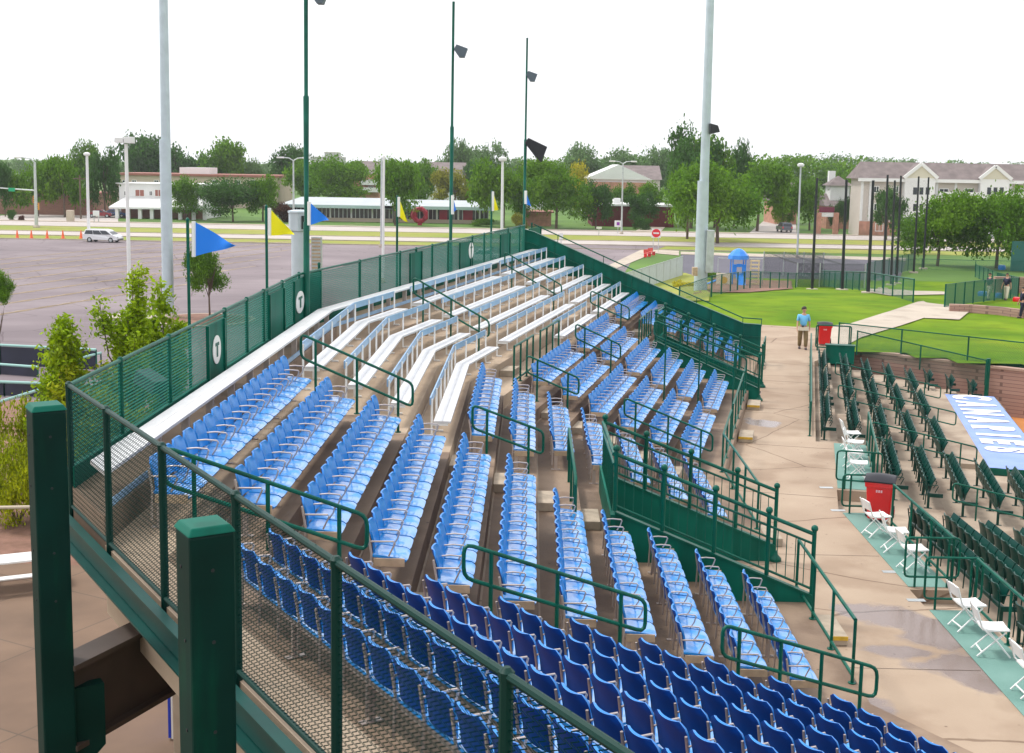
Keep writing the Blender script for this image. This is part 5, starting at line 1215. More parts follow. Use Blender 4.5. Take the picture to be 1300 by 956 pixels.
for i, (px, pt, w_, d_, kd, lb) in enumerate(TL): tree(px, pt, w_, d_, kd, lb, fine=(w_ > 74 or d_ < 160), trunk=(.20 if d_ > 160 else .17))
tree(265, 314, 46, 88, 'light', 'small young street tree with thin trunk on a lot island', group=None, trunk=.38, fine=True)
# lot island under it, with kerb
mb = MB(); c = G(258, 408, GZ); mb.lathe((c.x, c.y, GZ + .02), [(3.6, 0), (3.6, .14), (3.35, .15)], 24); struct(mb, 'traffic_island', M_pathm); mb = MB(); mb.lathe((c.x, c.y, GZ + .17), [(3.3, 0), (3.0, .02)], 24); struct(mb, 'traffic_island_soil', M_mulch)
mb = MB(); c = G(200, 405, GZ); mb.box(c.x - 4, c.x + 3, c.y - 1.2, c.y + 1.2, GZ + .02, GZ + .18); struct(mb, 'traffic_island', M_pathm)
# shrubs
def shrub(px, py_base, wpx, hpx, dist, kind, label, zb=None, cat='shrub', name='shrub', seed=None, group=None):
    global ntree; ntree += 1; B = D(px, py_base, dist); zb = B.z if zb is None else zb; wd = wpx * dist / F / 2; hh = hpx * dist / F
    root = thing(name, label, cat, Vector((B.x, dist, zb)), 0, group); ORG[root.name] = Vector((0, 0, 0)); inst(crown(kind, seed if seed is not None else ntree % 5), 'foliage', root, (0, 0, 0), rz=ntree, scale=(wd, wd * .8, hh)); mb = MB()
    for i in range(5): a = i * 1.3; mb.tube([(0, 0, 0), (math.cos(a) * wd * .4, math.sin(a) * wd * .4, hh * .6)], [.03, .01], 5)
    mb.build('stem', M_bark, root)
shrub(362, 280, 48, 24, 236, 'rust', 'bronze leaved bush beside the low pavilion', GZ); shrub(816, 289, 26, 17, 228, 'dark', 'round dark bush before the maroon block', GZ); shrub(16, 274, 16, 14, 225, 'dark', 'dark bush beside the pink flowers at far left', GZ); shrub(27, 273, 12, 7, 224, 'rust', 'pinkish flowering bush at far left', GZ)
shrub(610, 284, 40, 10, 232, 'mid', 'low bushes at the right end of the pavilion', GZ); shrub(660, 286, 22, 20, 225, 'yellow', 'spiky yucca-like clump behind the fence corner', GZ)
shrub(868, 372, 44, 16, 112, 'gold', 'patch of orange and yellow flowers by the white slatted fence'); shrub(850, 384, 44, 14, 100, 'light', 'low green planting at the foot of the slatted fence'); shrub(905, 352, 40, 8, 125, 'light', 'low planting behind the big right pole')
# distant wooded ridge: no single tree can be told apart
def ridge(name, label, px0, px1, dist, tops, kind, seed):
    rnd = random.Random(seed); V = []; Fc = []; a, b = D(px0, 205, dist).x, D(px1, 205, dist).x; n = int((b - a) / 5)
    for i in range(n):
        x = a + (b - a) * i / n + rnd.uniform(-3, 3); f = i / n; j = f * (len(tops) - 1); k = min(int(j), len(tops) - 2); py = tops[k] + (tops[k + 1] - tops[k]) * (j - k) + rnd.uniform(-1.5, 3); px = px0 + (px1 - px0) * f
        zt = D(px, py, dist).z; r = rnd.uniform(4, 7.5)
        for c in range(190):
            d = Vector((rnd.gauss(0, 1), rnd.gauss(0, 1), rnd.gauss(0, 1))).normalized(); q = Vector((x, dist + rnd.uniform(-5, 5), GZ + (zt - GZ) * .62)) + Vector((d.x * r * 1.3, d.y * r, d.z * (zt - GZ) * .36)) * rnd.uniform(.55, .96)
            for l in range(4):
                p = q + Vector((rnd.gauss(0, .6), rnd.gauss(0, .6), rnd.gauss(0, .45))); s = rnd.uniform(.35, .7); nn = Vector((rnd.gauss(0, .6), rnd.gauss(0, .6), rnd.uniform(.1, 1))).normalized(); u = nn.orthogonal().normalized(); w_ = nn.cross(u); i0 = len(V)
                V += [tuple(p - u * s), tuple(p - w_ * s * .6), tuple(p + u * s), tuple(p + w_ * s * .6)]; Fc.append((i0, i0 + 1, i0 + 2, i0 + 3))
    me = bpy.data.meshes.new(name); me.from_pydata(V, [], Fc); me.materials.append(LM[kind]); o = bpy.data.objects.new(name, me); COL.objects.link(o); tag(o, label, 'woodland', kind='stuff')
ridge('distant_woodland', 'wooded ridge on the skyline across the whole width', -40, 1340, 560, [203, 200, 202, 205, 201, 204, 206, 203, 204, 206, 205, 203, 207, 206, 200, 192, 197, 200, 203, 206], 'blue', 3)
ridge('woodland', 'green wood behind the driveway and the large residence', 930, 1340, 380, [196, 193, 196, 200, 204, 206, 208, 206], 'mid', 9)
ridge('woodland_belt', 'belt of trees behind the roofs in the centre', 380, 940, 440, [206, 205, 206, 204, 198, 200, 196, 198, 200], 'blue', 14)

# ---- near planting left of the stand: upright bright green young trees with visible branches
def young_tree(px, py_top, dist, wpx, label, seed, nbr=16, kind='near', zb=GZ, leaf=.07, hfrac=.35, lean=0):
    rnd = random.Random(seed); T = D(px, py_top, dist); Hh = T.z - zb; wd = wpx * dist / F / 2
    root = thing('young_tree', label, 'tree', Vector((T.x, dist, zb)), 0, 'bright young trees beside the rear fence'); ORG[root.name] = Vector((0, 0, 0)); tb = MB(); V = []; Fc = []
    tb.tube([(0, 0, 0), (.05, 0, Hh * .4), (0, .04, Hh * .75)], [.11, .075, .03], 8)
    for b in range(nbr):
        a = rnd.uniform(0, 6.28); z0 = Hh * rnd.uniform(.22, .6); z1 = min(Hh, z0 + Hh * rnd.uniform(.22, .45)) if b else Hh; rr = wd * rnd.uniform(.25, 1) if b else wd * .1
        p0 = Vector((0, 0, z0)); p2 = Vector((math.cos(a) * rr + lean * (z1 / Hh), math.sin(a) * rr, z1)); p1 = p0.lerp(p2, .5) + Vector((math.cos(a) * rr * .25, math.sin(a) * rr * .25, -Hh * .03)); tb.tube([p0, p1, p2], [.035, .022, .006], 6)
        for c in range(16):
            t = rnd.uniform(.25, 1.03) ** .8; q = (p0 * (1 - t) ** 2 + p1 * 2 * t * (1 - t) + p2 * t * t); tw = Vector((rnd.gauss(0, .28), rnd.gauss(0, .28), rnd.gauss(.1, .2))) * (wd * .55) * (1.15 - t * .7)
            if c % 3 == 0: tb.tube([q, q + tw], [.01, .004], 4)
            for l in range(34):
                r_ = q + tw * rnd.uniform(.2, 1.1) + Vector((rnd.gauss(0, 1), rnd.gauss(0, 1), rnd.gauss(0, 1))) * .15; s = leaf * rnd.uniform(.5, 1.15); n = Vector((rnd.gauss(0, .7), rnd.gauss(0, .7), rnd.uniform(.1, 1))).normalized(); u = Matrix.Rotation(rnd.uniform(0, 6.28), 3, n) @ n.orthogonal().normalized(); w_ = n.cross(u); i0 = len(V)
                V += [tuple(r_ - u * s), tuple(r_ - w_ * s * .5), tuple(r_ + u * s), tuple(r_ + w_ * s * .5)]; Fc.append((i0, i0 + 1, i0 + 2, i0 + 3))
    tb.build('trunk', M_bark, root, smooth=True); me = bpy.data.meshes.new('leaves'); me.from_pydata(V, [], Fc); me.materials.append(LM[kind]); o = bpy.data.objects.new('crown', me); COL.objects.link(o); o.parent = root
young_tree(166, 340, 39, 84, 'bright green young tree rising behind the fence, left of the big grey pole', 3, 16, leaf=.09)
young_tree(208, 362, 42, 60, 'slimmer bright green young tree in front of the big grey pole', 5, 14, leaf=.12)
young_tree(80, 412, 38, 90, 'bright green young tree just left of the fence corner', 8, 17, leaf=.10)
tree(-4, 347, 30, 72, 'mid', 'green tree cut off by the left picture edge, above the low railings', group=None, trunk=.6, fine=True)
young_tree(128, 470, 37.5, 130, 'spreading green bush-like tree seen through the fence corner', 21, 20, kind='shrub', leaf=.10)
for i, (px, py, w_, h_, d_, kd, lb) in enumerate(((20, 560, 110, 110, 37.5, 'shrub', 'yellow green shrub behind the left column, lower one'), (-14, 520, 120, 130, 41, 'shrub', 'yellow green shrub at the left picture edge'), (70, 555, 90, 80, 38.5, 'near', 'green shrub between left column and fence corner'), (160, 560, 160, 100, 37.5, 'near', 'low dark shrub seen through the wire behind the corner'), (215, 500, 110, 90, 41, 'near', 'shrub seen through the wire beside the white oval sign'))):
    sh = D(px, py, d_); young = thing('shrub', lb, 'shrub', Vector((sh.x, d_, GZ)), 0, 'shrubs in the mulch bed'); ORG[young.name] = Vector((0, 0, 0)); hh = h_ * d_ / F * 1.15; inst(crown_mesh('shrub_leaves', 70 + i, 300, 30, .03, LM[kd]), 'foliage', young, (0, 0, .1), scale=(w_ * d_ / F / 2, w_ * d_ / F / 2, max(hh, 1.2)))
    mb = MB()
    for j in range(6): a = j * 1.1; mb.tube([(0, 0, 0), (math.cos(a) * .5, math.sin(a) * .5, .9)], [.025, .01], 5)
    mb.build('stem', M_bark, young)
# ================================================================== LOWER BOWL (green seats), right of the concourse
def lf(j): return -.22 - .15 * (j - 1)
def LU(fr, j): return 1.12 + .832 * (j - 1) if fr == 2 else 9.04 + .78 * (j - 3)
mb = MB()
for j in range(1, 10):
    z = lf(j)
    if j <= 2:
        a = .501 if j == 1 else LU(2, 1) + .03
        mb.fbox(2, a, LU(2, j) + .03, 36.3, 53.6, z - .6, z)
    else:
        far = 53.6
        ia, ib = LU(2, j - 1) + .03, LU(2, j) + .03
        ja, jb = (7.981 if j == 3 else LU(1, j - 1) + .03), LU(1, j) + .03
        if j == 3: ia2 = 1.951
        else: ia2 = ia
        ka, kb2 = line_meet(1, ja, 2, ia2), line_meet(1, jb, 2, ib)
        vfar = 38.4 if j >= 6 else far
        pa, pb = W(2, ia, vfar), W(2, ib, vfar)
        if j == 3:
            mb.prism([(p.x, p.y) for p in (W(2, 1.951, 28), W(2, ib, 28), W(2, ib, 36.3), W(2, 1.951, 36.3))], z - .6, z - .001); mb.fbox(2, ia, ib, 36.301, far, z - .6, z)
            mb.prism([(p.x, p.y) for p in (W(1, 7.981, 2), W(1, jb, 2), kb2, W(2, 1.951, 29.0), ka)], z - .6, z)
        else:
            mb.prism([(p.x, p.y) for p in (W(1, ja, 2), W(1, jb, 2), kb2, ka)], z - .6, z); mb.prism([(p.x, p.y) for p in (ka, kb2, pb, pa)], z - .6, z)
        if j >= 6: mb.fbox(2, ia, ib, 51.2, far, z - .6, z)
# walkway beside the dugout roof
mb.fbox(2, LU(2, 5) + .031, 5.45, 38.401, 51.19, lf(5) - .6, lf(5) - .002)
# sunk entries between the chair platforms
mb.prism([(p.x, p.y) for p in (W(1, E1, 27.901), W(1, 7.98, 27.901), W(2, 1.95, 30.79), W(2, E2, 30.79))], -.6, -.26); mb.fbox(1, E1 + .001, 7.98, 21.701, 22.599, -.6, -.26)
struct(mb, 'lower_terrace', M_conc_l)
GL = 'dark green seat rows of the lower stand'
far_blocks = [(47.7, 51.9, 'farthest'), (42.9, 46.9, 'second'), (37.6, 41.7, 'third')]
for j in range(1, 9):
    if j <= 5:
        for v0, v1, nm in far_blocks:
            seat_row(2, LU(2, j), lf(j), v0, v1, 'green', f'dark green seat row, {ORD[j]} from the concourse, {nm} block from the far end', GL, arms=(j <= 3))
    else: seat_row(2, LU(2, j), lf(j), 51.3, 52.8, 'green', f'short dark green seat row beyond the lettered banner, {ORD[j - 5]} from the left', GL, arms=False)
    if j >= 3:
        seat_row(2, LU(2, j), lf(j), 32.2, 36.4, 'green', f'dark green seat row right of the rail behind the red bin, {ORD[j - 2]} of its block', GL, arms=(j <= 4))
        if j <= 7: seat_row(1, LU(1, j), lf(j), 22.2, 27.6, 'green', f'dark green seat row beside the near folding chairs, {ORD[j - 2]} counted from the rail', GL, arms=(j <= 4))
        if j <= 5: seat_row(1, LU(1, j), lf(j), 15.5, 21.3, 'green', f'dark green seat row at the lower right picture edge, {ORD[j - 2]} counted from the rail', GL, arms=(j <= 3))
def loop(pts4, label, posts=(), r=.022, group='green hoop rails at the lower stand', zf=None):
    root = thing('hoop_rail', label, 'handrail', pts4[3], 0, group); pts = []
    for i in range(4):
        p, a, b = pts4[i], pts4[i - 1], pts4[(i + 1) % 4]; u, v = (a - p).normalized() * .09, (b - p).normalized() * .09
        for t in (0, .33, .66, 1): pts.append(p + u * (1 - t) ** 2 + v * t * t)
    mb = MB(); mb.tube(pts, r, 8, closed=True); mb.build('rail_loop', M_green, root, smooth=True)
    for t, zb in posts:
        q = pts4[0].lerp(pts4[1], t); mb = MB(); mb.tube([Vector((q.x, q.y, zb)), q], r, 8); mb.build('post', M_green, root, smooth=True)
def hoop(fr, v, u0, u1, z0, z1, label, low=.75, posts=(.2, .8), zb=(0, 0)):
    loop([W(fr, u0, v, z0), W(fr, u1, v, z1), W(fr, u1, v, z1 - low), W(fr, u0, v, z0 - low)], label, [(t, zb[i]) for i, t in enumerate(posts)])
hoop(2, 30.9, .95, 2.0, .95, .95, 'green hoop rail at the near end of the far chair platform', .72, zb=(.002, .002))
hoop(1, 27.75, 7.1, 8.0, .9, .9, 'green hoop rail just left of the red wheeled bin', .72, zb=(.002, .002))
hoop(1, 22.75, 7.05, 8.05, .95, .95, 'green hoop rail at the near end of the middle chair platform', .75, zb=(.002, .002))
hoop(1, 21.55, 7.05, 8.05, .95, .95, 'green hoop rail at the far end of the nearest chair platform', .75, zb=(.002, .002))
for v, j0, j1, nm in ((47.3, 1, 5, 'farthest'), (42.3, 1, 5, 'second farthest'), (37.0, 2, 5, 'third farthest'), (31.4, 4, 8, 'fourth')):
    u0, u1 = LU(2, j0) + .1, LU(2, j1) + .5; hoop(2, v, u0, u1, lf(j0) + .9, lf(j1) + .8, f'long sloping green hoop rail in the {nm} aisle of the lower stand', .42, (.15, .5, .85), (lf(j0), lf((j0 + j1) // 2), lf(j1)))
hoop(1, 21.8, 9.2, 12.4, lf(3) + .9, lf(7) + .8, 'long sloping green hoop rail nearest the right picture edge', .42, (.15, .5, .85), (lf(3), lf(5), lf(7)))
guard([W(2, .33, 37.0, 0), W(2, .33, 53.0, 0)], 1.0, 'long green pipe railing between concourse and first dark green seat row', 2.3, mid=False, z_low=.15)
guard([W(2, 1.9, 30.9, 0), W(2, 1.9, 36.2, 0)], .95, 'green railing behind the far group of folding chairs', 1.5, mid=False)
guard([W(1, 7.93, 21.5, 0), W(1, 7.93, 12.0, 0)], .95, 'green railing behind the nearest folding chairs at the right picture edge', 1.5, mid=False)
guard([W(1, 7.93, 26.7, 0), W(1, 7.93, 22.75, 0)], .95, 'green railing behind the red bin and middle folding chairs', 1.5, mid=False)
M_carp = mat('grey_green_turf_carpet', (.11, .235, .20), .8, col2=(.17, .31, .27), nscale=.8, bump=.3, bscale=60)
for i, (fr, u0, u1, v0, v1, nm) in enumerate(((2, 1.0, 1.88, 30.95, 36.2, 'far'), (1, 7.14, 7.9, 22.75, 27.8, 'middle'), (1, 7.14, 7.9, 6, 21.5, 'near'))):
    mb = MB(); mb.fbox(fr, u0, u1, v0, v1, .002, .010); o = mb.build('carpet', M_carp); tag(o, f'green carpet strip under the {nm} group of white folding chairs', 'carpet', 'green carpet strips on the chair platforms')
mb = MB()
for (px, py) in ((1049, 619), (1064, 648), (1131, 726), (1163, 762)):
    p = G(px, py, .003); mb.box(p.x - .16, p.x + .16, p.y - .07, p.y + .07, .002, .008)
struct(mb, 'floor_plates', M_gal)
# ---- dugout with lettered banner
dg = thing('dugout', 'low green dugout whose roof carries the blue banner', 'dugout', W(2, 6.4, 45, -2.1))
mb = MB(); mb.fbox(2, 5.48, 7.35, 38.45, 51.15, -1.12, -.92); mb.build('roof', M_green, dg, bevel=.01)
mb = MB(); mb.fbox(2, 5.5, 5.62, 38.5, 51.1, -2.1, -1.121); mb.build('back_wall', M_green2, dg)
mb = MB(); mb.fbox(2, 5.621, 7.2, 38.5, 38.6, -2.1, -1.121); mb.build('side_wall', M_green2, dg); mb = MB(); mb.fbox(2, 5.621, 7.2, 51.0, 51.1, -2.1, -1.121); mb.build('side_wall', M_green2, dg)
M_tarp = mat('periwinkle_blue_tarp', (.20, .30, .66), .6, col2=(.26, .36, .72), nscale=1.2, bump=.35, bscale=2.2)
bn = MB()
def tarp(s, t):
    p = W(2, 5.50 + 1.82 * s, 38.47 + 12.64 * t, -.905 + .012 * noise.noise(Vector((s * 5, t * 30, 0)))); return p
bn.shell(tarp, 10, 60, .008)
borg = W(2, 6.4, 45, -.9); bo = bn.build('banner', M_tarp, smooth=True, org=borg); tag(bo, 'long periwinkle blue banner with white block letters on the dugout roof', 'banner'); ORG[bo.name] = borg
fc = bpy.data.curves.new('lettering', 'FONT'); fc.body = 'CANARIES'; fc.size = 1.0; fc.align_x = 'CENTER'; fc.align_y = 'CENTER'; fc.extrude = .004; fc.offset = .06; fc.space_character = 1.75; fc.materials.append(mat('white_lettering', (.85, .85, .87), .6))
to = bpy.data.objects.new('lettering', fc); COL.objects.link(to); to.parent = bo
a = ANG[2]; xd = -Vector((math.sin(a), math.cos(a), 0)); yd = Vector((math.cos(a), -math.sin(a), 0)); M3 = Matrix((xd, yd, xd.cross(yd))).transposed().to_4x4()
bpy.context.view_layer.update(); wtxt = max(to.dimensions.x, .1); htxt = max(to.dimensions.y, .1)
pos = W(2, 6.36, 45.9, -.885) - borg
to.matrix_local = Matrix.Translation(pos) @ M3 @ Matrix.Diagonal((10.3 / wtxt, 1.42 / htxt, 1, 1))
me_ = bpy.data.meshes.new_from_object(to.evaluated_get(bpy.context.evaluated_depsgraph_get())); ml_ = to.matrix_local.copy(); bpy.data.objects.remove(to)
to = bpy.data.objects.new('lettering', me_); COL.objects.link(to); to.parent = bo; to.matrix_local = ml_
# ---- field level, retaining wall
sheet('infield_clay', [tuple(p.xy) for p in (W(2, 6.9, 20), W(2, 40, 20), W(2, 40, 54), W(2, 5.4, 54.5))], -2.1, M_clay)
sheet('field_grass', [tuple(p.xy) for p in (W(2, 12, 20), W(2, 40, 20), W(2, 40, 44), W(2, 12, 44))], -2.09, M_grass)
mb = MB(); d = (PW2 - PW1).normalized(); Lw = (PW2 - PW1).length + 8; n = Vector((-d.y, d.x, 0)); n = n if n.y > 0 else -n
steps = 6
rw = thing('retaining_wall', 'pinkish brown block retaining wall holding up the lawn at the right', 'wall', PW1)
for i in range(steps):
    a_, b_ = PW1 + d * (Lw * i / steps), PW1 + d * (Lw * (i + 1) / steps); zt = -.02 - .045 * i
    mb.prism([(a_ - n * .02).xy[:], (b_ - n * .02).xy[:], (b_ + n * .35).xy[:], (a_ + n * .35).xy[:]], -2.6, zt - .1)
mb.build('wall', M_rwall, rw)
mb = MB()
for i in range(steps):
    a_, b_ = PW1 + d * (Lw * i / steps + .003), PW1 + d * (Lw * (i + 1) / steps); zt = -.02 - .045 * i
    mb.prism([(a_ - n * .06).xy[:], (b_ - n * .06).xy[:], (b_ + n * .3).xy[:], (a_ + n * .3).xy[:]], zt - .097, zt)
mb.build('capstones', mat('capstone', (.40, .27, .21), .85, var=.12, nscale=2), rw)
# fences there
def chainfence(label, pts, h, cover, m_w=None, spacing=2.5, cat='fence', name='mesh_fence', col=None, rail_r=.025, group=None, post_r=None, pitch=.07, low=True, mref=None):
    m_w = m_w or M_green; col = col or (.01, .12, .085)
    pts = [Vector(p) for p in pts]; root = thing(name, label, cat, pts[0], 0, group); mm = mref or meshwire_mat('mesh_%s_%d' % ('_'.join('%02d' % int(c * 100) for c in col), int(cover * 100)), col, cover, pitch)
    for i, (a, b) in enumerate(zip(pts[:-1], pts[1:])):
        me = bpy.data.meshes.new('mesh_cloth'); o0 = pts[0]; v = [a - o0 + Vector((0, 0, .04)), b - o0 + Vector((0, 0, .04)), b - o0 + Vector((0, 0, h - .03)), a - o0 + Vector((0, 0, h - .03))]
        me.from_pydata([tuple(x) for x in v], [], [(0, 1, 2, 3)]); L = (b - a).length; uv = me.uv_layers.new(name='UVMap')
        for li, c in enumerate(((0, 0), (L, 0), (L, h), (0, h))): uv.data[li].uv = c
        me.materials.append(mm); o = bpy.data.objects.new('mesh_cloth', me); COL.objects.link(o); o.parent = root
        mb = MB(); mb.tube([a + Vector((0, 0, h)), b + Vector((0, 0, h))], rail_r, 6); mb.build('top_rail', m_w, root, smooth=True)
        n = max(1, round(L / spacing))
        for k in range(n + (1 if i == len(pts) - 2 else 0)):
            p = a.lerp(b, k / n); mb = MB(); mb.tube([p, p + Vector((0, 0, h + .03))], post_r or rail_r * 1.25, 6); mb.build('post', m_w, root, smooth=True)
    return root
q1, q2 = PW1 + n * .2, PW1 + d * Lw + n * .2; q1.z = 0; q2.z = -.25
chainfence('light green wire fence standing on the retaining wall in front of the lawn', [q1, q2], 1.05, .10, spacing=3.0, post_r=.035)
chainfence('green wire fence sloping down along the end of the lower stand', [W(2, 2.2, 53.7, .1), W(2, 7.2, 52.9, -.75)], 1.0, .12, spacing=2.6)
mb = MB(); p = G(1252, 500, -1.2); mb.tube([Vector((p.x, p.y, -2.1)), Vector((p.x, p.y, .25))], .09, 10); o = mb.build('fence_post', M_green, smooth=True); tag(o, 'thick dark green post at the far end of the banner', 'post')
p1, p2 = G(1263, 500, -1.4), G(1279, 512, -1.6); chainfence('short dense green gate panel right of the thick green post', [Vector((p1.x, p1.y, -1.9)), Vector((p2.x, p2.y, -1.9))], 1.45, .35, spacing=.6)

# ================================================================== THINGS ON THE CONCOURSE
def wheelie_bin(px, py, rz, label, P0=None):
    P_ = P0 or G(px, py, 0); root = thing('wheeled_bin', label, 'rubbish bin', P_, rz, 'red wheeled rubbish bins'); 
    mb = MB()
    def ring(z, hx, hy): return [Vector((-hx, -hy, z)), Vector((hx, -hy, z)), Vector((hx, hy, z)), Vector((-hx, hy, z))]
    mb.box8(ring(.06, .23, .24) + ring(.92, .29, .33)); b = mb.build('body', M_red, root, bevel=.035)
    mb = MB(); mb.box8(ring(.80, .305, .345) + ring(.93, .315, .355)); mb.build('rim', M_red, root, bevel=.015)
    mb = MB(); mb.shell(lambda s, t: (-.32 + .64 * s, .37 - .76 * t, .945 + .11 * math.sin(math.pi * min(1, t * 1.0)) * (1 - (2 * s - 1) ** 2 * .35)), 8, 8, -.03)
    mb.box8(ring(.915, .33, .37) + ring(.955, .33, .37)); mb.build('lid', mat('dark_grey_plastic', (.012, .012, .018), .4, spec=.3), root, smooth=True)
    mb = MB(); mb.tube([(-.25, .40, .93), (.25, .40, .93)], .018, 8); mb.build('handle', M_black, root, smooth=True)
    for s in (-1, 1):
        mb = MB(); mb.tube([(s * .25, .27, .14), (s * .31, .27, .14)], .14, 16); w_ = mb.build('wheel', M_black, root, smooth=True); mb = MB(); mb.tube([(s * .305, .27, .14), (s * .318, .27, .14)], .06, 12); mb.build('hub', M_red, w_)
    # small pale imprint of three bars on the front
    mb = MB()
    for i in range(3): mb.box(-.07 + i * .05, -.035 + i * .05, -.352, -.345, .70, .755)
    mb.build('imprint', mat('pale_pink_print', (.8, .45, .48), .6), root)
    return root
wheelie_bin(0, 0, R(-20), 'red wheeled bin with black lid standing beside the white folding chairs', W(1, 7.80, 27.25, .012))
wheelie_bin(1046, 438, R(-10), 'red wheeled bin with dark lid at the far end of the concourse')
gb = thing('green_box', 'waist high green panel box just below the far red bin', 'box', W(2, 1.6, 53.4, 0)); mb = MB(); mb.fbox(2, .95, 2.1, 53.2, 53.6, -.25, .5); mb.build('body', M_green2, gb, bevel=.02); mb = MB(); mb.fbox(2, .92, 2.13, 53.17, 53.63, .501, .54); mb.build('lid', M_green, gb)
loop([W(2, .55, 55.2, 1.1), W(2, 2.0, 55.2, 1.1), W(2, 2.0, 55.2, .15), W(2, .55, 55.2, .15)], 'green hoop rail around the far red bin', [(.05, 0), (.95, 0)], r=.03)
def chair(pos, rz, label):
    root = thing('folding_chair', label, 'chair', pos, rz, 'white plastic folding chairs'); w = .2; tb = lambda *p: MB().tube([Vector(q) for q in p], .014, 7)
    mb = MB(); mb.shell(lambda s, t: (.22 - .42 * t, -.2 + .4 * s, .445 + .012 * math.cos(6.28 * s) * .5 - .012 * math.sin(math.pi * t)), 6, 8, -.025); mb.build('seat', M_white, root, smooth=True)
    mb = MB(); mb.shell(lambda s, t: (-.255 - .055 * t - .02 * (1 - (2 * s - 1) ** 2), -.19 + .38 * s, .60 + .20 * t - .02 * (2 * s - 1) ** 2 * (t > .5)), 8, 4, -.022); mb.build('backrest', M_white, root, smooth=True)
    for s in (-1, 1):
        y = s * w; tb((-.32, y, .80), (-.22, y, .5), (.05, y, .25), (.25, y, .015)).build('front_leg', M_white, root, smooth=True)
        y = s * (w - .025); tb((.16, y, .42), (-.05, y, .22), (-.26, y, .015)).build('rear_leg', M_white, root, smooth=True)
    tb((.17, -w, .10), (.17, w, .10)).build('stretcher', M_white, root, smooth=True); tb((-.19, -w + .02, .09), (-.19, w - .02, .09)).build('stretcher', M_white, root, smooth=True)
    return root
CH = [(1, 7.42, 26.0, 'white folding chair in front of the red bin, its back tilted left', 12), (1, 7.5, 24.9, 'second white folding chair nearer than the red bin', -6), (1, 7.5, 23.7, 'white folding chair beside the hoop rail, third nearer than the red bin', 5),
      (1, 7.5, 20.6, 'white folding chair on the near carpet, farthest of that group', 8), (1, 7.5, 19.5, 'white folding chair on the near carpet, middle one of that group', -4), (1, 7.55, 17.9, 'white folding chair cut by the right picture edge', 3),
      (2, 1.45, 35.6, 'farthest white folding chair, at the end of the dark green seats', 10), (2, 1.5, 34.4, 'white folding chair second farthest in the far group', -8), (2, 1.45, 33.1, 'white folding chair third in the far group', 5), (2, 1.5, 31.9, 'white folding chair nearest in the far group, behind the hoop rail', -3)]
for fr, u, v, lb, dr in CH: chair(W(fr, u, v, .012), -ANG[fr] + R(dr), lb)

# ---- people
def skin_obj(name, joints, edges, m, parent, sub=2, root=0, loc=None):
    me = bpy.data.meshes.new(name); me.from_pydata([j[:3] for j in joints], edges, []); o = bpy.data.objects.new(name + '_tmp', me); COL.objects.link(o)
    sk = o.modifiers.new('s', 'SKIN'); sk.use_smooth_shade = True
    for i, j in enumerate(joints):
        d = me.skin_vertices[0].data[i]; r = j[3]; d.radius = (r, r) if not isinstance(r, tuple) else r; d.use_root = (i == root)
    ss = o.modifiers.new('b', 'SUBSURF'); ss.levels = sub; ss.render_levels = sub
    dg_ = bpy.context.evaluated_depsgraph_get(); m2 = bpy.data.meshes.new_from_object(o.evaluated_get(dg_)); bpy.data.objects.remove(o); m2.materials.clear(); m2.materials.append(m)
    m2.polygons.foreach_set('use_smooth', [True] * len(m2.polygons)); r_ = bpy.data.objects.new(name, m2); COL.objects.link(r_); r_.parent = parent; return r_
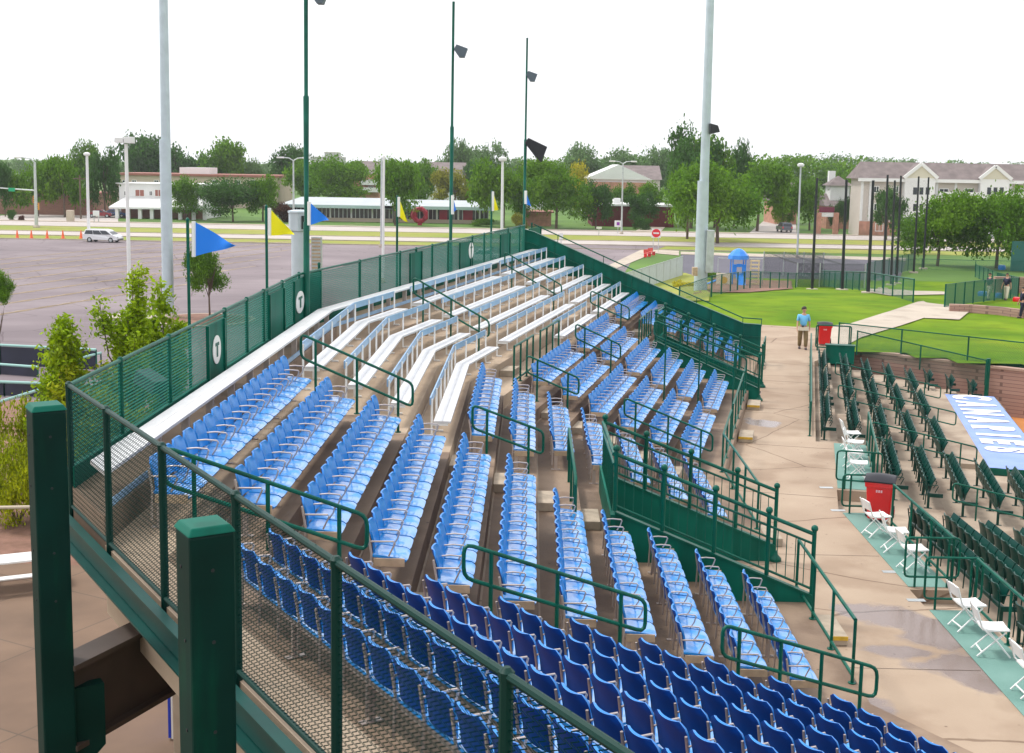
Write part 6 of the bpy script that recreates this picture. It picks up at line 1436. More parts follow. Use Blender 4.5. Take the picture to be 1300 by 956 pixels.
def person(pos, rz, label, shirt, trousers, shoes=(.05, .03, .03), h=1.8, head_turn=0, stride=.12, hair=(.03, .018, .012), waist=None):
    k = h / 1.8; root = thing('person', label, 'person', pos, rz); s = stride
    S = lambda x, y, z, r: (x * k, y * k, z * k, tuple(a * k for a in r) if isinstance(r, tuple) else r * k)
    # x forward, y left
    J = [S(0, 0, .98, (.13, .10)), S(0, 0, 1.18, (.135, .10)), S(0, 0, 1.38, (.16, .105)), S(0, 0, 1.50, .06), S(.01, 0, 1.58, .052), S(.02, 0, 1.66, .098), S(.02, 0, 1.74, .09)]
    E_ = [(0, 1), (1, 2), (2, 3), (3, 4), (4, 5), (5, 6)]
    for sd in (1, -1):
        b = len(J); f = s * sd
        J += [S(0, .18 * sd, 1.42, .055), S(-.01 - f * .3, .25 * sd, 1.15, .042), S(.03 - f * .8, .27 * sd, .92, .030), S(.04 - f * .9, .272 * sd, .85, (.022, .034)), S(.045 - f * .95, .272 * sd, .81, (.016, .034))]
        E_ += [(2, b), (b, b + 1), (b + 1, b + 2), (b + 2, b + 3), (b + 3, b + 4)]
        for fi in range(4):
            c = len(J); yy = .272 * sd; xx = .045 - f * .95 + (fi - 1.5) * .019; L = (.075, .085, .08, .062)[fi]
            J += [S(xx, yy, .795, .0095), S(xx + .004, yy - .012 * sd, .795 - L * .55, .0085), S(xx + .008, yy - .028 * sd, .795 - L, .007)]; E_ += [(b + 4, c), (c, c + 1), (c + 1, c + 2)]
        c = len(J); J += [S(.085 - f * .9, .262 * sd, .835, .011), S(.10 - f * .9, .25 * sd, .80, .009)]; E_ += [(b + 3, c), (c, c + 1)]
        b = len(J); J += [S(0, .10 * sd, .90, .085), S(f * .6 + .02, .11 * sd, .50, .06), S(f * 1.1, .11 * sd, .10, .042), S(f * 1.1 + .12, .115 * sd, .045, (.04, .03))]; E_ += [(0, b), (b, b + 1), (b + 1, b + 2), (b + 2, b + 3)]
    skin_obj('body', J, E_, M_skin, root)
    sh = [S(0, 0, .95, (.19, .15)), S(0, 0, 1.15, (.195, .15)), S(0, 0, 1.38, (.205, .135)), S(0, 0, 1.49, .075)]; se = [(0, 1), (1, 2), (2, 3)]
    for sd in (1, -1): b = len(sh); sh += [S(0, .19 * sd, 1.42, .075), S(-.01 - s * sd * .25, .25 * sd, 1.17, .065)]; se += [(2, b), (b, b + 1)]
    skin_obj('shirt', sh, se, shirt, root)
    tr = [S(0, 0, .95, (.145, .115))]; te = []
    for sd in (1, -1): f = s * sd; b = len(tr); tr += [S(0, .10 * sd, .86, .125), S(f * .6 + .02, .115 * sd, .50, .10), S(f * 1.1, .11 * sd, .09, .082)]; te += [(0, b), (b, b + 1), (b + 1, b + 2)]
    skin_obj('trousers', tr, te, trousers, root)
    if waist:
        mb = MB(); mb.shell(lambda a_, t: (math.cos(a_ * 6.2831) * (.165 + .012 * t) * k, math.sin(a_ * 6.2831) * (.215 + .0 * t) * k, (.80 + .16 * t) * k), 24, 3, -.01); mb.build('shirt_hem', waist, root, smooth=True)
        mb = MB(); mb.box(.19 * k, .225 * k, -.10 * k, -.01 * k, .96 * k, 1.02 * k); mb.build('pouch', M_black, root, bevel=.008)
    for sd in (1, -1): mb = MB(); f = s * sd * 1.1; mb.shell(lambda a_, t: ((f + .06 + math.cos(a_ * 6.2831) * .15 * (1 - .35 * t * t)) * k, (.113 * sd + math.sin(a_ * 6.2831) * .052 * (1 - .3 * t * t)) * k, (.004 + .10 * t) * k), 16, 4, .006); mb.q(*[((f + .06 + math.cos(t_ * .3927) * .11) * k, (.113 * sd + math.sin(t_ * .3927) * .038) * k, .10 * k) for t_ in range(16)]); mb.build('shoe', mat('dark_shoe', shoes, .5), root, smooth=True)
    hd = bpy.data.objects.new('head_details', None)
    a_ = head_turn; c, sn = math.cos(a_), math.sin(a_); HV = lambda x, y, z: Vector(((.02 + x * c - y * sn) * k, (x * sn + y * c) * k, z * k)); bpy.data.objects.remove(hd)
    mb = MB(); mb.shell(lambda u_, t: HV(-.012 + math.cos(u_ * 6.2831) * .108 * math.sin(t * 1.65 + .02), math.sin(u_ * 6.2831) * .09 * math.sin(t * 1.65 + .02), 1.705 + .115 * math.cos(t * 1.65) - (.05 * (1 - math.cos(u_ * 6.2831 - math.pi)) * 0) + (.03 * math.cos(u_ * 6.2831) * t)), 20, 8, .004); mb.build('hair', mat('dark_hair', hair, .6), root, smooth=True)
    mb = MB(); mb.v = [HV(.095, -.014, 1.655), HV(.095, .014, 1.655), HV(.122, 0, 1.655), HV(.088, 0, 1.70)]; mb.f = [(0, 2, 1), (0, 3, 2), (1, 2, 3), (0, 1, 3)]; mb.m = [0] * 4; mb.build('nose', M_skin, root)
    for sd in (1, -1): mb = MB(); q = HV(.093, .032 * sd, 1.69); mb.box(q.x - .006, q.x + .006, q.y - .008, q.y + .008, q.z - .006, q.z + .006); mb.build('eye', M_black, root); mb = MB(); q = HV(0, .093 * sd, 1.67); mb.box(q.x - .02, q.x + .02, q.y - .008, q.y + .008, q.z - .03, q.z + .03); mb.build('ear', M_skin, root, bevel=.006)
    mb = MB(); q = HV(.098, 0, 1.622); mb.box(q.x - .006, q.x + .006, q.y - .022, q.y + .022, q.z - .005, q.z + .005); mb.build('mouth', mat('lips', (.35, .12, .10), .6), root)
    return root
M_polo = mat('light_blue_polo', (.16, .48, .78), .8); M_khaki = mat('khaki_trousers', (.20, .14, .065), .85, var=.2, nscale=6); M_cream2 = mat('cream_cloth', (.75, .68, .55), .8)
person(G(1018.5, 443, 0), R(-95), 'man in light blue polo shirt and khaki trousers walking on the concourse, looking right', M_polo, M_khaki, head_turn=R(60), waist=M_cream2, h=1.84)
M_navyc = mat('navy_shirt', (.008, .01, .035), .8)
for px, py, rz, lb in ((1255, 378, 200, 'person in dark shirt and pale trousers behind the green fence, left of two'), (1277, 378, 215, 'person in dark shirt and pale trousers behind the green fence, right of two')):
    p = GT(px, py + 3); person(p, R(rz), lb, M_navyc, M_cream2, h=1.78, head_turn=.3)
p = GT(1297, 404); person(p, R(180), 'person in dark clothes cut off by the right picture edge beside the lawn', M_navyc, M_navyc, h=1.7)
# ================================================================== POLES, LAMPS, SIGNS
def lamp(px_b, py_b, px_t, py_t, dist, r0, r1, m, label, head=None, group=None, name='lamp_post', zb=GZ):
    B = D(px_b, py_b, dist); T = D(px_t, py_t, dist); B = Vector((B.x, dist, zb)); top = Vector((B.x + (T.x - B.x) * .4, dist, T.z))
    root = thing(name, label, 'lamp post' if head else 'pole', B, 0, group); mb = MB(); mb.tube([B, top], [r0, r1], 14); mb.build('shaft', m, root, smooth=True); mb = MB(); mb.lathe(B, [(r0 * 2, 0), (r0 * 2, .25), (r0 * 1.3, .5)], 12); mb.build('base', M_pathm, root)
    if head == 'box':
        for s in (-1, 1): mb = MB(); mb.box(top.x - .05, top.x + .48, dist - .3, dist + .3, top.z + .05, top.z + .45) if s > 0 else mb.box(top.x - .62, top.x - .10, dist - .3, dist + .3, top.z + .08, top.z + .40); mb.build('lamp_head', M_wht, root, bevel=.04)
    if head == 'cap': mb = MB(); mb.lathe(top, [(.2, 0), (.42, .1), (.45, .35), (.15, .5)], 12); mb.build('lamp_head', M_wht, root, smooth=True)
    if head == 'twin':
        for s in (-1, 1): mb = MB(); mb.tube([top, top + Vector((s * .6, 0, .35)), top + Vector((s * 1.4, 0, .42))], .07, 6); mb.build('arm', m, root); mb = MB(); mb.box(top.x + s * 1.8 - .5, top.x + s * 1.8 + .5, dist - .25, dist + .25, top.z + .3, top.z + .52); mb.build('lamp_head', M_wht, root, bevel=.06)
    if head == 'arm': mb = MB(); mb.tube([top, top + Vector((-.7, 0, .55)), top + Vector((-2.2, 0, .75))], .08, 6); mb.build('arm', m, root); mb = MB(); mb.box(top.x - 3.2, top.x - 2.1, dist - .25, dist + .25, top.z + .6, top.z + .85); mb.build('lamp_head', M_wht, root, bevel=.06)
    return root, B, top
GWL = 'pale lamp posts on the parking lot'
lamp(166, 428, 160, 183, 79, .13, .105, M_wht, 'white lamp post with boxy white heads standing left of the big grey pole', 'box', GWL)
lamp(113, 306, 111, 198, 170, .21, .17, M_wht, 'white lamp post with round head near the parked minivan', 'cap', GWL)
lamp(486, 352, 489, 198, 118, .13, .10, M_wht, 'white lamp post on a concrete foot behind the far fence, nearer of the close pair', None, GWL)
lamp(484, 306, 485, 200, 168, .16, .12, M_gal, 'thin grey pole just left of the white lamp post behind the fence', None)
lamp(637, 322, 637, 205, 132, .16, .13, M_wht, 'white lamp post right of the middle green lighting pole', 'cap', GWL)
lamp(373, 296, 372.5, 204, 176, .16, .11, M_gal, 'grey street lamp with two arms left of the bend lighting pole', 'twin')
lamp(46, 280, 45, 206, 200, .28, .18, M_gal, 'grey street lamp with single arm at the far left road junction', 'arm')
lamp(1012, 328, 1015, 212, 160, .14, .10, M_gal, 'grey lamp post left of the netting poles', 'cap', GWL)
lamp(789, 296, 790, 208, 212, .16, .12, M_gal, 'thin grey lamp post before the maroon building', 'twin')
# big grey field light poles
root, B, T_ = lamp(214, 405, 209.5, -60, 88, .36, .29, M_poleg, 'very tall thick grey pole in the parking lot at the left', None, 'very tall grey floodlight poles')
mb = MB(); mb.tube([B, B + Vector((0, 0, 12.5))], [.40, .385], 16); mb.build('lower_sleeve', M_poleg, root, smooth=True)
root, B, T_ = lamp(889, 378, 901, -60, 90, .36, .27, M_poleg, 'very tall thick grey pole beside the green end wall at the right', None, 'very tall grey floodlight poles', zb=-2.0)
T_.x = D(900.5, -60, 90).x
mb = MB(); z = D(889, 210, 90).z; mb.tube([B, B + (T_ - B) * .36], [.50, .40], 16); mb.build('lower_sleeve', M_poleg, root, smooth=True)
p = D(901, 292, 89.5); q = D(906, 346, 89.5); mb = MB(); mb.box(p.x - .2, p.x + .32, 89.2, 89.7, q.z, p.z); mb.build('control_box', M_gal, root, bevel=.03)
p = D(884, 345, 89); mb = MB(); mb.box(p.x - .25, p.x + .1, 89, 89.5, p.z - .3, p.z + .3); mb.build('junction_box', M_tan, root, bevel=.02)
p = D(907, 164, 89.6); mb = MB(); h = .36; mb.box8([p + Vector(v) for v in ((-.3, -.3, -.35), (.35, -.35, -.2), (.35, .35, -.2), (-.3, .3, -.35), (-.35, -.3, .4), (.2, -.35, .25), (.2, .35, .25), (-.35, .3, .4))]); o = mb.build('loudspeaker', mat('black_grille', (.02, .022, .028), .7), bevel=.04, org=p.copy()); tag(o, 'dark loudspeaker clamped on the big right pole', 'loudspeaker', 'dark loudspeakers on poles')
# grey vent tower at the bend
vt = G(381, 352, 0); yv = 60; b = D(381, 400, yv); vr = thing('vent_tower', 'thick pale grey column with faceted wider head beside the tall pole at the bend', 'tower', Vector((b.x, yv, GZ)))
zt = D(381, 268, yv).z; zh = D(381, 294, yv).z; r = .40
mb = MB(); mb.lathe((b.x, yv, GZ), [(r, 0), (r, zh - GZ)], 20); mb.build('shaft', M_poleg, vr, smooth=True); mb = MB(); mb.lathe((b.x, yv, zh), [(r + .02, 0), (.52, .06), (.52, zt - zh - .1), (.56, zt - zh - .09), (.56, zt - zh), (.3, zt - zh + .06)], 8); mb.build('head', M_poleg, vr)
mb = MB(); mb.box(b.x + .18, b.x + .5, yv - .56, yv - .5, zh + .15, zt - .2); mb.build('opening', M_glass, vr)
p, q = D(395, 301, yv), D(408, 342, yv); lv = thing('louvre_panel', 'tan louvred panel standing right of the vent column', 'panel', Vector((p.x, yv, q.z))); mb = MB(); mb.box(p.x, q.x, yv, yv + .3, GZ, p.z); mb.build('frame', M_gal, lv); mb = MB()
for i in range(9): z_ = q.z + (p.z - q.z) * (i + .5) / 9; mb.box(p.x + .04, q.x - .04, yv - .05, yv - .004, z_ - .045, z_ + .03)
mb.build('louvres', M_tan, lv)
# wooden utility pole, box, small signs
up = thing('utility_pole', 'brown wooden utility pole between trees at far left', 'pole', Vector((D(101, 275, 232).x, 232, GZ))); mb = MB(); t = D(101, 222, 232); mb.tube([(t.x, 232, GZ), (t.x, 232, t.z)], .16, 8); mb.build('shaft', M_bark, up); mb = MB(); mb.box(t.x - 1.2, t.x + 1.2, 231.9, 232.1, t.z - .8, t.z - .6); mb.build('cross_arm', M_bark, up)
mb = MB(); p, q = D(84, 277, 222), D(92, 267, 222); mb.box(p.x, q.x, 222, 223, GZ, q.z); o = mb.build('electrical_cabinet', M_beige, bevel=.05); tag(o, 'beige electrical cabinet on the verge at far left', 'cabinet')
def board(px0, py0, px1, py1, dist, m, label, posts=2, cat='sign', zb=GZ, name='sign', detail=None):
    p, q = D(px0, py1, dist), D(px1, py0, dist); root = thing(name, label, cat, Vector(((p.x + q.x) / 2, dist, zb))); mb = MB(); mb.box(p.x, q.x, dist - .05, dist, p.z, q.z); b_ = mb.build('board', m, root, bevel=.01)
    for i in range(posts): x = p.x + (q.x - p.x) * (.5 if posts == 1 else (.15 + .7 * i)); mb = MB(); mb.box(x - .05, x + .05, dist + .005, dist + .1, zb, q.z - .05); mb.build('post', M_gal, root)
    if detail: x0, x1, z0, z1 = p.x, q.x, p.z, q.z; mb = MB(); mb.lathe(((x0 + x1) / 2, dist - .07, (z0 + z1) / 2), [(.01, 0), (.02, .001)], 4) if False else mb.box(x0 + (x1 - x0) * .3, x1 - (x1 - x0) * .3, dist - .07, dist - .052, z0 + (z1 - z0) * .25, z1 - (z1 - z0) * .25); mb.build('emblem', detail, b_)
board(118, 267.5, 126, 274, 222, M_wht, 'small white sign board on the verge at far left'); board(780, 280, 789.5, 288, 214, M_wht, 'small white sign with a purple square emblem before the maroon building', 1, detail=mat('purple_print', (.25, .03, .35), .6))
board(757, 288, 764, 290.5, 205, M_wht, 'thin flat white sign left of the small purple marked one', 1); board(710, 296, 715, 304, 178, M_white, 'small pink and white notice post by the lot exit', 1)
# no entry sign
P_ = D(833, 296, 168); ns = thing('no_entry_sign', 'round red no entry sign with white bar on a white board', 'sign', Vector((P_.x, 168, GZ))); mb = MB(); h = .62; mb.box(P_.x - h, P_.x + h, 168, 168.04, P_.z - h, P_.z + h); mb.build('board', M_wht, ns)
mb = MB(); mb.tube([(P_.x, 167.96, P_.z), (P_.x, 167.995, P_.z)], .56, 24); dd = mb.build('disc', mat('sign_red', (.7, .01, .03), .5), ns); mb = MB(); mb.box(P_.x - .38, P_.x + .38, 167.93, 167.955, P_.z - .1, P_.z + .1); mb.build('bar', M_wht, dd)
for s in (-.35, .35): mb = MB(); mb.box(P_.x + s - .04, P_.x + s + .04, 168.05, 168.12, GZ, P_.z + .4); mb.build('post', M_gal, ns)
# traffic signals on a mast arm
ts = thing('traffic_signal', 'mast arm with green street name plate and yellow signal heads at far left', 'traffic light', Vector((D(46, 280, 200.6).x, 200.6, GZ))); a, b = D(-10, 238, 200.6), D(46, 242, 200.6); mb = MB(); mb.tube([a, b], [.07, .12], 6); mb.build('mast_arm', M_gal, ts)
mb = MB(); mb.tube([(b.x, 200.6, GZ), b], .14, 8); mb.build('pole', M_gal, ts)
p, q = D(11, 243, 200.5), D(19, 238.5, 200.5); mb = MB(); mb.box(p.x, q.x, 200.4, 200.45, p.z, q.z); mb.build('name_plate', mat('street_plate_green', (.0, .35, .16), .5), ts)
for px, py in ((44, 253), (48, 262)): p = D(px, py, 200.3); mb = MB(); mb.box(p.x - .2, p.x + .2, 200.1, 200.4, p.z - .55, p.z + .55); sg = mb.build('signal_head', mat('signal_yellow', (.75, .33, .03), .5), ts); mb = MB(); [mb.tube([(p.x, 200.05, p.z + dz), (p.x, 200.09, p.z + dz)], .11, 10) for dz in (-.33, 0, .33)]; mb.build('lenses', M_black, sg)
# cones
for i, px in enumerate((22, 40, 60, 80, 103)):
    P_ = G(px, 303, GZ); root = thing('traffic_cone', ['leftmost orange cone along the lot edge', 'second orange cone from the left along the lot edge', 'middle orange cone of the five along the lot edge', 'fourth orange cone from the left along the lot edge', 'orange cone closest to the white minivan'][i], 'traffic cone', Vector((P_.x, P_.y, GZ + .02)), 0, 'orange cones along the parking lot edge'); mb = MB(); mb.lathe(Vector((P_.x, P_.y, GZ + .06)), [(.26, 0), (.22, .05), (.05, 1.15)], 14); mb.build('body', M_ora, root, smooth=True); mb = MB(); mb.box(P_.x - .3, P_.x + .3, P_.y - .3, P_.y + .3, GZ + .022, GZ + .07); mb.build('base', M_ora, root)
# ================================================================== VEHICLES
def car(pos, rz, label, L=4.9, Wd=1.95, H_=1.75, kind='van', paint=(.75, .76, .78), rear_only=False):
    root = thing('parked_car', label, {'van': 'minivan', 'suv': 'car', 'sedan': 'car'}[kind], pos, rz); mp = mat('car_paint_%d_%d' % (int(paint[0] * 99), int(paint[2] * 99)), paint, .25, coat=.6)
    if kind == 'van': prof = [(-L / 2, .35), (-L / 2, .95), (-L / 2 + .12, 1.1), (-L / 2 + .35, H_ - .08), (-L / 2 + .7, H_), (L * .08, H_), (L * .2, H_ - .12), (L * .36, 1.08), (L / 2 - .15, .85), (L / 2, .62), (L / 2, .32)]; win = [(-L / 2 + .42, H_ - .16), (L * .17, H_ - .18), (L * .33, 1.08), (-L / 2 + .25, 1.08)]
    elif kind == 'suv': prof = [(-L / 2, .4), (-L / 2, 1.0), (-L / 2 + .25, H_ - .05), (-L / 2 + .5, H_), (L * .1, H_), (L * .24, 1.1), (L / 2 - .1, 1.0), (L / 2, .8), (L / 2, .38)]; win = [(-L / 2 + .45, H_ - .14), (L * .09, H_ - .14), (L * .20, 1.1), (-L / 2 + .3, 1.1)]
    else: prof = [(-L / 2, .35), (-L / 2, .85), (-L / 2 + .25, .98), (-L * .32, 1.0), (-L * .17, H_), (L * .08, H_), (L * .24, .98), (L / 2 - .2, .85), (L / 2, .65), (L / 2, .32)]; win = [(-L * .165, H_ - .08), (L * .075, H_ - .08), (L * .21, .99), (-L * .28, 1.0)]
    def yw(z): return Wd / 2 if z < 1.05 else Wd / 2 - (z - 1.05) * .28
    mb = MB(); n = len(prof); i0 = 0
    mb.v = [Vector((x, -yw(z), z)) for x, z in prof] + [Vector((x, yw(z), z)) for x, z in prof]; mb.f = [tuple(range(n)), tuple(reversed(range(n, 2 * n)))] + [(i, n + i, n + (i + 1) % n, (i + 1) % n) for i in range(n)]; mb.m = [0] * len(mb.f); mb.build('body', mp, root, bevel=.05)
    for s in (-1, 1):
        for k_ in range(3):
            t0, t1 = k_ / 3 + .012, (k_ + 1) / 3 - .012; tl, tr, br, bl = win; lp = lambda a, b, t: (a[0] + (b[0] - a[0]) * t, a[1] + (b[1] - a[1]) * t)
            q = [lp(bl, br, t0), lp(bl, br, t1), lp(tl, tr, t1), lp(tl, tr, t0)]; mb = MB(); P8 = []
            for e in (.004, .02): P8 += [Vector((x, s * (yw(z) + e), z)) for x, z in q]
            mb.box8(P8); mb.build('side_window', M_glass, root)
        for x in (-L * .30, L * .31):
            mb = MB(); mb.tube([(x, s * (Wd / 2 - .2), .34), (x, s * (Wd / 2 + .012), .34)], .34, 20); w_ = mb.build('wheel', M_black, root, smooth=True); mb = MB(); mb.tube([(x, s * (Wd / 2 + .013), .34), (x, s * (Wd / 2 + .03), .34)], .2, 14); mb.build('rim', M_gal, w_)
        mb = MB(); mb.box(L / 2 - .12, L / 2 + .012, s * (Wd / 2 - .38), s * (Wd / 2 - .1), .66, .80) if s > 0 else mb.box(L / 2 - .12, L / 2 + .012, -Wd / 2 + .1, -Wd / 2 + .38, .66, .80); mb.build('headlight', M_gal, root); mb = MB(); ya, yb = sorted((s * (Wd / 2 - .24), s * (Wd / 2 - .06))); mb.box(-L / 2 - .012, -L / 2 + .05, ya, yb, .75, 1.05); mb.build('tail_light', M_red, root)
    mb = MB(); mb.box(-L / 2 - .06, -L / 2 + .02, -Wd / 2 + .08, Wd / 2 - .08, .36, .56); mb.build('bumper', mat('grey_bumper', (.12, .12, .13), .5), root, bevel=.02); mb = MB(); mb.box(L / 2 - .02, L / 2 + .05, -Wd / 2 + .1, Wd / 2 - .1, .32, .52); mb.build('bumper', mat('grey_bumper', (.12, .12, .13), .5), root, bevel=.02)
    # windscreen and rear glass
    tl, tr, br, bl = win; mb = MB(); w1, w2 = yw(br[1]) - .12, yw(tr[1]) - .1; a1, a2 = (br[0] + .16, br[1] - .0), (tr[0] + .16, tr[1] + .02)
    mb.box8([Vector((a1[0], -w1, a1[1])), Vector((a1[0] + .03, -w1, a1[1])), Vector((a1[0] + .03, w1, a1[1])), Vector((a1[0], w1, a1[1])), Vector((a2[0], -w2, a2[1])), Vector((a2[0] + .03, -w2, a2[1])), Vector((a2[0] + .03, w2, a2[1])), Vector((a2[0], w2, a2[1]))]); mb.build('windscreen', M_glass, root)
    xb, xt = {'van': (-L / 2 + .13, -L / 2 + .31), 'suv': (-L / 2 + .02, -L / 2 + .22), 'sedan': (-L * .31, -L * .18)}[kind]; mb = MB(); zb_, zt_ = 1.12 if kind != 'sedan' else 1.02, H_ - .15
    mb.box8([Vector((xb - .03, -.75, zb_)), Vector((xb, -.75, zb_)), Vector((xb, .75, zb_)), Vector((xb - .03, .75, zb_)), Vector((xt - .03, -.66, zt_)), Vector((xt, -.66, zt_)), Vector((xt, .66, zt_)), Vector((xt - .03, .66, zt_))]); mb.build('rear_window', M_glass, root)
    return root
p = G(131, 307.5, GZ); car(Vector((p.x, p.y, GZ + .02)), R(-8), 'white minivan parked at the far edge of the parking lot', kind='van')
p = G(612, 333, GZ); car(Vector((p.x, p.y, GZ + .02)), R(182), 'white car in the parking lot seen through the far fence', 4.6, 1.85, 1.5, 'sedan', (.72, .74, .76))
p = D(996, 281, 228); car(Vector((p.x, 228, GZ + .1)), R(92), 'dark silver car on the driveway beyond the road', 4.7, 1.9, 1.75, 'suv', (.10, .11, .14))
p = D(125, 270, 238); car(Vector((p.x, 239, GZ + .05)), R(5), 'dark red car parked left of the colonnade house', 4.6, 1.8, 1.5, 'sedan', (.25, .02, .03))
p = D(139, 270, 238); car(Vector((p.x, 241, GZ + .05)), R(8), 'blue car parked beside the colonnade house', 4.6, 1.8, 1.5, 'sedan', (.05, .12, .3))

# ================================================================== RIGHT SIDE: PLAYGROUND, NETS, FENCES
# slatted pale fence from the end wall to the lot
a, b = G(866, 351, GZ), G(755, 392, GZ); M_slat = mat('pale_grey_slats', (.55, .60, .62), .6, var=.06, nscale=2)
sf = thing('slatted_fence', 'pale grey slatted wire fence running behind the green end wall', 'fence', Vector((a.x, a.y, GZ))); a.z = b.z = GZ; L = (b - a).length; d_ = (b - a).normalized(); mb = MB(); i = 0
while i * .16 < L: q = a + d_ * (i * .16); mb.bar(q + Vector((0, 0, 1.05)), q + d_ * .115 + Vector((0, 0, 1.05)), .012, 2.0); i += 1
mb.build('slats', M_slat, sf); mb = MB(); mb.tube([a + Vector((0, 0, 2.1)), b + Vector((0, 0, 2.1))], .04, 6); mb.build('top_rail', M_gal, sf)
for i in range(int(L / 3) + 1): q = a + d_ * i * 3; mb = MB(); mb.tube([q, q + Vector((0, 0, 2.15))], .045, 6); mb.build('post', M_gal, sf)
# playground tower
B = G(936, 363, -3.3); S_ = 1.0; pg = thing('playground_tower', 'blue and cream playground tower with domed blue roof and slide', 'playground', Vector((B.x, B.y, -3.3))); X, Yy, Z0 = B.x, B.y, -3.3; MBp = mat('blue_play_plastic', (.01, .22, .75), .35, coat=.3); MCp = mat('cream_play_plastic', (.75, .62, .36), .5)
for sx in (-.6, .6):
    for sy in (-.6, .6): mb = MB(); mb.tube([(X + sx, Yy + sy, Z0), (X + sx, Yy + sy, Z0 + 2.7)], .06, 8); mb.build('post', MBp, pg, smooth=True)
mb = MB(); mb.box(X - .62, X + .62, Yy - .62, Yy + .62, Z0 + 1.15, Z0 + 1.25); mb.build('deck', MBp, pg)
mb = MB(); mb.lathe((X, Yy, Z0 + 2.55), [(1.0, 0), (.95, .35), (.6, .75), (.3, .95), (.1, 1.0)], 8); mb.build('roof', MBp, pg)
mb = MB(); mb.box(X - .6, X - .25, Yy - .72, Yy - .66, Z0 + 1.2, Z0 + 2.1); mb.box(X + .25, X + .6, Yy - .72, Yy - .66, Z0 + 1.2, Z0 + 2.1); mb.box(X - .249, X + .249, Yy - .719, Yy - .661, Z0 + 1.85, Z0 + 2.15); mb.build('arch_panel', MBp, pg, bevel=.02)
mb = MB(); mb.shell(lambda s, t: (X - .35 + .7 * s, Yy - .7 - 1.9 * t, Z0 + 1.2 - 1.1 * t - .12 * math.sin(math.pi * s) + .1 * t * t), 6, 8, .04); mb.build('slide', MBp, pg, smooth=True)
mb = MB(); mb.shell(lambda s, t: (X - .7 - 2.4 * t, Yy - .3 + .6 * s, Z0 + 1.1 - 1.0 * t - .12 * math.sin(math.pi * s)), 6, 8, .04); mb.build('slide', MBp, pg, smooth=True)
p = D(919, 357, B.y - 1.5); mb = MB(); mb.box(p.x - .72, p.x + .72, B.y - 1.5, B.y - 1.42, p.z - .6, p.z + .75); pn = mb.build('play_panel', M_cream2, pg, bevel=.02); mb = MB(); mb.tube([(p.x, B.y - 1.53, p.z + .1), (p.x, B.y - 1.505, p.z + .1)], .33, 12); mb.build('disc', mat('ochre_plastic', (.7, .42, .05), .5), pn)
for i in range(2):
    x = X + 1.15 + i * .75; mb = MB(); mb.tube([(x, Yy - .3, Z0), (x, Yy - .3, Z0 + 2.5)], .05, 6); mb.build('climber_post', MCp, pg)
mb = MB()
for i in range(7): z = Z0 + .2 + i * .36; mb.box(X + 1.05, X + 1.98, Yy - .38, Yy - .28, z, z + .15)
mb.build('climber_rungs', MCp, pg)
for x in (X - 1.9, X + 2.35): mb = MB(); mb.tube([(x, Yy, Z0), (x, Yy, Z0 + 2.6)], .04, 6); mb.build('frame_post', M_gal, pg)
mb = MB(); mb.tube([(X - 1.9, Yy, Z0 + 2.6), (X + 2.35, Yy, Z0 + 2.6)], .04, 6); mb.build('frame_beam', M_gal, pg)
# green fences on the lawn
def gt(px, py): return GT(px, py)
chainfence('green wire fence between playground and lawn crest', [gt(862, 392), gt(903, 377), gt(927, 371), gt(952, 366), gt(1010, 364.5), gt(1060, 365), gt(1090, 366)], 1.35, .22, spacing=3.4, post_r=.05)
chainfence('darker green fence with wide top rail descending at the lawn corner', [gt(1040, 363), gt(1100, 370), gt(1159, 384)], 1.45, .26, spacing=3.2, post_r=.05, rail_r=.05)
chainfence('green fence with privacy cloth in front of the two people', [gt(1199, 391), gt(1235, 385), gt(1262, 382), gt(1292, 378)], 1.4, .55, spacing=2.2, post_r=.05)
chainfence('green fence running up to the dark green board at the right', [gt(1292, 378), gt(1265, 364), gt(1238, 352)], 1.4, .3, spacing=2.5, post_r=.05)
chainfence('low green wire fence across the back of the lawn', [gt(1110, 346), gt(1170, 343), gt(1238, 345), gt(1300, 346)], 1.3, .12, spacing=4, post_r=.04)
chainfence('grey green wire fence beside the netting poles', [gt(1100, 358), gt(1160, 342)], 1.9, .4, spacing=3, post_r=.05, col=(.08, .16, .15))
mb = MB(); p, q = GT(1282, 345), None; b1 = D(1283, 344, p.y); b2 = D(1330, 307, p.y); mb.box(b1.x, b2.x, p.y, p.y + .2, b1.z, b2.z); o = mb.build('scoreboard_back', mat('teal_board', (.02, .13, .12), .6, var=.08, nscale=.3), bevel=.03); tag(o, 'large dark green board at the right picture edge', 'board')
for px in (1286, 1320): q = D(px, 350, p.y + .4); mb = MB(); mb.box(q.x - .12, q.x + .12, p.y + .21, p.y + .4, TZ(q.x, p.y) - .1, b2.z - .2); mb.build('post', M_gal, None if False else o) if False else None
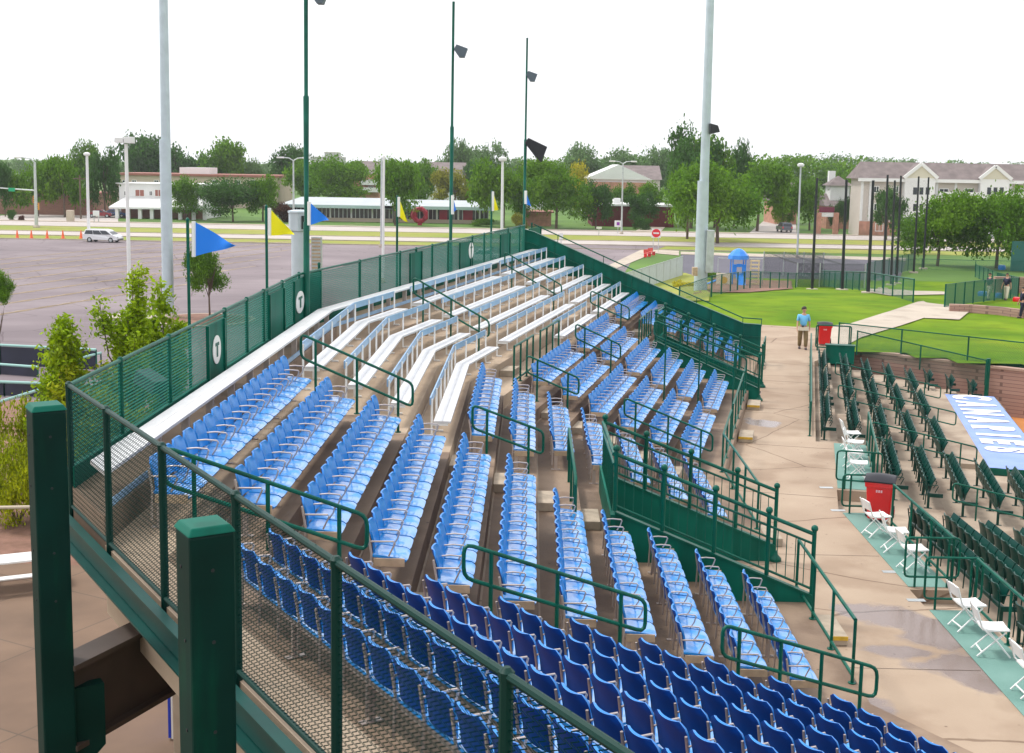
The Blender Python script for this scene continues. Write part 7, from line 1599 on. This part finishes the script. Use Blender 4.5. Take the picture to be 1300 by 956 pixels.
# small brick planter with blue tarps, yellow and red things near the people
p = GT(1285, 372); mb = MB(); mb.box(p.x - 1.2, p.x + 4, p.y + .5, p.y + .9, p.z - .2, p.z + 1.2); o = mb.build('brick_pier', M_rwall, bevel=.02); tag(o, 'low brick wall behind the right of two people', 'wall')
for px, py, m_, nm, lb, s in ((1281, 353, M_yel, 'bucket', 'small yellow bucket on the low brick wall', .35), (1291, 379, M_red, 'cooler', 'small red cooler at the end of the green fence', .42), (1248, 372, MBp, 'equipment_bag', 'bright blue bag behind the fence, left of two people', .6), (1268, 374, MBp, 'equipment_bag', 'blue bag between the two people', .5), (1272, 338, MBp, 'blue_barrel', 'pale blue barrel left of the big green board', .7)):
    p = D(px, py, GT(px, py + 4).y); mb = MB(); mb.lathe(p - Vector((0, 0, s * .9)), [(s * .5, 0), (s * .62, s * .5), (s * .62, s * .9), (s * .5, s * 1.1), (.05, s * 1.15)], 10); o = mb.build(nm, m_, smooth=True); tag(o, lb, nm.replace('_', ' '))
# low block wall right of the path with white tarp
w0, w1 = GT(1218, 398), GT(1305, 404); lw = thing('low_block_wall', 'low curving pink block wall behind the second lawn strip', 'wall', w0); mb = MB(); 
q0 = GT(1205, 395); pts = [GT(1205, 396), GT(1235, 397), GT(1270, 400), GT(1310, 405)]
for a, b in zip(pts[:-1], pts[1:]): mb.bar(a + Vector((0, 0, .1)), b + Vector((0, 0, .1)), .4, .7)
mb.build('wall', M_rwall, lw)
# netting poles
GN_ = 'tall black netting poles round the practice cage'; NP = [((1037, 226), (1031, 366)), ((1074, 228), (1069, 368)), ((1108, 229), (1102, 372)), ((1126, 222), (1121, 366)), ((1135, 229), (1131, 362)), ((1143, 223), (1138, 360)), ((1166, 224), (1160, 346)), ((1179, 225), (1172, 341))]; tops = []
NL = ['leftmost black netting pole', 'second black netting pole from the left', 'third black netting pole from the left', 'fourth black netting pole, first of a close trio', 'fifth black netting pole, middle of a close trio', 'sixth black netting pole, last of a close trio', 'black netting pole on a pale pad, second from right', 'rightmost black netting pole before the dense trees']
for ((tx, ty), (bx, by)), lb in zip(NP, NL):
    B = GT(bx, by); d0 = B.y; T = D(tx, ty, d0); root = thing('netting_pole', lb, 'pole', B, 0, GN_); top = Vector((B.x + (T.x - B.x) * .7, d0, T.z)); mb = MB(); mb.tube([B, top], [.13, .10], 10); mb.build('shaft', mat('black_pole', (.008, .012, .016), .5), root, smooth=True); mb = MB(); mb.lathe(B - Vector((0, 0, .05)), [(.5, 0), (.5, .15)], 12); mb.build('footing', M_pathm, root); tops.append((B, top))
nm_ = meshwire_mat('black_net', (.006, .008, .012), .045, .09)
def net(i, j, f0, label):
    (a, at_), (b, bt) = tops[i], tops[j]; me = bpy.data.meshes.new('net'); o0 = a
    v = [a.lerp(at_, f0), b.lerp(bt, f0), b.lerp(bt, .97), a.lerp(at_, .97)]; me.from_pydata([tuple(x - o0) for x in v], [], [(0, 1, 2, 3)]); uv = me.uv_layers.new(name='UVMap'); L = (b - a).length; H_ = (v[3] - v[0]).length
    for li, c in enumerate(((0, 0), (L, 0), (L, H_), (0, H_))): uv.data[li].uv = c
    me.materials.append(nm_); o = bpy.data.objects.new('net', me); COL.objects.link(o); o.location = o0; tag(o, label, 'net', 'black nets between the tall poles')
net(0, 1, .02, 'thin black net between the two leftmost tall poles'); net(1, 2, .02, 'thin black net left of the close trio of poles'); net(6, 7, .02, 'thin black net between the two rightmost tall poles'); net(2, 6, .02, 'thin black net behind the close trio of poles')
# batting cage: low netted frame
cg = thing('batting_cage', 'low netted practice cage with sagging dark roof net behind the lawn fence', 'cage', GT(1010, 362)); y0, y1 = 118, 134; c0, c1 = D(1012, 350, y0).x, D(1098, 350, y0).x; zt = D(1050, 327, 126).z
for x in (c0, c0 + (c1 - c0) / 3, c0 + (c1 - c0) * 2 / 3, c1):
    for y in (y0, y1): mb = MB(); mb.tube([(x, y, -3.45), (x, y, zt)], .06, 6); mb.build('post', M_gal, cg)
dn = meshwire_mat('dark_cage_net', (.01, .014, .02), .22, .08); VV = []; FF = []; nu = 18; ORGc = ORG[cg.name]
me = bpy.data.meshes.new('roof_net')
for i in range(nu + 1):
    for j in range(7): x = c0 + (c1 - c0) * i / nu; y = y0 + (y1 - y0) * j / 6; sag = .5 * abs(math.sin(math.pi * i / nu * 3)) * (.5 + .5 * math.sin(math.pi * j / 6)); VV.append((x - ORGc.x, y - ORGc.y, zt - sag - ORGc.z))
for i in range(nu):
    for j in range(6): a = i * 7 + j; FF.append((a, a + 7, a + 8, a + 1))
me.from_pydata(VV, [], FF); uv = me.uv_layers.new(name='UVMap')
for lp in me.loops: v = me.vertices[lp.vertex_index].co; uv.data[lp.index].uv = (v.x, v.y)
me.materials.append(dn); o = bpy.data.objects.new('roof_net', me); COL.objects.link(o); o.parent = cg
for y in (y0, y1):
    me = bpy.data.meshes.new('side_net'); me.from_pydata([(c0 - ORGc.x, y - ORGc.y, -3.4 - ORGc.z), (c1 - ORGc.x, y - ORGc.y, -3.4 - ORGc.z), (c1 - ORGc.x, y - ORGc.y, zt - ORGc.z), (c0 - ORGc.x, y - ORGc.y, zt - ORGc.z)], [], [(0, 1, 2, 3)]); uv = me.uv_layers.new(name='UVMap')
    for li, c in enumerate(((0, 0), (c1 - c0, 0), (c1 - c0, zt + 3.4), (0, zt + 3.4))): uv.data[li].uv = c
    me.materials.append(dn); o = bpy.data.objects.new('side_net', me); COL.objects.link(o); o.parent = cg
# red benches near the exit
for px, py, lb in ((822, 327, 'small red bench by the no entry sign, left of two'), (827.5, 325, 'small red bench by the no entry sign, right of two')):
    p = G(px, py, GZ); rb = thing('bench', lb, 'bench', Vector((p.x, p.y, GZ + .07)), R(60)); ORG[rb.name] = Vector((0, 0, 0)); mb = MB(); mb.box(-.7, .7, -.2, .2, .42, .48); mb.build('seat', M_red, rb); mb = MB(); mb.box(-.7, .7, .2, .25, .5, .95); mb.build('backrest', M_red, rb)
    for s in (-.6, .6): mb = MB(); mb.box(s - .04, s + .04, -.18, .22, 0, .419); mb.build('leg', M_red, rb)

# ================================================================== LEFT SIDE: LOW SCREEN FENCES, PICNIC TABLE
M_scr = mat('dark_wind_screen', (.025, .028, .05), .7, var=.2, nscale=1); M_teal = mat('pale_teal_rail', (.28, .50, .46), .45)
def lowfence(pts, h, label, screen=True, z=GZ):
    P = [Vector((*G(x, y, z + h).xy, z)) for x, y in pts]; root = thing('low_screen_fence', label, 'fence', P[0], 0, 'low railings in the planting beds left of the stand')
    for a, b in zip(P[:-1], P[1:]):
        mb = MB(); mb.tube([a + Vector((0, 0, h)), b + Vector((0, 0, h))], .07, 8); mb.build('top_rail', M_teal, root, smooth=True); n = max(1, round((b - a).length / 2.4))
        for i in range(n + 1): q = a.lerp(b, i / n); mb = MB(); mb.tube([q, q + Vector((0, 0, h - .02))], .04, 6); mb.build('post', M_green, root)
        if screen: mb = MB(); mb.bar(a + Vector((0, 0, h * .5)), b + Vector((0, 0, h * .5)), .02, h * .86); mb.build('screen', M_scr, root)
lowfence([(-60, 435), (0, 438), (60, 441), (122, 444)], 1.15, 'low fence with dark screen along the parking lot, farthest of the low railings')
lowfence([(-50, 461), (0, 462.5), (48, 466)], .55, 'short pale rail with grey plinth just nearer than the dark screen')
lowfence([(128, 448), (68, 463)], .9, 'pale rail slanting down left from the dark screen fence', False)
lowfence([(62, 487), (5, 485), (-40, 484)], .7, 'level pale rail among shrubs at the left edge', True)
lowfence([(62, 491), (0, 510), (-40, 523)], .9, 'lowest slanting pale rail among shrubs at the left edge', False)
pt = G(28, 742, GZ + .05); pr = thing('picnic_table', 'white topped picnic table on the paving, partly behind the left column', 'picnic table', Vector((pt.x, pt.y, GZ + .052)), R(25)); ORG[pr.name] = Vector((0, 0, 0))
mb = MB(); mb.box(-.95, .95, -.38, .38, .70, .75); mb.build('table_top', M_white, pr, bevel=.01)
for s in (-1, 1):
    mb = MB(); mb.box(-.95, .95, s * .72 - .13, s * .72 + .13, .42, .46); mb.build('bench_plank', M_white, pr, bevel=.01)
    mb = MB(); mb.tube([(s * .7, -.8, .40), (s * .7, -.75, .03), (s * .7, .75, .03), (s * .7, .8, .40)], .028, 8); mb.tube([(s * .7, -.25, .69), (s * .7, -.1, .04)], .028, 8); mb.tube([(s * .7, .25, .69), (s * .7, .1, .04)], .028, 8); mb.tube([(s * .7, -.72, .40), (s * .7, .72, .40)], .025, 8); mb.build('leg_frame', M_black, pr, smooth=True)
mb = MB(); b = G(215, 890, GZ + .05); mb.bar(D(216, 868, 11.8), D(228, 838, 11.9), .05, .05) if False else None
# blue umbrella-like blue board edge near front column foot
a, b = G(214, 868, GZ + 1.2), G(227, 840, GZ + 1.2); bd = thing('display_board', 'upright blue board with white edge on the paving beside the front column', 'board', Vector((a.x, a.y, GZ + .05))); mb = MB(); a.z = b.z = GZ + .75; mb.bar(a, b, .05, 1.3); mb.build('panel', mat('deep_blue_board', (.01, .04, .45), .5), bd); mb = MB(); mb.bar(a + Vector((.05, 0, 0)), b + Vector((.05, 0, 0)), .03, 1.34); mb.build('edge', M_white, bd)

# lamp fixture on a bent arm outside the rear fence
c = W(1, FEN1 - .55, 19.4); fx = thing('fence_floodlight', 'grey box floodlight on a bent arm outside the fence, below the young trees', 'floodlight', Vector((c.x, c.y, 4.0)))
mb = MB(); mb.bar(c + Vector((-.25, .1, 4.28)), c + Vector((.12, -.12, 4.12)), .30, .22); mb.build('lamp_housing', mat('slate_lamp_housing', (.05, .075, .085), .5), fx, bevel=.02)
mb = MB(); mb.tube([c + Vector((.10, -.1, 4.08)), c + Vector((.2, -.15, 3.8)), c + Vector((.42, -.2, 3.55))], .035, 8); mb.build('arm', M_black, fx, smooth=True)
yn = MB()
for fr, u, v in ((1, 5.0, 20.2), (2, -1.5, 41.0), (2, -1.5, 36.0)): yn.fbox(fr, u - .14, u + .26, v - .515, v - .503, .10, .165)
struct(yn, 'step_nosing', mat('worn_yellow_nosing', (.6, .38, .03), .7, var=.2, nscale=8))
# ================================================================== HAZE
hz = MB(); hz.box(-700, 700, -30, 1000, GZ - 1.2, 45); ho = hz.build('haze', mat('haze', (1, 1, 1))); tag(ho, kind='stuff')
hm = bpy.data.materials.new('haze_air'); hm.use_nodes = True; hnt = hm.node_tree; hnt.nodes.remove(hnt.nodes['Principled BSDF']); pv = hnt.nodes.new('ShaderNodeVolumePrincipled'); pv.inputs['Color'].default_value = (.93, .96, 1, 1); pv.inputs['Density'].default_value = .00017; pv.inputs['Anisotropy'].default_value = .2
hnt.links.new(pv.outputs[0], hnt.nodes['Material Output'].inputs['Volume']); ho.data.materials.clear(); ho.data.materials.append(hm)
# ================================================================== LIGHT
w = bpy.data.worlds.new('World'); SC.world = w; w.use_nodes = True
nt = w.node_tree; bg = nt.nodes['Background']
sky = nt.nodes.new('ShaderNodeTexSky'); sky.sky_type = 'NISHITA'; sky.sun_disc = False
SUN_E, SUN_A = R(58), R(-70)
sky.sun_elevation = SUN_E; sky.sun_rotation = SUN_A; sky.air_density = 1.0; sky.dust_density = 5.0; sky.ozone_density = 1.0
hs = nt.nodes.new('ShaderNodeHueSaturation'); hs.inputs['Saturation'].default_value = 0.10
nt.links.new(sky.outputs[0], hs.inputs['Color'])
# thick even cloud: pull the sky towards one pale tone
mx = nt.nodes.new('ShaderNodeMix'); mx.data_type = 'RGBA'; mx.inputs[0].default_value = 0.72; mx.inputs[7].default_value = (10.4, 10.5, 10.9, 1)
nt.links.new(hs.outputs[0], mx.inputs[6]); nt.links.new(mx.outputs[2], bg.inputs['Color']); bg.inputs['Strength'].default_value = 0.10
sd_ = bpy.data.lights.new('sun', 'SUN'); so = bpy.data.objects.new('sun', sd_); COL.objects.link(so)
sd_.energy = 1.5; sd_.angle = R(11); sd_.color = (1, .96, .90)
dv = Vector((math.sin(SUN_A) * math.cos(SUN_E), math.cos(SUN_A) * math.cos(SUN_E), math.sin(SUN_E)))
so.rotation_euler = dv.to_track_quat('Z', 'Y').to_euler()
SC.view_settings.view_transform = 'Standard'; SC.view_settings.look = 'None'; SC.view_settings.exposure = 0.62; SC.view_settings.gamma = 1.0
SC.cycles.max_bounces = 6; SC.cycles.transparent_max_bounces = 12; SC.cycles.diffuse_bounces = 3; SC.cycles.glossy_bounces = 2
SC.cycles.use_denoising = True
SC.render.film_transparent = False
